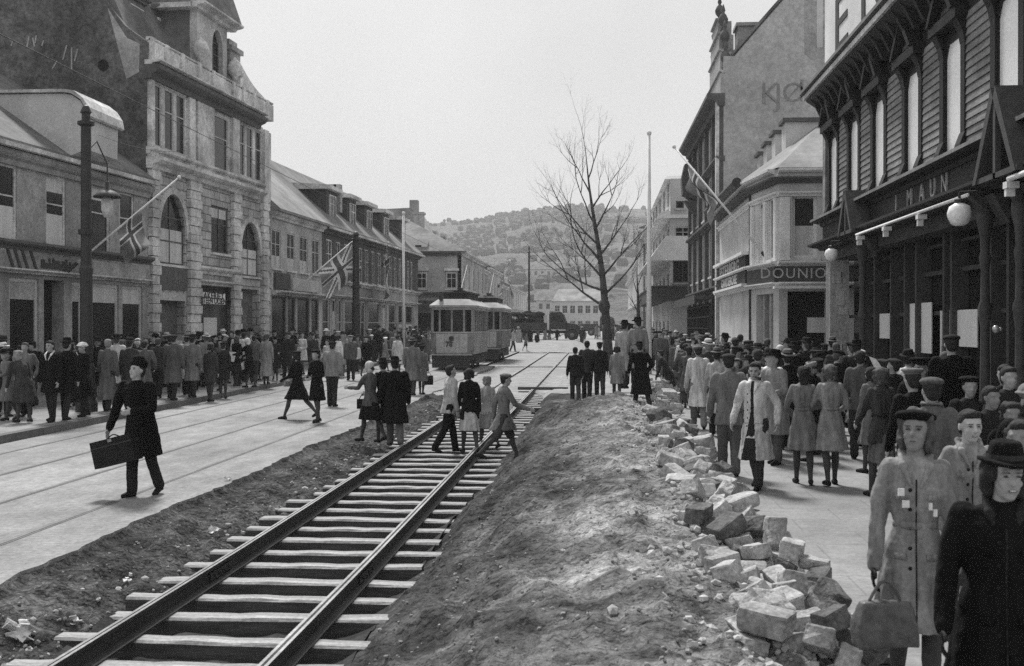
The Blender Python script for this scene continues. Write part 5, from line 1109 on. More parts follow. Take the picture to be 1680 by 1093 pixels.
# ---------------------------------------------------------------- lorries
def lorry(lab, px, Y_, g, Lb=5.0, sc=1.0, turn=-90, load=True):
    c = at(px, 540, Y_); s = thing('lorry', lab, 'lorry', (c.x, Y_, g), R(turn)); s.scale = (sc,) * 3
    mb = MB()       # nose points to local -Y
    def ex(pr, x0, x1, mb): m = len(pr); mb.add([(x0, y, z) for y, z in pr] + [(x1, y, z) for y, z in pr], [(i, (i + 1) % m, m + (i + 1) % m, m + i) for i in range(m)] + [tuple(range(m - 1, -1, -1)), tuple(range(m, 2 * m))])
    ex([(0, .95), (0, 2.35), (-.2, 2.5), (-1.0, 2.48), (-1.25, 2.3), (-1.5, 1.6), (-1.5, .95)], -.85, .85, mb); mb.build('cab', MT['tram_dark'], s, world=False)
    mb = MB(); ex([(-1.5, .8), (-1.5, 1.55), (-2.4, 1.42), (-2.7, 1.25), (-2.75, .8)], -.5, .5, mb); mb.build('bonnet', MT['wood_mid'], s, world=False)
    mb = MB(); ex([(.02, 2.46), (-1.1, 2.49), (-1.0, 2.58), (-.1, 2.6)], -.88, .88, mb); mb.build('cab_roof', MT['tram_roof'], s, world=False)
    for sx in (-1, 1):
        mb = MB(); ex([(-.25, 1.65), (-.25, 2.2), (-1.0, 2.2), (-1.25, 1.65)], sx * .855, sx * .875, mb); mb.build('window', MT['glass'], s, world=False)
        mb = MB(); pr = [(-2.05 + .62 * math.cos(a), .5 + .62 * math.sin(a)) for a in [R(q) for q in range(0, 181, 20)]] + [(-2.05 + .52 * math.cos(a), .5 + .52 * math.sin(a)) for a in [R(q) for q in range(180, -1, -20)]]; ex(pr, sx * .6, sx * .95, mb); mb.build('mudguard', MT['wood_mid'], s, world=False)
        for y in (-2.05, Lb - 1.2):
            mb = MB(); mb.cone((sx * .68, y, .45), (sx * .92, y, .45), .45, .45, 20); w_ = mb.build('wheel', MT['tram_dark'], s, world=False)
            mb = MB(); mb.cone((sx * .925, y, .45), (sx * .95, y, .45), .2, .16, 12); mb.build('hub', MT['tram'], w_, world=False)
    mb = MB(); mb.box(-.95, .95, .15, Lb + .2, .85, 1.0); mb.box(-.4, .4, -2.4, Lb, .6, .84); mb.build('chassis', MT['tram_dark'], s, world=False)
    for a in ((-.95, -.9, .15, Lb + .2), (.9, .95, .15, Lb + .2), (-.9, .9, .15, .2), (-.9, .9, Lb + .15, Lb + .2)): mb = MB(); mb.box(*a, 1.0, 1.55); mb.build('side_board', MT['wood_mid'], s, world=False)
    mb = MB(); mb.box(.955, 1.0, -.02, .16, .9, 2.45); mb.box(-1.0, -.955, -.02, .16, .9, 2.45); mb.build('pale_post', MT['white'], s, world=False)
    if load:
        mb = MB(); rr = random.Random(4)
        for k in range(110): mb.sphere((rr.uniform(-.7, .7), rr.uniform(.4, Lb), 1.3 + rr.uniform(0, 1.15)), (.25, .38, .2), nu=7, nv=5)
        mb.build('load', MT['cloth'] if 'cloth' in MT else CL['char'], s, world=False)
    return s
gB = gz(112) + .42
lorry('dark lorry with pale cab post and loaded open bed across the street', 902, 112, gB, 6.6, 1.08, 88)
lorry('small dark van-like lorry seen left of the bare tree trunk', 988, 150, gz(150) + .3, 2.4, 1.0, 70, False)
# pale gravel bank the lorry stands on
mb = MB(); xs = rng(-10, -.3, .5); ys = rng(86, 122, 1.0)
def bank(x, y): return gz(y) - .05 + .5 * sstep(86, 97, y) * (1 - sstep(116, 122, y)) * sstep(-10, -8.8, x) * (1 - sstep(-2.6, -.6, x)) + .05 * fbm(x, y, 0, 3)
sheet('gravel_bank', xs, ys, bank, MT['gravel'])

# ---------------------------------------------------------------- bare trees
def bare_tree(name, lab, px, Y_, height, r0, seed, dens=1.0, lean=-.09, mat='bark', maxd=4, limbs=None):
    rr = random.Random(seed); g = gz(Y_); b = Vector((at(px, 540, Y_).x, Y_, g - .1)); s = thing(name, lab, 'tree', tuple(b))
    N = 14; trunk = []; rad = []
    for i in range(N + 1):
        f = i / N; trunk.append(b + Vector((lean * height * f + .10 * math.sin(f * 7 + seed) * height * .06, .1 * math.sin(f * 5), height * .8 * f))); rad.append(r0 * (1 - .93 * f ** .8) + (.18 * r0 if i == 0 else 0))
    mb = MB(); mb.tube(trunk, rad, 10); mb.sphere(b + Vector((lean * height * .3, -.02, height * .24)), (r0 * .95, r0 * .95, r0 * 1.3)); mb.build('trunk', MT[mat], s, smooth=True)
    mb = MB(); tw = MB()
    def grow(p, d, L, r, dep):
        n = 4; pts = [p]; q = Vector(p); dd = Vector(d)
        for i in range(n):
            dd = (dd + Vector((rr.uniform(-.16, .16), rr.uniform(-.16, .16), rr.uniform(-.02, .17)))).normalized(); q = q + dd * (L / n); pts.append(Vector(q))
        tgt = mb if dep < 2 else tw
        for i in range(n): tgt.cone(pts[i], pts[i + 1], r * (1 - .17 * i), r * (1 - .17 * (i + 1)), 6 if dep < 2 else 3, cap=False)
        if dep >= maxd: return
        k = int(round((3.0 if dep < 2 else 2.2) * dens))
        for i in range(k):
            f = rr.uniform(.3, 1.0); idx = min(n - 1, int(f * n)); pp = pts[idx].lerp(pts[idx + 1], f * n - idx)
            ax = dd.orthogonal().normalized(); ax.rotate(Matrix.Rotation(rr.uniform(0, 6.28), 3, dd)); nd = dd.copy(); nd.rotate(Matrix.Rotation(R(rr.uniform(22, 50)), 3, ax))
            grow(pp, nd, L * rr.uniform(.45, .72), max(.0028, r * (.5 if dep < 2 else .42)), dep + 1)
        grow(pts[-1], dd, L * .6, max(.0028, r * .42), dep + 1)
    if limbs is None: limbs = [(.30, 175, 30, .32), (.36, 10, 38, .26), (.38, 190, 22, .34), (.44, 160, 45, .3), (.45, 20, 48, .26), (.52, 200, 40, .3), (.55, -10, 42, .25), (.60, 170, 50, .28), (.68, 30, 55, .24), (.7, 185, 55, .26), (.78, 10, 60, .22), (.85, 150, 62, .2), (.92, 60, 70, .2)]
    for (f, az, el, L) in limbs:
        i = f * N * .98; i0 = int(i); p = trunk[i0].lerp(trunk[min(N, i0 + 1)], i - i0)
        az = R(az + rr.uniform(-25, 25)); el = R(el); d = Vector((math.cos(az) * math.cos(el), math.sin(az) * math.cos(el), math.sin(el)))
        grow(p, d, L * height * .66, r0 * .31 * (1 - .6 * f), 0)
    grow(trunk[-1], Vector((0, 0, 1)), height * .16, rad[-1], 1)
    mb.build('branches', MT[mat], s, smooth=True); tw.build('twigs', MT[mat], s); return s
bare_tree('bare_tree', 'tall bare leafless tree with a leaning dark trunk in the middle of the street', 1003, 58, 13.2, .31, 11, .74)
bare_tree('bare_tree', 'slim bare tree behind the white flagpole against the right houses', 1046, 78, 7.5, .25, 23, .5, .0, maxd=1, limbs=[(.5, 170, 55, .2), (.6, 20, 58, .2), (.72, 190, 62, .2), (.8, 0, 65, .18)])

# ---------------------------------------------------------------- paving stones heaped beside the mound
def stone_mesh(seed):
    rr = random.Random(seed); bm = bmesh.new(); bmesh.ops.create_cube(bm, size=1)
    sx, sy, sz = rr.uniform(.30, .40), rr.uniform(.19, .26), rr.uniform(.16, .22)
    for v in bm.verts: v.co = Vector((v.co.x * sx * rr.uniform(.82, 1.1), v.co.y * sy * rr.uniform(.8, 1.12), v.co.z * sz * rr.uniform(.85, 1.1)))
    bmesh.ops.bevel(bm, geom=bm.edges[:], offset=.03, segments=2, affect='EDGES', profile=.6)
    bmesh.ops.triangulate(bm, faces=bm.faces[:]); bmesh.ops.subdivide_edges(bm, edges=[e for e in bm.edges if e.calc_length() > .07], cuts=2, use_grid_fill=True)
    for v in bm.verts:
        k = noise.noise(v.co * 7 + Vector((seed, 0, 0))) * .030 + noise.noise(v.co * 22 + Vector((0, seed, 0))) * .012; v.co += v.co.normalized() * k
    me = bpy.data.meshes.new('paving_stone'); bm.to_mesh(me); bm.free(); me.materials.append(MT['stone']); return me
SM = [stone_mesh(k) for k in range(12)]
placed = []; rs = random.Random(21)
def prof_name0(y, tb):
    for a, n in tb:
        if y < a: return n
def stone_z(x, y, r):
    z = gz(y) + max(terr(x, y), .10 if x > 1.75 else -9)
    for (a, b, c, h) in placed:
        d = math.hypot(a - x, b - y)
        if d < .22: z = max(z, c + h * .85 * (1 - (d / .22) ** 3 * .6))
    return z
def stone_c(y): return prof(y, [(6, 1.36), (9, 1.36), (13, 1.34), (18, 1.3), (26, 1.45), (34, 1.9), (42, 2.3), (52, 2.5)])
cnt = 0
for k in range(330):
    if len(placed) > 296: break
    y = 7.3 + 36 * (k / 330) ** 1.5; c = stone_c(y); x = c + rs.gauss(0, .21); x = min(max(x, c - .42), c + .38)
    z = stone_z(x, y, .3); h = .17
    if z - gz(y) > (.56 if y > 10 else .46): continue
    o = bpy.data.objects.new('paving_stone', SM[rs.randrange(12)]); COL.objects.link(o); sc = rs.uniform(.70, 1.0) if y > 11 else rs.uniform(.62, .86)
    o.location = (x, y, z + .06 * sc); o.rotation_euler = (R(rs.gauss(0, 17)), R(rs.gauss(0, 17)), R(rs.uniform(0, 180))); o.scale = (sc, sc, sc * rs.uniform(.9, 1.15))
    r_ = rs.random(); o.material_slots[0].link = 'OBJECT'; o.material_slots[0].material = MT['stone2'] if r_ < .35 else MT['stone3'] if r_ < .5 else MT['stone']
    placed.append((x, y, z, h)); cnt += 1
    tag(o, '%s paving block %s the heap, %s' % ('pale' if r_ < .35 else 'dark' if r_ < .5 else 'grey', 'on top of' if z - gz(y) - max(terr(x, y), 0) > .12 else 'on the mound side of' if x < c else 'on the pavement side of', prof_name0(y, [(8, 'nearest the camera'), (9, 'beside the nearest handbag'), (10, 'just past the handbag'), (11.5, 'along the open pavement'), (13.5, 'short of the raincoat'), (17, 'beside the raincoat'), (22, 'beside the brown jacket'), (28, 'below the white coat'), (34, 'by the mound crest'), (99, 'by the far flagpole')])), 'paving stone', 'paving stones heaped along the mound')
# clods and pebbles scattered on the soil
cl = MB(); rc = random.Random(2)
for k in range(2600):
    x = rc.uniform(-1.8, 1.6) if rc.random() < .65 else rc.uniform(-5.3, -4.2); y = 6 + 24 * rc.random() ** 1.5; r = rc.uniform(.006, .018) * (1.6 if rc.random() < .05 else 1)
    z = gz(y) + terr(x, y); rot = Matrix.Rotation(rc.uniform(0, 3), 3, 'X') @ Matrix.Rotation(rc.uniform(0, 3), 3, 'Z'); cl.sphere((x, y, z + r * .3), (r * 1.3, r, r * .8), rot, nu=5, nv=3)
tag(cl.build('soil_clods', MT['gravel']), kind='stuff', label='small clods and pebbles strewn over the dug soil', cat='soil')
cl = MB()
for k in range(1900):
    x = min(1.95, rc.gauss(1.25, .35)) if rc.random() < .93 else rc.uniform(-4.9, -4.2); y = 6 + 30 * rc.random() ** 1.3; r = rc.uniform(.01, .045)
    rot = Matrix.Rotation(rc.uniform(0, 3), 3, 'X') @ Matrix.Rotation(rc.uniform(0, 3), 3, 'Z'); cl.sphere((x, y, gz(y) + max(terr(x, y), .1 if x > 1.75 else -9) + r * .3), (r * 1.3, r, r * .8), rot, nu=5, nv=3)
tag(cl.build('stone_chips', MT['stone2']), kind='stuff', label='pale stone chips strewn along the dug edges', cat='chips')
# litter
def crumple(name, lab, px, py, size, n, seed, off=0, cat='paper'):
    p = G(px, py, off); p.z = gz(p.y) + terr(p.x, p.y); rr = random.Random(seed); mb = MB()
    for k in range(n):
        c = p + Vector((rr.uniform(-size, size), rr.uniform(-size, size) * .6, rr.uniform(0, size * 1.3))); s_ = size * rr.uniform(.3, .55)
        rot = Matrix.Rotation(rr.uniform(0, 6), 3, 'X') @ Matrix.Rotation(rr.uniform(0, 6), 3, 'Z')
        q = [c + rot @ Vector(v) * s_ for v in ((-1, -1, 0), (1, -1, .3), (1, 1, -.2), (-1, 1, .4))]; q2 = [v + rot @ Vector((0, 0, .01)) for v in q]; mb.hexa(q + q2)
    tag(mb.build(name, MT['paper'], loc=tuple(p)), lab, cat)
crumple('paper_bundle', 'crumpled white paper bundle in the bottom left corner of the trench', 34, 1062, .1, 16, 1, -.3)
crumple('paper_scrap', 'curled white paper scrap by the end of a near sleeper', 122, 1042, .05, 4, 2, -.3)
crumple('paper_scrap', 'pale paper scrap on the bank halfway along the trench', 352, 872, .07, 6, 3, -.2)
crumple('paper_scrap', 'small torn paper near the road edge of the trench', 375, 800, .05, 4, 5, -.1)
crumple('paper_scrap', 'torn paper below the road edge near the crossing people', 213, 955, .05, 4, 7, -.2)
p = G(1405, 1084, .1); mb = MB(); mb.hexa([(p.x - .35, p.y - .1, .115), (p.x + .25, p.y - .12, .115), (p.x + .27, p.y + .06, .115), (p.x - .33, p.y + .1, .115), (p.x - .35, p.y - .1, .16), (p.x + .25, p.y - .12, .155), (p.x + .27, p.y + .06, .155), (p.x - .33, p.y + .1, .16)])
tag(mb.build('plank', MT['wood_mid'], loc=(p.x, p.y, .11)), 'short dark plank lying on the pavement at the bottom edge', 'plank')
# overhead wires
def wire(lab, a, b, sag=.3, r=.008):
    mb = MB(); a, b = Vector(a), Vector(b); n = 14; pts = [a.lerp(b, i / n) + Vector((0, 0, -sag * 4 * (i / n) * (1 - i / n))) for i in range(n + 1)]
    for p, q in zip(pts, pts[1:]): mb.cone(p, q, r, r, 4, cap=False)
    tag(mb.build('overhead_wire', MT['metal_dark'], loc=tuple(a)), lab, 'wire')
wire('thin tram wire along the street over the old rails', (-7.3, 12, 5.9), (-7.3, 130, 6.4), .3, .007)
wire('thin span wire from the near mast to the stone building', (p.x * 0 - 12.2, 27.5, 7.0), (-16, 44, 9.2), .2, .006)
# ================================================================ people
TMPS = bpy.data.scenes.new('tmp')
def remesh(mb, voxel, smooth=2, disp=0, dsize=.12, dsmooth=0):
    """fuses overlapping shapes into one continuous surface"""
    me = bpy.data.meshes.new('tmp'); me.from_pydata(mb.v, [], mb.f)
    o = bpy.data.objects.new('tmp', me); TMPS.collection.objects.link(o)
    m = o.modifiers.new('r', 'REMESH'); m.mode = 'VOXEL'; m.voxel_size = voxel; m.use_smooth_shade = True
    if smooth: m = o.modifiers.new('s', 'SMOOTH'); m.factor = .5; m.iterations = smooth
    if disp:
        tx = bpy.data.textures.new('folds', 'CLOUDS'); tx.noise_scale = dsize; tx.noise_depth = 2
        m = o.modifiers.new('d', 'DISPLACE'); m.texture = tx; m.strength = disp; m.mid_level = .5; m.texture_coords = 'LOCAL'
    TMPS.view_layers[0].update(); dg = TMPS.view_layers[0].depsgraph
    if dg is None:
        with bpy.context.temp_override(scene=TMPS, view_layer=TMPS.view_layers[0]): dg = bpy.context.evaluated_depsgraph_get()
    r = bpy.data.meshes.new_from_object(o.evaluated_get(dg))
    bpy.data.objects.remove(o); bpy.data.meshes.remove(me); return r
def put(me, name, mats, parent):
    me.name = name; me.materials.clear()
    for m in mats: me.materials.append(m)
    o = bpy.data.objects.new(name, me); COL.objects.link(o); o.parent = parent
    me.polygons.foreach_set('use_smooth', [True] * len(me.polygons)); return o
def loft(mb, rings, seg=40, fold=None):
    """rings of (centre, half width, half depth); fold(i, angle) scales a ring point"""
    vs = []; n = len(rings)
    for i, (c, a, b) in enumerate(rings):
        for k in range(seg):
            t = 2 * math.pi * k / seg; q = fold(i, t) if fold else 1
            vs.append(Vector(c) + Vector((a * q * math.cos(t), b * q * math.sin(t), 0)))
    fs = [(i * seg + k, i * seg + (k + 1) % seg, (i + 1) * seg + (k + 1) % seg, (i + 1) * seg + k) for i in range(n - 1) for k in range(seg)]
    fs += [tuple(range(seg - 1, -1, -1)), tuple((n - 1) * seg + k for k in range(seg))]
    mb.add(vs, fs)
def chain(mb, pts, rad, n=12, nv=6):
    for a, b, ra, rb in zip(pts, pts[1:], rad, rad[1:]): mb.cone(a, b, ra, rb, n)
    for p, r in zip(pts, rad): mb.sphere(p, r, nu=n, nv=nv)

def build_person(root, H=1.72, sex='m', legs=((8, 4), (-8, 6)), arms=((4, 8, 14), (-4, 8, 14)), lean=2, head=(0, 0), top='coat', tone='dark', hem=None,
                 bottom='trousers', btone='char', hat='none', htone='black', hair='short', hairm='hair_dark', hi=False, flare=1.0, waist=1.0, open_front=None,
                 shoe='leather_dark', glove=None, hand_tone='skin', bulk=1.0, lo=False, collar=None, lapel=None, belt=False, scarf=None, face=None, skin='skin', turn=0):
    """one figure in local axes, facing +Y. legs: (thigh swing, knee bend); arms: (swing, out, elbow bend[, forearm inwards]). Returns the joints that carry things."""
    k = H / 1.75; f = sex == 'f'; sh = (.178 if not f else .158) * k * bulk; J = {}
    hip = Vector((0, 0, .51 * H)); L1, L2 = .235 * H, .235 * H
    spine = lambda q: Vector((0, 0, q * H)) if q <= .53 else Vector((0, math.sin(R(lean)) * (q - .53) * H, (.53 + (q - .53) * math.cos(R(lean))) * H))
    LG = []
    for s, (a, b) in zip((-1, 1), legs):
        h = hip + Vector((s * .085 * k, 0, 0)); a_, b_ = R(a), R(a - b)
        kn = h + Vector((s * .0, math.sin(a_) * L1, -math.cos(a_) * L1)); an = kn + Vector((0, math.sin(b_) * L2, -math.cos(b_) * L2)); LG.append([h, kn, an, b_])
    low = min(l[2].z for l in LG); dz = Vector((0, 0, .072 * k - low)) ; hip += dz
    for l in LG:
        for i in range(3): l[i] = l[i] + dz
    sp0 = spine; spine = lambda q: sp0(q) + dz
    AR = []
    for s, a in zip((-1, 1), arms):
        sw, ou, el = a[:3]; inn = a[3] if len(a) > 3 else 4
        S = spine(.815) + Vector((s * sh, 0, 0)); d1 = Vector((s * math.sin(R(ou)), math.sin(R(sw)) * math.cos(R(ou)), -math.cos(R(sw)) * math.cos(R(ou)))).normalized()
        E = S + d1 * .175 * H; t = R(sw + el); d2 = Vector((s * math.sin(R(ou - inn)), math.sin(t) * math.cos(R(ou - inn)), -math.cos(t) * math.cos(R(ou - inn)))).normalized()
        Wr = E + d2 * .15 * H; AR.append([S, E, Wr, d2])
    J['hands'] = [a[2] + a[3] * .085 * k for a in AR]; J['spine'] = spine; J['shoulder'] = [a[0] for a in AR]
    # ---- body, one continuous surface
    hz, hp = R(head[0]), R(head[1]); hr = .116 * k
    HR = Matrix.Rotation(hz, 3, 'Z') @ Matrix.Rotation(-hp, 3, 'X')
    nk = spine(.845) + Vector((0, .01, 0)); hc = nk + HR @ Vector((0, .022 * k, .135 * k)); J['head'] = hc; J['HR'] = HR; J['k'] = k
    mb = MB(); P = lambda x, y, z: hc + HR @ Vector((x * k, y * k, z * k))
    mb.sphere(P(0, -.012, .03), (.077 * k, .094 * k, .088 * k), HR, 20, 14); mb.sphere(P(0, .022, -.035), (.058 * k, .066 * k, .080 * k), HR, 20, 14)
    mb.sphere(P(0, .052, -.088), (.030 * k, .026 * k, .026 * k), HR); mb.cone(P(0, .082, .012), P(0, .104, -.026), .009 * k, .0155 * k, 10); mb.sphere(P(0, .101, -.026), (.017 * k, .015 * k, .012 * k), HR)
    for s in (-1, 1):
        mb.sphere(P(s * .078, -.008, -.005), (.009 * k, .02 * k, .031 * k), HR); mb.sphere(P(s * .036, .062, -.028), (.022 * k, .018 * k, .019 * k), HR); mb.sphere(P(s * .028, .078, .028), (.026 * k, .012 * k, .009 * k), HR)
    mb.sphere(P(0, .078, -.058), (.024 * k, .012 * k, .009 * k), HR)
    chain(mb, [spine(.80), nk + Vector((0, 0, .02)), P(0, -.01, -.05)], [.062 * k, .052 * k, .054 * k])
    rings = [(spine(.50), .15 * k, .10 * k), (spine(.56), .15 * k, .1 * k), (spine(.63), .12 * k, .085 * k), (spine(.72), .145 * k, .10 * k), (spine(.79), .15 * k * bulk, .09 * k), (spine(.83), .10 * k, .06 * k)]
    loft(mb, rings, 20)
    for s, (h, kn, an, b_) in zip((-1, 1), LG):
        calf = kn.lerp(an, .35) + Vector((0, -.018 * k, 0))
        chain(mb, [h, h.lerp(kn, .5), kn, calf, kn.lerp(an, .75), an], [.088 * k, .074 * k, .054 * k, .055 * k, .038 * k, .034 * k])
        ft = math.sin(b_); toe = an + Vector((s * .012, .13 * k * math.cos(min(.9, abs(b_))), -.045 * k - (.05 * k if b_ < -.35 else 0))); chain(mb, [an + Vector((0, -.02, -.03 * k)), toe], [.034 * k, .028 * k])
    for s, (S, E, Wr, d2) in zip((-1, 1), AR):
        chain(mb, [S + Vector((-s * .045 * k, 0, -.02 * k)), S.lerp(E, .5), E, Wr], [.036 * k, .034 * k, .032 * k, .024 * k])
        # hand: palm, four fingers of unequal length, thumb off the side
        sd = d2.cross(Vector((s, 0, .0))).normalized(); nrm = d2.cross(sd).normalized()
        if nrm.x * s > 0: nrm = -nrm            # palm looks to the body
        if sd.y < 0: sd = -sd
        rot = Matrix((sd, nrm, d2)).transposed(); pc = Wr + d2 * .045 * k
        mb.sphere(pc, (.040 * k, .016 * k, .05 * k), rot, 12, 8)
        curl = .55 if not hi else .75
        for i, Lf in enumerate((.062, .070, .066, .052)):
            q = pc + sd * ((1.5 - i) * .0205 * k) + d2 * .036 * k; pts = [q]; dd = Vector(d2)
            for j, g_ in enumerate((.45, .32, .23)):
                dd = (dd + nrm * curl * (.35 + .5 * j)).normalized(); pts.append(pts[-1] + dd * Lf * 1.15 * g_ * k)
            chain(mb, pts, [.0095 * k, .009 * k, .0085 * k, .007 * k], 8, 4)
        th = pc + sd * .034 * k - d2 * .015 * k; td = (sd * .8 + d2 * .7 + nrm * .35).normalized(); chain(mb, [th, th + td * .032 * k, th + (td + d2 * .5).normalized() * .06 * k], [.0125 * k, .011 * k, .009 * k], 8, 4)
    vx = .0078 if hi else (.022 if lo else .014)
    me = remesh(mb, vx, 2 if hi else 1)
    leg = MT['stocking'] if bottom != 'trousers' else CL[btone]
    o = put(me, 'body', [MT[skin], leg, MT[glove] if glove else MT[skin]], root)
    zt = .56 * H; hc_ = [a[2] for a in AR]
    idx = []
    for p in me.polygons:
        c = p.center; q = 0
        if min((c - w_).length for w_ in hc_) < .17 * k: q = 2
        elif c.z < zt: q = 1
        idx.append(q)
    me.polygons.foreach_set('material_index', idx)
    # ---- legs' clothing and shoes
    for s, (h, kn, an, b_) in zip((-1, 1), LG):
        mb = MB(); fw = Vector((s * .12, 1, 0)).normalized(); pit = -.5 if b_ < -.35 else 0
        hl = an + Vector((0, -.035 * k, -.03 * k)); tp = an + Vector((s * .02, .15 * k * (1 if pit == 0 else .8), -.048 * k + pit * .1 * k))
        chain(mb, [hl, hl.lerp(tp, .5) + Vector((0, 0, .004)), tp], [.040 * k, .042 * k, .032 * k], 10, 6); mb.box(hl.x - .028 * k, hl.x + .028 * k, hl.y - .035 * k, hl.y + .02 * k, hl.z - .042 * k, hl.z)
        if bottom == 'trousers': mb.sphere(an, .045 * k, nu=8, nv=5)
        put(remesh(mb, .012 if not lo else .02, 2), 'shoe', [MT[shoe]], root)
    if bottom == 'trousers':
        mb = MB()
        for s, (h, kn, an, b_) in zip((-1, 1), LG):
            chain(mb, [h + Vector((0, 0, .03)), h.lerp(kn, .5), kn, kn.lerp(an, .6), an + Vector((0, -.005, .01 * k))], [.102 * k, .092 * k, .076 * k, .070 * k, .068 * k])
        put(remesh(mb, .016 if not lo else .026, 2, .02, .09), 'trousers', [CL[btone]], root)
    elif bottom == 'shorts':
        mb = MB()
        for s, (h, kn, an, b_) in zip((-1, 1), LG): chain(mb, [h + Vector((0, 0, .03)), h.lerp(kn, .5), h.lerp(kn, .9)], [.102 * k, .098 * k, .09 * k])
        put(remesh(mb, .016, 2, .02, .09), 'shorts', [CL[btone]], root)
    stride = abs(LG[0][1].y - LG[1][1].y); sm = (LG[0][1].y + LG[1][1].y) / 2
    if bottom == 'skirt':
        mb = MB(); hz_ = .27 * H + dz.z * .3
        fo = lambda i, t: 1 + .05 * i / 4 * math.cos(11 * t + .6) + .03 * i / 4 * math.cos(5 * t)
        loft(mb, [(spine(.60), .12 * k, .09 * k), (spine(.53), .155 * k, .115 * k), (Vector((0, sm * .4, .44 * H)), .17 * k * flare, .13 * k + stride * .3), (Vector((0, sm * .7, .36 * H)), .19 * k * flare, .14 * k + stride * .5), (Vector((0, sm, hz_)), .21 * k * flare, .15 * k + stride * .62)], 48, fo)
        put(remesh(mb, .014 if not lo else .024, 1, .02, .1), 'skirt', [CL[btone]], root)
    # ---- coat, jacket or dress
    hem = hem if hem is not None else {'coat': .27, 'jacket': .46, 'dress': .27, 'shirt': .5}[top]
    wz = .63; mb = MB(); ww = (.150 if not f else .128) * k * bulk * waist
    R_ = [(spine(.855), .062 * k, .058 * k), (spine(.838), .105 * k, .075 * k), (spine(.822), sh * .98, .088 * k), (spine(.79), sh * 1.05, .105 * k * bulk), (spine(.73), .163 * k * bulk, .118 * k * bulk), (spine(wz), ww, .102 * k * bulk * waist), (spine(.56), .165 * k * bulk, .120 * k * bulk)]
    nb = len(R_); zs = [.50, .44, .38, .33, .27]; hz_ = hem
    for q in [z for z in zs if z > hem + .02] + [hem]:
        u = (.56 - q) / .30; y = sm * min(1, u) * .8
        R_.append((Vector((0, y, q * H + dz.z * (1 - u * .6))), (.165 + .055 * u * flare) * k * bulk, (.120 + .035 * u * flare) * k * bulk + stride * .55 * u))
    ph = rnd.uniform(0, 6)
    def fo(i, t):
        u = max(0, (i - nb + 1)) / max(1, (len(R_) - nb)); kf = 10 if f else 7
        return 1 + u * ((.095 if hi else .07) if f or top == 'dress' else .045) * math.cos(kf * t + ph) * (1 + .5 * math.cos(3 * t)) + u * .025 * math.cos(5 * t + 1)
    loft(mb, R_, 56 if not lo else 30, fo)
    if f:
        for s in (-1, 1): mb.sphere(spine(.735) + Vector((s * .068 * k, .075 * k, 0)), (.062 * k, .05 * k, .055 * k))
    for s, (S, E, Wr, d2) in zip((-1, 1), AR):
        rs_ = (.070, .060, .048) if not f else (.060, .050, .041); mul = k * (.94 + .1 * (bulk - 1) * 4 if bulk > 1 else .94)
        chain(mb, [S + Vector((-s * .02 * k, 0, -.012 * k)), S.lerp(E, .5), E, E.lerp(Wr, .55), Wr - d2 * .0], [rs_[0] * mul * 1.08, rs_[0] * mul * .95, rs_[1] * mul, rs_[1] * mul * .93, rs_[2] * mul])
    me = remesh(mb, .011 if hi else (.024 if lo else .015), 2, .030, .11)
    nm = {'coat': 'overcoat', 'jacket': 'jacket', 'dress': 'dress', 'shirt': 'shirt'}[top]
    co = put(me, nm, [CL[tone]] + ([CL[open_front]] if open_front else []), root)
    if open_front:
        for p in me.polygons:
            c = p.center; wv = .022 + .085 * max(0, (.6 * H - c.z)) / (.35 * H)
            if c.y > sp0(min(.86, c.z / H)).y + .02 and abs(c.x - .01) < wv * k and c.z < .84 * H and (c.z < .40 * H or c.y < sp0(min(.86, c.z / H)).y + .175 * k): p.material_index = 1
    if collar or hi:
        mb = MB(); ct = CL[collar or tone]
        for s in (-1, 1):
            pts = [spine(.845) + Vector((s * .005, -.075 * k, .035)), spine(.85) + Vector((s * .075 * k, -.01, .02)), spine(.82) + Vector((s * .07 * k, .085 * k, 0)), spine(.75) + Vector((s * .02 * k, .128 * k, 0))]
            for a, b, ra, rb in zip(pts, pts[1:], (.022, .026, .030), (.026, .030, .012)): mb.cone(a, b, ra * k, rb * k, 8, True, .5); 
            for a, r_ in zip(pts[1:-1], (.026, .03)): mb.sphere(a, (r_ * k, r_ * .7 * k, r_ * k))
        put(remesh(mb, .01, 2), 'collar', [ct], co)
    if belt:
        mb = MB(); loft(mb, [(spine(wz - .012), ww * 1.07, .112 * k * waist), (spine(wz + .012), ww * 1.07, .112 * k * waist)], 30); b_ = put(mb.mesh('belt', CL[tone]), 'belt', [CL[belt]], co)
    if lapel or hi:   # buttons, front edge and pocket flaps laid on the cloth
        from mathutils.bvhtree import BVHTree
        bv = BVHTree.FromPolygons([v.co for v in me.vertices], [p.vertices[:] for p in me.polygons])
        def front(x, z):
            h = bv.ray_cast(Vector((x, 1.5, z)), Vector((0, -1, 0)))[0]; return h if h else None
        xo = .055 * k if open_front else .012
        for j in range(5):
            h = front(xo + .02, (.745 - j * .062) * H + dz.z)
            if h: mb = MB(); mb.sphere(h, (.012, .007, .012), nu=8, nv=5); put(mb.mesh('button', MT['leather_dark']), 'button', [MT['leather_dark']], co)
        pts = [front(xo - .012, z * H + dz.z) for z in (.78, .74, .7, .66, .62, .57, .52, .46, .40, .35, .31)]; pts = [p + Vector((0, .001, 0)) for p in pts if p]
        if not open_front and len(pts) > 2: mb = MB(); mb.tube(pts, .0045, 6); put(mb.mesh('front_edge', CL['dark']), 'front_edge', [CL['char']], co)
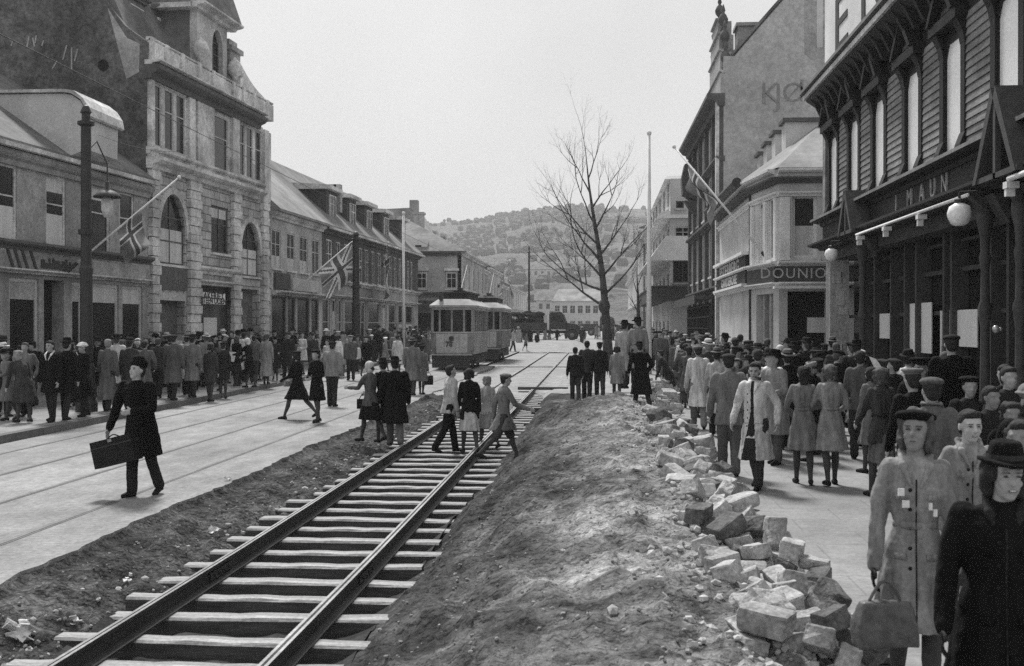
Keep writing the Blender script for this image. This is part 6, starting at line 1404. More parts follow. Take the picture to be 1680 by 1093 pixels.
        for s in (-1, 1):
            for zz, ww_ in (((.725, .045), (.535, .06)) if f else ((.53, .07),)):
                a_ = [front(s * (.085 * k + q), zz * H + dz.z) for q in (-ww_ * .5, 0, ww_ * .5)]
                if all(a_):
                    mb = MB()
                    for p, q in zip(a_, a_[1:]): mb.hexa([p + Vector((0, -.004, -.022)), q + Vector((0, -.004, -.022)), q + Vector((0, .010, -.022)), p + Vector((0, .010, -.022)), p + Vector((0, -.004, .012)), q + Vector((0, -.004, .012)), q + Vector((0, .007, .012)), p + Vector((0, .007, .012))])
                    put(mb.mesh('pocket_flap', CL[tone]), 'pocket_flap', [CL[tone]], co)
    if scarf:
        mb = MB(); 
        for a in range(9): t = 2 * math.pi * a / 9; mb.sphere(spine(.855) + Vector((.062 * k * math.cos(t), .062 * k * math.sin(t) + .01, .01)), .032 * k, nu=8, nv=6)
        mb.sphere(spine(.80) + Vector((0, .10 * k, 0)), (.04, .025, .07)); put(remesh(mb, .012, 2), 'scarf', [CL[scarf]], co)
    # ---- face
    if hi or face:
        for s in (-1, 1):
            mb = MB(); mb.sphere(P(s * .0305, .0835, .008), (.0125 * k, .006 * k, .0048 * k), HR, 10, 6); e = put(mb.mesh('eye', MT['eye']), 'eye', [MT['eye']], o)
            mb = MB(); mb.cone(P(s * .014, .094, .0265), P(s * .05, .082, .027), .0026 * k, .0018 * k, 6); put(mb.mesh('eyebrow', MT[hairm]), 'eyebrow', [MT['hair_dark']], o)
        mb = MB()
        if face == 'smile':
            mb.sphere(P(0, .0885, -.060), (.023 * k, .007 * k, .0065 * k), HR, 12, 6); put(mb.mesh('mouth', MT['lip']), 'mouth', [MT['lip']], o)
            mb = MB(); mb.sphere(P(0, .0935, -.058), (.016 * k, .004 * k, .0035 * k), HR, 12, 6); put(mb.mesh('teeth', MT['teeth']), 'teeth', [MT['teeth']], o)
        else: mb.sphere(P(0, .0905, -.060), (.018 * k, .005 * k, .0042 * k), HR, 12, 6); put(mb.mesh('mouth', MT['lip']), 'mouth', [MT['lip']], o)
    # ---- hair and hat
    mb = MB(); hv = .013 if hi else .018
    if hair != 'bald':
        mb.sphere(P(0, -.026, .042), (.086 * k, .094 * k, .089 * k), HR, 18, 12)
        mb.sphere(P(0, -.058, -.01), (.075 * k, .055 * k, .075 * k), HR)
        mb.sphere(P(0, .035, .088), (.062 * k, .05 * k, .032 * k), HR)
        if hair == 'short': mb.sphere(P(0, .05, .095), (.055 * k, .035 * k, .028 * k), HR)
        rr = random.Random(int(H * 1000) + len(tone))
        if hair in ('curly', 'long', 'bob'):
            nn = {'curly': 26, 'long': 16, 'bob': 14}[hair] * (2 if hi else 1); low_ = {'curly': -.10, 'long': -.14, 'bob': -.085}[hair]
            for i in range(nn):
                a = R(rr.uniform(150, 390)); z_ = rr.uniform(low_, .09); r1 = .082 if z_ > -.05 else .07
                a = R(rr.uniform(165, 375) if not hi else rr.uniform(155, 385)); mb.sphere(P(r1 * math.cos(a) * 1.05, -.012 + .085 * math.sin(a), z_), ((.026 if hi else .034) * k,) * 3 if hair == 'curly' else (.036 * k, .036 * k, .05 * k), HR, 8, 6)
        if hair == 'bun': mb.sphere(P(0, -.115, -.04), .042 * k)
        me = remesh(mb, hv, 1, .012 if hair in ('curly', 'long') else .004, .03)
        put(me, 'hair', [MT[hairm]], o)
    if hat != 'none':
        mb = MB(); HM = CL[htone] if htone in CL else MT[htone]
        Z = lambda x, y, z: P(x, y, z)
        def disc(a, b, c, z0, z1, y0=0):     # elliptical slab in head axes
            n = 28; vs = [Z(a * math.cos(2 * math.pi * i / n), y0 + b * math.sin(2 * math.pi * i / n), z0 + c * math.cos(2 * math.pi * i / n * 2)) for i in range(n)] + [Z(a * math.cos(2 * math.pi * i / n) * .995, y0 + b * math.sin(2 * math.pi * i / n) * .995, z1 + c * math.cos(2 * math.pi * i / n * 2)) for i in range(n)]
            mb.add(vs, [(i, (i + 1) % n, n + (i + 1) % n, n + i) for i in range(n)] + [tuple(range(n - 1, -1, -1)), tuple(range(n, 2 * n))])
        if hat in ('fedora', 'ladyhat'):
            q = 1.0 if hat == 'fedora' else .92
            disc(.140 * q, .165 * q, .012, .062, .082, -.005); n = 24
            pr = [(.091, .105, .07), (.088, .103, .11), (.078, .094, .155), (.060, .078, .172), (.02, .03, .158)]
            vs = [Z(a * math.cos(2 * math.pi * i / n) * q * (1 - (.10 if j > 1 and 2 < (i % n) < 10 else 0)), -.008 + b * math.sin(2 * math.pi * i / n) * q, z) for j, (a, b, z) in enumerate(pr) for i in range(n)]
            mb.add(vs, [(j * n + i, j * n + (i + 1) % n, (j + 1) * n + (i + 1) % n, (j + 1) * n + i) for j in range(4) for i in range(n)] + [tuple(range(n - 1, -1, -1)), tuple(range(4 * n, 5 * n))])
        elif hat == 'cap':
            mb.sphere(Z(0, -.012, .088), (.105 * k, .118 * k, .042 * k), HR, 20, 10); mb.sphere(Z(0, -.01, .07), (.088 * k, .1 * k, .04 * k), HR); mb.sphere(Z(0, .105, .062), (.06 * k, .045 * k, .012 * k), HR)
        elif hat == 'beret': mb.sphere(Z(.012, -.02, .098), (.118 * k, .122 * k, .036 * k), HR, 20, 10); mb.sphere(Z(0, -.01, .078), (.088 * k, .1 * k, .03 * k), HR)
        elif hat == 'scarf':
            mb.sphere(Z(0, -.022, .028), (.097 * k, .106 * k, .104 * k), HR, 18, 12); mb.sphere(Z(0, -.06, -.06), (.07 * k, .06 * k, .07 * k), HR)
        elif hat == 'tall':
            mb.sphere(Z(0, -.02, .10), (.108 * k, .115 * k, .085 * k), HR, 18, 12); mb.sphere(Z(0, .0, .15), (.085 * k, .09 * k, .06 * k), HR)
        elif hat == 'pith':
            mb.sphere(Z(0, -.01, .075), (.105 * k, .12 * k, .075 * k), HR, 18, 12); disc(.125, .145, .006, .055, .07, 0)
        elif hat == 'visor':
            disc(.118, .122, 0, .105, .135, -.01); mb.sphere(Z(0, -.01, .085), (.09 * k, .102 * k, .045 * k), HR); mb.sphere(Z(0, .105, .06), (.06 * k, .05 * k, .01 * k), HR)
        me = remesh(mb, .008 if hi else .012, 1, .008 if hat in ('tall', 'beret') else 0, .03); ho = put(me, {'fedora': 'felt_hat', 'ladyhat': 'felt_hat', 'cap': 'flat_cap', 'beret': 'beret', 'scarf': 'headscarf', 'tall': 'fur_hat', 'pith': 'helmet', 'visor': 'peaked_cap'}[hat], [HM], o)
        if hat in ('fedora', 'ladyhat'):
            mb = MB(); n = 24; q = 1 if hat == 'fedora' else .92
            vs = [Z(.0945 * q * math.cos(2 * math.pi * i / n), -.008 + .1085 * q * math.sin(2 * math.pi * i / n), z) for z in (.082, .108) for i in range(n)]; mb.add(vs, [(i, (i + 1) % n, n + (i + 1) % n, n + i) for i in range(n)]); put(mb.mesh('hat_band', CL['black']), 'hat_band', [CL['black' if htone != 'black' else 'dark']], ho)
    return J

def base_h(x, y):
    if x < KERB_X: return gz(y) + .155
    if x > 1.75: return gz(y) + .10
    return gz(y) + terr(x, y)
def person(lab, px, Y_, rz, z=None, **kw):
    """px: photograph column of the figure, Y_: its distance down the street; rz: heading, 0 = walking away, 180 = towards the camera"""
    p = at(px, 560, Y_); g = base_h(p.x, Y_) if z is None else gz(Y_) + z
    t = thing('person', lab, 'person', (p.x, Y_, g), R(rz), kw.pop('group', None)); J = build_person(t, **kw); J['t'] = t
    J['W'] = Matrix.Translation((p.x, Y_, g)) @ Matrix.Rotation(R(rz), 4, 'Z'); return J
def Yof(px, py, off=0): return G(px, py, off).y
def bag(lab, J, hand, w=.32, h=.24, d=.1, mat='leather', rz=0, name='handbag', tilt=0, handle=.10, dx=0, dy=0, dz=0, cat=None):
    """a bag hanging from a hand; rz: heading of its long side"""
    p = J['W'] @ J['hands'][hand] if isinstance(hand, int) else hand; p = p + Vector((dx, dy, dz)); t = thing(name, lab, cat or name, tuple(p), R(rz)); t.rotation_euler[1] = R(tilt)
    mb = MB(); top = -handle; a = w / 2; hh = h
    pr = [(-a * .80, top), (a * .80, top), (a * 1.02, top - hh * .5), (a, top - hh), (-a, top - hh), (-a * 1.02, top - hh * .5)] if name == 'handbag' else [(-a, top), (a, top), (a, top - hh), (-a, top - hh)]
    m = len(pr); q = .55 if name == 'handbag' else 1
    vs = [(x, -d / 2 * (q if i < 2 else 1), z) for i, (x, z) in enumerate(pr)] + [(x, d / 2 * (q if i < 2 else 1), z) for i, (x, z) in enumerate(pr)]
    mb.add(vs, [(i, (i + 1) % m, m + (i + 1) % m, m + i) for i in range(m)] + [tuple(range(m - 1, -1, -1)), tuple(range(m, 2 * m))])
    if name == 'handbag': put(remesh(mb, .012, 3, .016, .05), 'case', [MT[mat]], t)
    else:
        o = mb.build('case', MT[mat], t, world=False)
        mb = MB(); mb.box(-a - .004, a + .004, -d / 2 - .004, d / 2 + .004, top - hh * .28, top - hh * .24); mb.build('seam', MT['metal_dark'], t, world=False)
    mb = MB(); n = 8; pts = [Vector((-.09 + .18 * i / n, 0, top + (handle + .01) * math.sin(math.pi * i / n))) for i in range(n + 1)]; mb.tube(pts, .009, 6); mb.build('handle', MT[mat], t, world=False)
    if name != 'handbag': mb = MB(); mb.box(-.03, .03, -d / 2 - .012, -d / 2, top - .05, top - .01); mb.build('clasp', MT['metal_grey'], t, world=False)
    return t
# ================================================================ the people one can tell apart
W = 'walking'
stand = ((3, 2), (-3, 3)); step = ((16, 6), (-16, 14)); wide = ((26, 8), (-26, 22))
rel = ((4, 7, 12), (-4, 7, 12)); pock = ((-12, 20, 52, 30), (-12, 20, 52, 30))
# --- right foreground
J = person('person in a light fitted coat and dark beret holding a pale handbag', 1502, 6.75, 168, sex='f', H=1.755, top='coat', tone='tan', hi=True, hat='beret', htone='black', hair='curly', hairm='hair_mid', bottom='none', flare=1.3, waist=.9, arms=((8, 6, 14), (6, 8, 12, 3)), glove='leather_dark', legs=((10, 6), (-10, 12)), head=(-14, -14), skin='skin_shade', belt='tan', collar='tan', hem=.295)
bag('bulging pale leather handbag in the gloved hand of the nearest person', J, 1, .34, .25, .15, 'leather', 10, dx=.05, dy=-.06)
for i, (dx, dz, w_) in enumerate(((.085, .742, .034), (.06, .705, .038), (-.095, .68, .02), (-.07, .70, .018))):
    p = J['W'] @ (J['spine'](dz) + Vector((dx, .152, 0))); mb = MB(); mb.box(p.x - w_ / 2, p.x + w_ / 2, p.y - .016, p.y - .004, p.z - .02, p.z + .02)
    o = mb.build('ribbon_badge', MT['flag_white'], loc=tuple(p)); tag(o, ('upper white ribbon badge on the shoulder side of the nearest light coat', 'lower white ribbon badge on the nearest light coat', 'slanted white badge near the strap of the nearest light coat', 'smallest white badge on the nearest light coat')[i], 'badge', 'ribbon badges on the nearest coat')
J = person('smiling person in a black coat and wide black hat cut by the bottom edge', 1646, 5.5, 168, z=.1, sex='f', H=1.67, top='coat', tone='black', hi=True, hat='ladyhat', htone='black', hair='bob', bottom='none', face='smile', skin='skin', bulk=1.28, arms=((4, 10, 16), (6, 10, 20)), legs=((6, 3), (-6, 8)), head=(14, 2), collar='char', glove='leather_dark', hem=.22)
person('bareheaded smiling person with pale jacket between the two nearest people', 1588, 8.3, 180, sex='f', H=1.66, top='jacket', tone='tan', hi=True, hair='short', hairm='hair_dark', bottom='skirt', btone='dark', face='smile', skin='skin_pale', head=(4, 2))
person('person in a soft cap and grey coat turned away behind the nearest beret', 1528, 10.6, -30, H=1.78, top='coat', tone='grey', hat='cap', htone='grey', hair='short', hi=True, head=(35, 0), collar='mid')
person('person wearing a brimless helmet-like hat at the right edge of the photo', 1694, 9.0, 160, H=1.80, top='coat', tone='black', hat='pith', htone='mid', hi=True, head=(20, 0))
person('person with curly fair hair in a dark belted suit seen from behind', 1447, 15.2, 12, sex='f', H=1.70, top='jacket', tone='dark', hair='curly', hairm='hair_mid', bottom='skirt', btone='grey', flare=.8, legs=((12, 6), (-12, 16)), belt='char', hem=.42, arms=((14, 10, 40, 10), (-8, 12, 18)))
person('person in a light grey dress walking away arm in arm, left of the pair', 1318, 16.4, -3, sex='f', H=1.66, top='dress', tone='mid', hair='long', hairm='hair_dark', bottom='none', flare=1.35, waist=.92, legs=((9, 6), (-7, 10)), arms=((4, 14, 50, 40), (10, 16, 70, 50)), hem=.29, belt='mid')
person('person in a paler gathered dress and knitted cap walking away, right of the pair', 1363, 16.3, 4, sex='f', H=1.69, top='dress', tone='tan', hair='curly', hairm='hair_mid', bottom='none', flare=1.45, waist=.92, legs=((-8, 10), (10, 6)), arms=((12, 16, 75, 50), (6, 16, 60, 40)), hem=.29, belt='tan', hat='scarf', htone='mid')
J = person('bareheaded person in a long pale open raincoat striding with hands in pockets', 1240, 15.9, 152, H=1.74, top='coat', tone='pale', hi=True, open_front='char', hair='short', hairm='hair_dark', legs=((12, 4), (-16, 12)), arms=((-16, 22, 44, 14), (-14, 20, 44, 16)), hem=.235, flare=1.15, btone='dark', lapel=True, head=(10, 4), waist=1.05, collar='pale')
mb = MB(); q = J['W'] @ (J['head'] + J['HR'] @ Vector((-.03, .11, -.062))); mb.cone(q, q + Vector((.05, -.07, -.03)), .012, .014, 8); mb.cone(q + Vector((.05, -.07, -.045)), q + Vector((.05, -.07, .0)), .02, .022, 10)
tag(mb.build('tobacco_pipe', MT['wood_dark'], loc=tuple(q)), 'short dark pipe held in the mouth of the raincoat walker', 'pipe')
person('person in a pale jacket and dark hat close behind the open raincoat', 1263, 19.5, 178, H=1.78, top='jacket', tone='white', hat='fedora', htone='black', bottom='trousers', btone='dark', face='plain')
person('person in a worn brown jacket and drooping trousers seen from behind beside the stones', 1196, 17.2, 0, z=.08, H=1.82, top='jacket', tone='mid', hat='cap', htone='dark', btone='grey', hem=.42, bulk=1.08, legs=stand)
person('person in a long white coat seen from behind at the edge of the stone heap', 1146, 24.5, 5, z=.1, H=1.76, top='coat', tone='pale', hat='cap', htone='mid', btone='mid')
person('person in a pale jacket with dark hair next to the long white coat', 1176, 23.0, -6, z=.1, sex='f', H=1.72, top='coat', tone='light', hat='ladyhat', htone='mid')
person('person in a dark suit with bald pale head behind the raincoat walker', 1280, 21.5, 170, H=1.86, top='coat', tone='char', hair='bald', skin='skin_pale', face='plain')
person('person in black with high dark hat beside the bald head', 1305, 24, 10, H=1.82, top='coat', tone='black', hat='fedora', htone='black')
person('person with short dark hair and grey jacket reading by the shopfront', 1412, 19.2, -10, H=1.82, top='jacket', tone='grey', hair='short', btone='dark', legs=step, head=(-10, -8))
s = tag((lambda m: m.build('newspaper', MT['paper'], loc=(5.1, 18.8, 1.6)))((lambda m: (m.hexa([(4.42, 19.0, 1.62), (4.60, 18.95, 1.52), (4.60, 18.97, 1.52), (4.42, 19.02, 1.62), (4.32, 19.0, 1.84), (4.42, 18.95, 1.80), (4.42, 18.97, 1.80), (4.32, 19.02, 1.84)]), m)[1])(MB())), 'white folded newspaper raised beside the grey jacket reader', 'newspaper')
person('small person with hair waved high between the reader and the curly haired suit', 1432, 17.6, 30, sex='f', H=1.60, top='coat', tone='mid', hair='curly', hairm='hair_dark', bottom='none')
person('person in a black belted overcoat and cap standing on the step before the white poster', 1562, 14.6, -8, z=.42, H=1.80, top='coat', tone='black', hat='cap', htone='char', bulk=1.12, hem=.3, face=None)
J_ = None
person('person in a peaked uniform cap standing left of the step', 1508, 14.2, 176, z=.12, H=1.82, top='coat', tone='black', hat='visor', htone='black', face='plain', hi=True)
person('person with pale cap band below the peaked cap', 1500, 12.9, 10, H=1.76, top='coat', tone='black', hat='visor', htone='mid')
person('shadowed bareheaded person in the doorway right of the turned column', 1652, 12.4, 190, z=.2, H=1.72, top='jacket', tone='char', hair='short')
person('person with small light badge before the turned column', 1590, 13.1, 178, H=1.68, top='coat', tone='char', hat='beret', htone='black')
st = thing('door_step', 'low dark wooden step under the shop window', 'step', (4.5, 14.6, .1)); mb = MB(); mb.box(3.9, 5.9, 14.15, 15.0, .05, .40); mb.box(3.86, 5.94, 14.11, 15.04, .40, .425); mb.build('tread', MT['wood_mid'], st)
# --- on the mound
person('small boy in dark jacket and light cuffs, leftmost on the mound', 944, 27.5, 8, H=1.34, top='jacket', tone='char', btone='dark', hair='short', hem=.47)
person('boy in a dark pullover, second on the mound', 963, 28.6, -5, H=1.50, top='jacket', tone='dark', btone='char', hair='short')
person('smaller boy in dark clothes between the pullover boy and the light coat', 984, 28.2, 5, H=1.40, top='jacket', tone='char', btone='dark', hair='short', hat='cap', htone='char')
person('child in a pale belted coat seen from behind on the mound', 1012, 27.6, -6, z=.40, H=1.38, sex='f', top='coat', tone='tan', hair='bob', bottom='none', hem=.34)
person('person in a long black coat leaning forward with hands in pockets on the mound crest', 1052, 25.8, 24, z=.45, H=1.46, top='coat', tone='black', hat='fedora', htone='black', lean=10, arms=pock, hem=.2, bulk=1.2, legs=step)
person('person in a light jacket and black hat standing tall behind the boys', 1024, 31.5, -20, z=.52, H=1.84, top='coat', tone='light', hat='fedora', htone='black')
person('person in pale clothes with the widest black hat, right of the light jacket', 1047, 31.0, 10, z=.60, H=1.84, top='coat', tone='tan', hat='fedora', htone='black', head=(30, 0))
person('dark dressed person between the two hats on the mound', 1034, 32.5, 0, z=.55, H=1.75, top='coat', tone='black', hat='cap', htone='char')
person('person crouching low in grey on the far stone heap', 1098, 33, 70, H=1.5, top='coat', tone='dark', hair='short', lean=30)
person('person in a white shirt walking beside the far stone heap', 1121, 37, 20, z=.1, H=1.74, top='jacket', tone='white', btone='grey', hair='short')
# --- crossing the new track
ZT = -.12
J = person('person in a dark jacket and pale headscarf stepping onto the track bank', 608, 23.0, 60, z=-.05, sex='f', H=1.64, top='jacket', tone='grey', hair='bun', hairm='hair_dark', hat='scarf', htone='pale', bottom='skirt', btone='black', hem=.44, arms=((30, 8, 60), (10, 8, 60)), legs=step)
bag('flat dark clutch bag held out by the headscarf walker', J, 1, .28, .2, .05, 'leather_dark', 20, 'satchel', cat='bag')
person('person in a black coat and drooping hat, middle of the group on the bank', 629, 23.2, 30, z=-.1, sex='f', H=1.70, top='coat', tone='black', hat='ladyhat', htone='black', bottom='none', arms=pock)
person('broad person in a long black overcoat and hat at the rear of the bank group', 648, 22.8, 18, z=-.12, H=1.76, top='coat', tone='black', hat='fedora', htone='black', bulk=1.2, hem=.26, btone='grey')
person('person in a pale windcheater and dark trousers standing between the rails', 736, 22.2, -60, z=ZT - .05, H=1.72, top='jacket', tone='light', btone='black', hair='short', hem=.45, legs=step, lean=6, head=(0, -15))
J = person('person in a black coat over a pale skirt stepping over the right rail', 770, 22.1, 20, z=ZT - .05, sex='f', H=1.66, top='jacket', tone='black', bottom='skirt', btone='light', hair='bob', hem=.40, legs=step)
person('fair haired child in light clothes among the people crossing the track', 800, 23.0, 40, z=ZT - .05, sex='f', H=1.48, top='jacket', tone='light', bottom='skirt', btone='tan', hair='curly', hairm='hair_pale', legs=step)
person('boy in a raincoat and knitted cap striding over the right rail towards the mound', 826, 20.6, -70, z=ZT - .02, H=1.64, top='coat', tone='mid', hair='short', hat='cap', htone='mid', bottom='shorts', btone='dark', hem=.36, legs=wide, arms=((-25, 8, 20), (30, 8, 40)))
# --- on the roadway
J = person('person in a black overcoat and tall dark fur hat carrying a suitcase across the roadway', 232, 15.3, 165, H=1.86, top='coat', tone='black', hat='tall', htone='black', hair='short', lean=10, legs=((-10, 14), (10, 8)), arms=((16, 12, 70, 34), (4, 16, 8, 2)), hem=.30, bulk=1.22, face='plain', skin='skin_pale', head=(-10, -14), flare=.9)
J['hands'][1] = J['hands'][1]
bag('large black suitcase swung in front of the overcoat walker on the roadway', J, 1, .64, .36, .18, 'leather_dark', -12, 'suitcase', tilt=-14, handle=.03, dx=.14, dy=-.15)
J = person('person in a dark flared coat taking a wide step across the roadway', 488, 27.3, 68, sex='f', H=1.72, top='coat', tone='black', hair='bob', hairm='hair_dark', hat='beret', htone='black', bottom='none', flare=1.5, legs=((28, 8), (-28, 20)), arms=((14, 8, 50), (20, 8, 60)), hem=.30)
bag('small shiny pouch carried by the wide stepping person', J, 1, .22, .14, .08, 'metal_grey', 60, dz=.02, name='handbag')
person('person in a black coat and tilted flat hat with hands together in the roadway', 520, 26.6, 150, sex='f', H=1.70, top='coat', tone='black', hat='beret', htone='black', bottom='none', arms=((4, 12, 70, 40), (4, 12, 70, 40)), hem=.30, flare=.7)
person('person in a light suit jacket and dark trousers walking away in the roadway', 545, 31.5, -10, H=1.80, top='jacket', tone='tan', btone='char', hat='cap', htone='black', bulk=1.12, legs=stand)
J = person('person in a mottled grey coat walking away right of the left pavement crowd', 676, 36.5, -8, z=-.02, H=1.82, top='coat', tone='mid', hat='fedora', htone='mid', bulk=1.1, btone='dark')
J = person('shorter person holding a bag beside the mottled grey coat', 692, 37.0, -8, z=-.02, sex='f', H=1.60, top='coat', tone='mid', hat='cap', htone='black', bottom='none')
bag('square dark bag held beside the mottled coat', J, 1, .3, .3, .1, 'leather_dark', 0, 'satchel', cat='bag')
# --- left pavement, nearest
J = person('stooping person in a rough grey coat with pale hair at the left edge', 38, 24.4, 60, sex='f', H=1.62, top='coat', tone='dark', hair='curly', hairm='hair_pale', lean=20, bottom='none', bulk=1.2)
person('tall person in a black suit with a white collar near the left edge', 84, 24.6, 170, H=1.80, top='coat', tone='black', hair='short', face='plain', collar='white', hem=.36, bulk=1.1)
person('person in a black coat and black hat next to the white collar', 108, 25.0, -10, H=1.82, top='coat', tone='black', hat='fedora', htone='black', bulk=1.1, hem=.34)
J = person('person in a black coat with white cap and raised sleeve cuff by the mast', 138, 26.0, 150, sex='f', H=1.72, top='coat', tone='black', hat='pith', htone='white', arms=((10, 12, 60, 30), (10, 12, 50, 20)))
bag('dark bag standing at arm length by the left mast', J, 0, .35, .3, .12, 'leather_dark', 20, name='satchel', dz=-.25, cat='bag')
person('person in a long grey raincoat seen from behind right of the near mast', 176, 27.6, 0, H=1.78, top='coat', tone='grey', hair='short', hairm='hair_pale', hem=.16)
person('person in a dark grey coat directly behind the suitcase carrier', 212, 28.2, 8, H=1.78, top='coat', tone='dark', hat='fedora', htone='dark')
person('broad person in a grey overcoat facing the stone building', 284, 31.4, -5, H=1.84, top='coat', tone='grey', hat='cap', htone='dark', bulk=1.15)
person('person in a lighter grey overcoat next to the broad overcoat', 315, 32.6, 4, H=1.80, top='coat', tone='mid', hat='fedora', htone='char')
person('person in a short charcoal coat and thin stockings before the stone pier', 345, 33.0, -6, sex='f', H=1.72, top='coat', tone='dark', hair='bob', bottom='none', hem=.34)
person('person in a black skirt and coat with one foot turned out near the kerb', 366, 34.5, 12, sex='f', H=1.72, top='coat', tone='char', hat='beret', htone='black', bottom='none', hem=.34)
J = person('person with a pale headscarf holding up a white sheet on the left pavement', 410, 37.5, 70, sex='f', H=1.66, top='coat', tone='black', hat='scarf', htone='white', bottom='none', lean=10, arms=((40, 8, 40), (30, 8, 40)))
p = J['W'] @ J['hands'][0]; mb = MB(); mb.hexa([(p.x - .25, p.y - .05, p.z - .15), (p.x + .1, p.y - .05, p.z - .22), (p.x + .1, p.y - .03, p.z - .22), (p.x - .25, p.y - .03, p.z - .15), (p.x - .12, p.y - .05, p.z + .12), (p.x + .18, p.y - .05, p.z + .1), (p.x + .18, p.y - .03, p.z + .1), (p.x - .12, p.y - .03, p.z + .12)]); tag(mb.build('paper_sheet', MT['paper'], loc=tuple(p)), 'white sheet held up by the pale headscarf on the left pavement', 'paper')
person('person in a striped pale dress standing in front of the union flag house', 437, 39.5, 4, sex='f', H=1.76, top='dress', tone='tan', hair='bob', hairm='hair_mid', bottom='none', hem=.16)
person('person in a white summer coat seen from behind left of the dark street mast', 553, 47, 0, sex='f', H=1.78, top='coat', tone='white', hair='bob', hairm='hair_dark', bottom='none')
person('person in a pale jacket near the white flagpole on the left', 652, 50, 10, sex='f', H=1.74, top='coat', tone='pale', hair='short', bottom='none')
KEYN = len([o for o in COL.objects if o.name.startswith('person')])

b_ = thing('crossing_board', 'dark timber board laid across the far gravelled track', 'board', (-1.8, 40.5, gz(40.5)))
a, c = at(850, 643, 40.5), at(932, 646, 40.5); mb = MB(); zb_ = gz(40.5) - .06; mb.box(a.x, c.x, 40.3, 40.5, zb_, zb_ + .10); mb.build('board', MT['timber_side'], b_)

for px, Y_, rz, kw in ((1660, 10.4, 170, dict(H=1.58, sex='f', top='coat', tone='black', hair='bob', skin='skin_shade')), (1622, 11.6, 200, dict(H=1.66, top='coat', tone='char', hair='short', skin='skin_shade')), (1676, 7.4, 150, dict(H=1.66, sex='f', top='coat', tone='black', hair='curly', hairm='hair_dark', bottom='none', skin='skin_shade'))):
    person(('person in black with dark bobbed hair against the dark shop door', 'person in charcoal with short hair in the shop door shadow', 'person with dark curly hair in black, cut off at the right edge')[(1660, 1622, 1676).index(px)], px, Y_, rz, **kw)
# ================================================================ the crowds on both pavements: individuals copied from a few figures
PR = []
specs = [dict(H=1.78, top='coat', hat='fedora', hatn='brimmed hat'), dict(H=1.74, top='coat', hat='cap', hatn='flat cap'), dict(H=1.76, top='jacket', hair='short', hatn='bare head'), dict(H=1.82, top='coat', hat='fedora', bulk=1.12, hatn='brimmed hat'),
         dict(H=1.66, sex='f', top='coat', hat='beret', hair='bob', bottom='none', hatn='beret'), dict(H=1.64, sex='f', top='coat', hair='curly', bottom='none', flare=1.2, hatn='curled hair'), dict(H=1.68, sex='f', top='jacket', hair='long', bottom='skirt', hatn='long hair'),
         dict(H=1.66, sex='f', top='coat', hat='scarf', hair='bob', bottom='none', hatn='headscarf'), dict(H=1.62, sex='f', top='coat', hat='ladyhat', hair='bob', bottom='none', hatn='lady hat'), dict(H=1.76, top='jacket', hat='visor', hatn='peaked cap'),
         dict(H=1.72, top='coat', hair='short', arms=((-10, 20, 55, 30), (-10, 20, 55, 30)), hatn='bare head'), dict(H=1.36, top='jacket', hair='short', bottom='shorts', hatn='bare head'),
         dict(H=1.77, top='coat', hat='fedora', lean=7, arms=((10, 14, 70, 40), (8, 14, 60, 36)), hatn='brimmed hat', flare=1.2), dict(H=1.67, sex='f', top='coat', hat='beret', hair='curly', bottom='none', arms=((4, 10, 80, 30), (0, 8, 20)), head=(50, -12), hatn='beret', hem=.34),
         dict(H=1.72, top='jacket', hat='cap', arms=((-10, 26, 50, 20), (-16, 22, 50, 20)), head=(-45, 10), hatn='flat cap', bulk=1.1), dict(H=1.63, sex='f', top='dress', hair='bob', bottom='none', arms=((30, 10, 60), (0, 10, 20)), head=(40, 0), hatn='bobbed hair', flare=1.4),
         dict(H=1.80, top='coat', hair='short', arms=((60, 20, 70), (0, 6, 14)), head=(-30, 8), hatn='bare head', hem=.22, lean=5), dict(H=1.58, sex='f', top='coat', hat='ladyhat', hair='curly', bottom='none', arms=((20, 12, 60, 20), (16, 12, 60, 20)), lean=9, hatn='lady hat', bulk=1.15)]
proto_meshes = []
for i, sp in enumerate(specs):
    sp = dict(sp); hn = sp.pop('hatn'); t = empty('person', (0, -60 - i, -20)); sp.setdefault('head', (rnd.uniform(-35, 35), rnd.uniform(-10, 6))); sp.setdefault('bulk', 1.07); sp.setdefault('arms', ((rnd.uniform(-8, 12), 6, 14), (rnd.uniform(-8, 12), 6, 14)))
    build_person(t, lo=True, tone='grey', btone='char', htone='dark', legs=((rnd.uniform(2, 20), 6), (-rnd.uniform(2, 20), 14)) if i % 3 else ((rnd.uniform(2, 8), 4), (-rnd.uniform(2, 6), 6)), **sp)
    PR.append((t, hn, sp))
def kids(o): return [c for c in COL.objects if c.parent == o]
PK = []
for t, hn, sp in PR:
    tr = [(c, kids(c)) for c in kids(t)]; PK.append(tr)
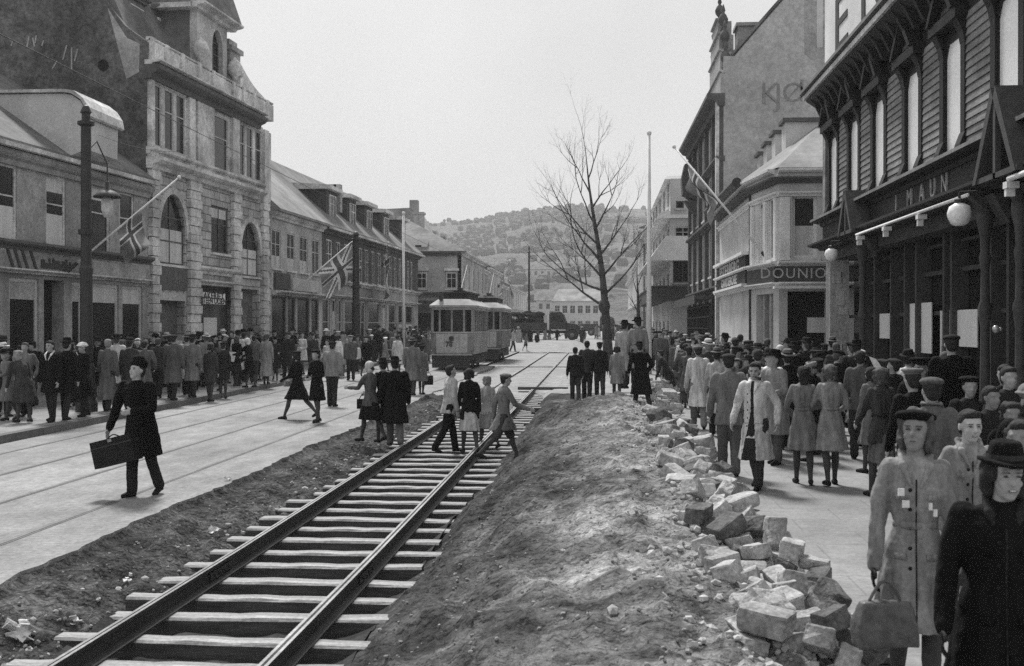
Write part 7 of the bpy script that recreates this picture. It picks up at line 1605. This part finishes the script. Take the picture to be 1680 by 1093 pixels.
def crowd_person(i, x, y, rz, tone, ht, label, group, hm='hair_dark', z=None, sk='skin', sc=1.0):
    t, hn, sp = PR[i]; r = t.copy(); COL.objects.link(r); r.location = (x, y, base_h(x, y) if z is None else z); r.rotation_euler = (0, 0, R(rz)); r.scale = (sc, sc, sc)
    def setm(o, m):
        for s_ in o.material_slots[:1]: s_.link = 'OBJECT'; s_.material = m
    for c, gs in PK[i]:
        if c.name.startswith('shoe') and y > 48: continue
        d = c.copy(); COL.objects.link(d); d.parent = r
        if c.name.startswith(('overcoat', 'jacket', 'dress')): setm(d, CL[tone])
        elif c.name.startswith(('trousers', 'skirt', 'shorts')): setm(d, CL[rnd.choice(('black', 'char', 'dark', 'grey'))])
        for g in gs:
            if g.name.startswith('hair') and 'hat' not in g.name and not g.name.startswith('headscarf') and sp.get('hat') and y > 40: continue
            e = g.copy(); COL.objects.link(e); e.parent = d
            if g.name.startswith('hair'): setm(e, MT[hm])
            elif g.type == 'MESH': setm(e, CL[ht])
            for g2 in kids(g) if y < 40 else []: f = g2.copy(); COL.objects.link(f); f.parent = e
    tag(r, label, 'person', group); return r
TN = {'black': 'black', 'char': 'charcoal', 'dark': 'dark', 'grey': 'grey', 'mid': 'slate', 'tan': 'beige', 'light': 'light', 'pale': 'pale', 'white': 'white'}
used = {}
def lab_for(tone, ht, i, x, y, side, rz):
    sp = PR[i][2]; g = {'coat': 'coat', 'jacket': 'jacket', 'dress': 'dress'}[sp['top']]; hn = PR[i][1]
    if sp.get('hat'): hn = TN[ht] + ' ' + hn
    if side == 'L': zn = prof_name(y, [(31, 'before the low shop house'), (38, 'before the first stone arch'), (44, 'by the stone entrance'), (51, 'before the far stone arch'), (60, 'before the pale house'), (70, 'near the union flag'), (200, 'beyond the left flagpole')])
    else: zn = prof_name(y, [(21, 'by the poster windows'), (26, 'under the small globe lamp'), (33, 'by the pale poster pier'), (40, 'before the corner shop bay'), (48, 'under the street sign board'), (60, 'by the lattice shutter'), (200, 'beyond the vertical sign')])
    pos = ('kerbside' if side == 'L' and x > -12.9 else 'wallside' if (side == 'L' and x < -14.3) or (side == 'R' and x > 4.4) else 'stone side' if side == 'R' and x < 3.2 else 'midway')
    face = 'back turned' if abs(((rz + 180) % 360) - 180) < 60 else 'facing us' if abs(((rz + 180) % 360) - 180) > 130 else 'side on'
    l = 'person in %s %s, %s, %s, %s %s' % (TN[tone], g, hn, face, pos, zn)
    used[l] = used.get(l, 0) + 1; return l
def prof_name(y, tb):
    for a, n in tb:
        if y < a: return n
keys = [(o.location.x, o.location.y) for o in COL.objects if o.name.startswith('person') and o.get('category') == 'person']
spots = list(keys)
rc = random.Random(77)
def scatter(n, xf, yr, md, side, bright, grp, ybias=1.0, avoid=None):
    k = 0; tries = 0
    while k < n and tries < n * 60:
        tries += 1; y = yr[0] + (yr[1] - yr[0]) * rc.random() ** ybias; a, b = xf(y); x = rc.uniform(a, b)
        if any((x - p) ** 2 + ((y - q) * .8) ** 2 < md ** 2 for p, q in spots): continue
        if avoid and avoid(x, y): continue
        spots.append((x, y)); k += 1
        i = rc.choices(range(18), (10, 6, 7, 6, 6, 8, 6, 5, 6, 4, 7, 4, 9, 8, 8, 7, 6, 7))[0]
        tone = rc.choices(list(TN), bright)[0]; sp = PR[i][2]
        ht = rc.choices(('black', 'char', 'dark', 'mid', 'pale', 'white'), (30, 20, 16, 10, 8, 8 if sp.get('sex') == 'f' else 2))[0]
        hm = rc.choices(('hair_dark', 'hair_mid', 'hair_pale'), (6, 3, 1.3))[0]
        rz = rc.gauss(0, 28) if rc.random() < .6 else (rc.gauss(180, 30) if rc.random() < .6 else rc.uniform(0, 360))
        crowd_person(i, x, y, rz, tone, ht, lab_for(tone, ht, i, x, y, side, rz), grp, hm, sc=rc.uniform(.94, 1.06))
GL, GRt = 'crowd on the left pavement', 'crowd on the right pavement'
B1 = (20, 16, 14, 14, 11, 7, 5, 4, 4); B2 = (20, 14, 12, 12, 11, 9, 8, 7, 6)
scatter(82, lambda y: (-15.6, -11.95), (24.5, 52), .54, 'L', B1, GL, .9, avoid=lambda x, y: x > -12.9 and y < 30)
scatter(32, lambda y: (-14.6, -11.0 if y < 60 else -9.4), (52, 86), .66, 'L', B2, GL)
scatter(10, lambda y: (-11.3, -9.2), (44, 62), .7, 'L', B2, GL)
scatter(71, lambda y: (lerp(2.7, 2.2, sstep(20, 30, y)), 5.7 if y < 31 else 4.5), (18.6, 34), .50, 'R', B2, GRt, .8)
scatter(34, lambda y: (2.3, 4.5), (36, 62), .6, 'R', B2, GRt)
scatter(2, lambda y: (2.6, 4.4), (62, 90), .8, 'R', B2, GRt)
scatter(2, lambda y: (4.6, 5.9), (12.5, 20), .6, 'R', (60, 20, 5, 0, 0, 0, 0, 0, 0), GRt)
# past three hundred figures in view, the distant rest is one mass
import numpy as np
mats = [CL[k] for k in TN] + [MT['skin'], MT['hair_dark']]; mi = {m.name: i for i, m in enumerate(mats)}
VV, LL, LT, MI = [], [], [], []; nv = 0
def far_pack(o, M4, mat_i):
    global nv
    me = o.data; co = np.empty(len(me.vertices) * 3, 'f'); me.vertices.foreach_get('co', co); co = co.reshape(-1, 3); A = np.array(M4); VV.append(co @ A[:3, :3].T + A[:3, 3])
    lv = np.empty(len(me.loops), 'i'); me.loops.foreach_get('vertex_index', lv); LL.append(lv + nv); lt = np.empty(len(me.polygons), 'i'); me.polygons.foreach_get('loop_total', lt); LT.append(lt); MI.append(np.full(len(lt), mat_i, 'i')); nv += len(co)
def far_crowd(n, xf, yr):
    k = 0; tr_ = 0
    while k < n and tr_ < n * 40:
        tr_ += 1; y = rc.uniform(*yr); x = rc.uniform(*xf(y))
        if any((x - p) ** 2 + (y - q) ** 2 < .3 for p, q in spots): continue
        spots.append((x, y)); k += 1; i = rc.randrange(18); t, hn, sp = PR[i]; M4 = Matrix.Translation((x, y, base_h(x, y))) @ Matrix.Rotation(rc.gauss(0, .8) + (math.pi if rc.random() < .35 else 0), 4, 'Z')
        tone = rc.choices(range(9), B2)[0]
        for c, gs in PK[i]:
            if c.name.startswith('shoe'): continue
            far_pack(c, M4, 9 if c.name.startswith('body') else (tone if c.name.startswith(('overcoat', 'jacket', 'dress')) else rc.choice((0, 1, 2))))
            for g in gs: far_pack(g, M4, 10 if g.name.startswith('hair') else rc.choice((0, 0, 1, 2, 7)))
far_crowd(70, lambda y: (-14.2, -9.0), (62, 105)); far_crowd(46, lambda y: (2.3, 4.2), (60, 112)); far_crowd(16, lambda y: (-8.8, -5), (84, 120)); far_crowd(22, lambda y: (-5, 2.0), (104, 150))
me = bpy.data.meshes.new('far_crowd'); V = np.concatenate(VV).astype('f'); Lp = np.concatenate(LL); T_ = np.concatenate(LT)
me.vertices.add(len(V)); me.vertices.foreach_set('co', V.ravel()); me.loops.add(len(Lp)); me.loops.foreach_set('vertex_index', Lp.astype('i')); me.polygons.add(len(T_)); me.polygons.foreach_set('loop_start', np.concatenate([[0], np.cumsum(T_)[:-1]]).astype('i')); me.polygons.foreach_set('loop_total', T_.astype('i'))
for m in mats: me.materials.append(m)
me.polygons.foreach_set('material_index', np.concatenate(MI)); me.update(calc_edges=True)
o = bpy.data.objects.new('far_crowd', me); COL.objects.link(o); tag(o, 'distant mass of people filling both pavements beyond the trams', 'crowd', kind='stuff')
for tr, (t, hn, sp) in zip(PK, PR):
    for c, gs in tr:
        for g in gs:
            for g2 in kids(g): bpy.data.objects.remove(g2)
            bpy.data.objects.remove(g)
        bpy.data.objects.remove(c)
    bpy.data.objects.remove(t)
# labels still shared by several of the crowd: name what stands beside each
hue = {}
for o in COL.objects:
    if o.get('category') == 'person' and used.get(o.get('label'), 0) > 1: hue.setdefault(o['label'], []).append(o)
for l, os_ in hue.items():
    os_.sort(key=lambda o: o.location.y)
    for k, o in enumerate(os_):
        if len(os_) == 2: o['label'] = l.replace('person in', ('nearer', 'farther')[k] + ' person in', 1)
        elif k in (0, len(os_) - 1): o['label'] = l.replace('person in', ('nearest' if k == 0 else 'farthest') + ' person in', 1)

bpy.data.scenes.remove(TMPS)
# ---------------------------------------------------------------- haze (smoky damp air down the street)
HZ = 0.00036
if HZ:
    mb = MB(); mb.box(-1560, 1560, -25, 1180, -3.0, 175)
    m = bpy.data.materials.new('haze'); m.use_nodes = True; nt = m.node_tree; nt.nodes.clear()
    o_ = nt.nodes.new('ShaderNodeOutputMaterial'); v = nt.nodes.new('ShaderNodeVolumePrincipled'); v.inputs['Density'].default_value = HZ; v.inputs['Color'].default_value = (1, 1, 1, 1)
    nt.links.new(v.outputs[0], o_.inputs['Volume'])
    tag(mb.build('haze', m), kind='stuff', label='thin grey haze filling the street', cat='haze')
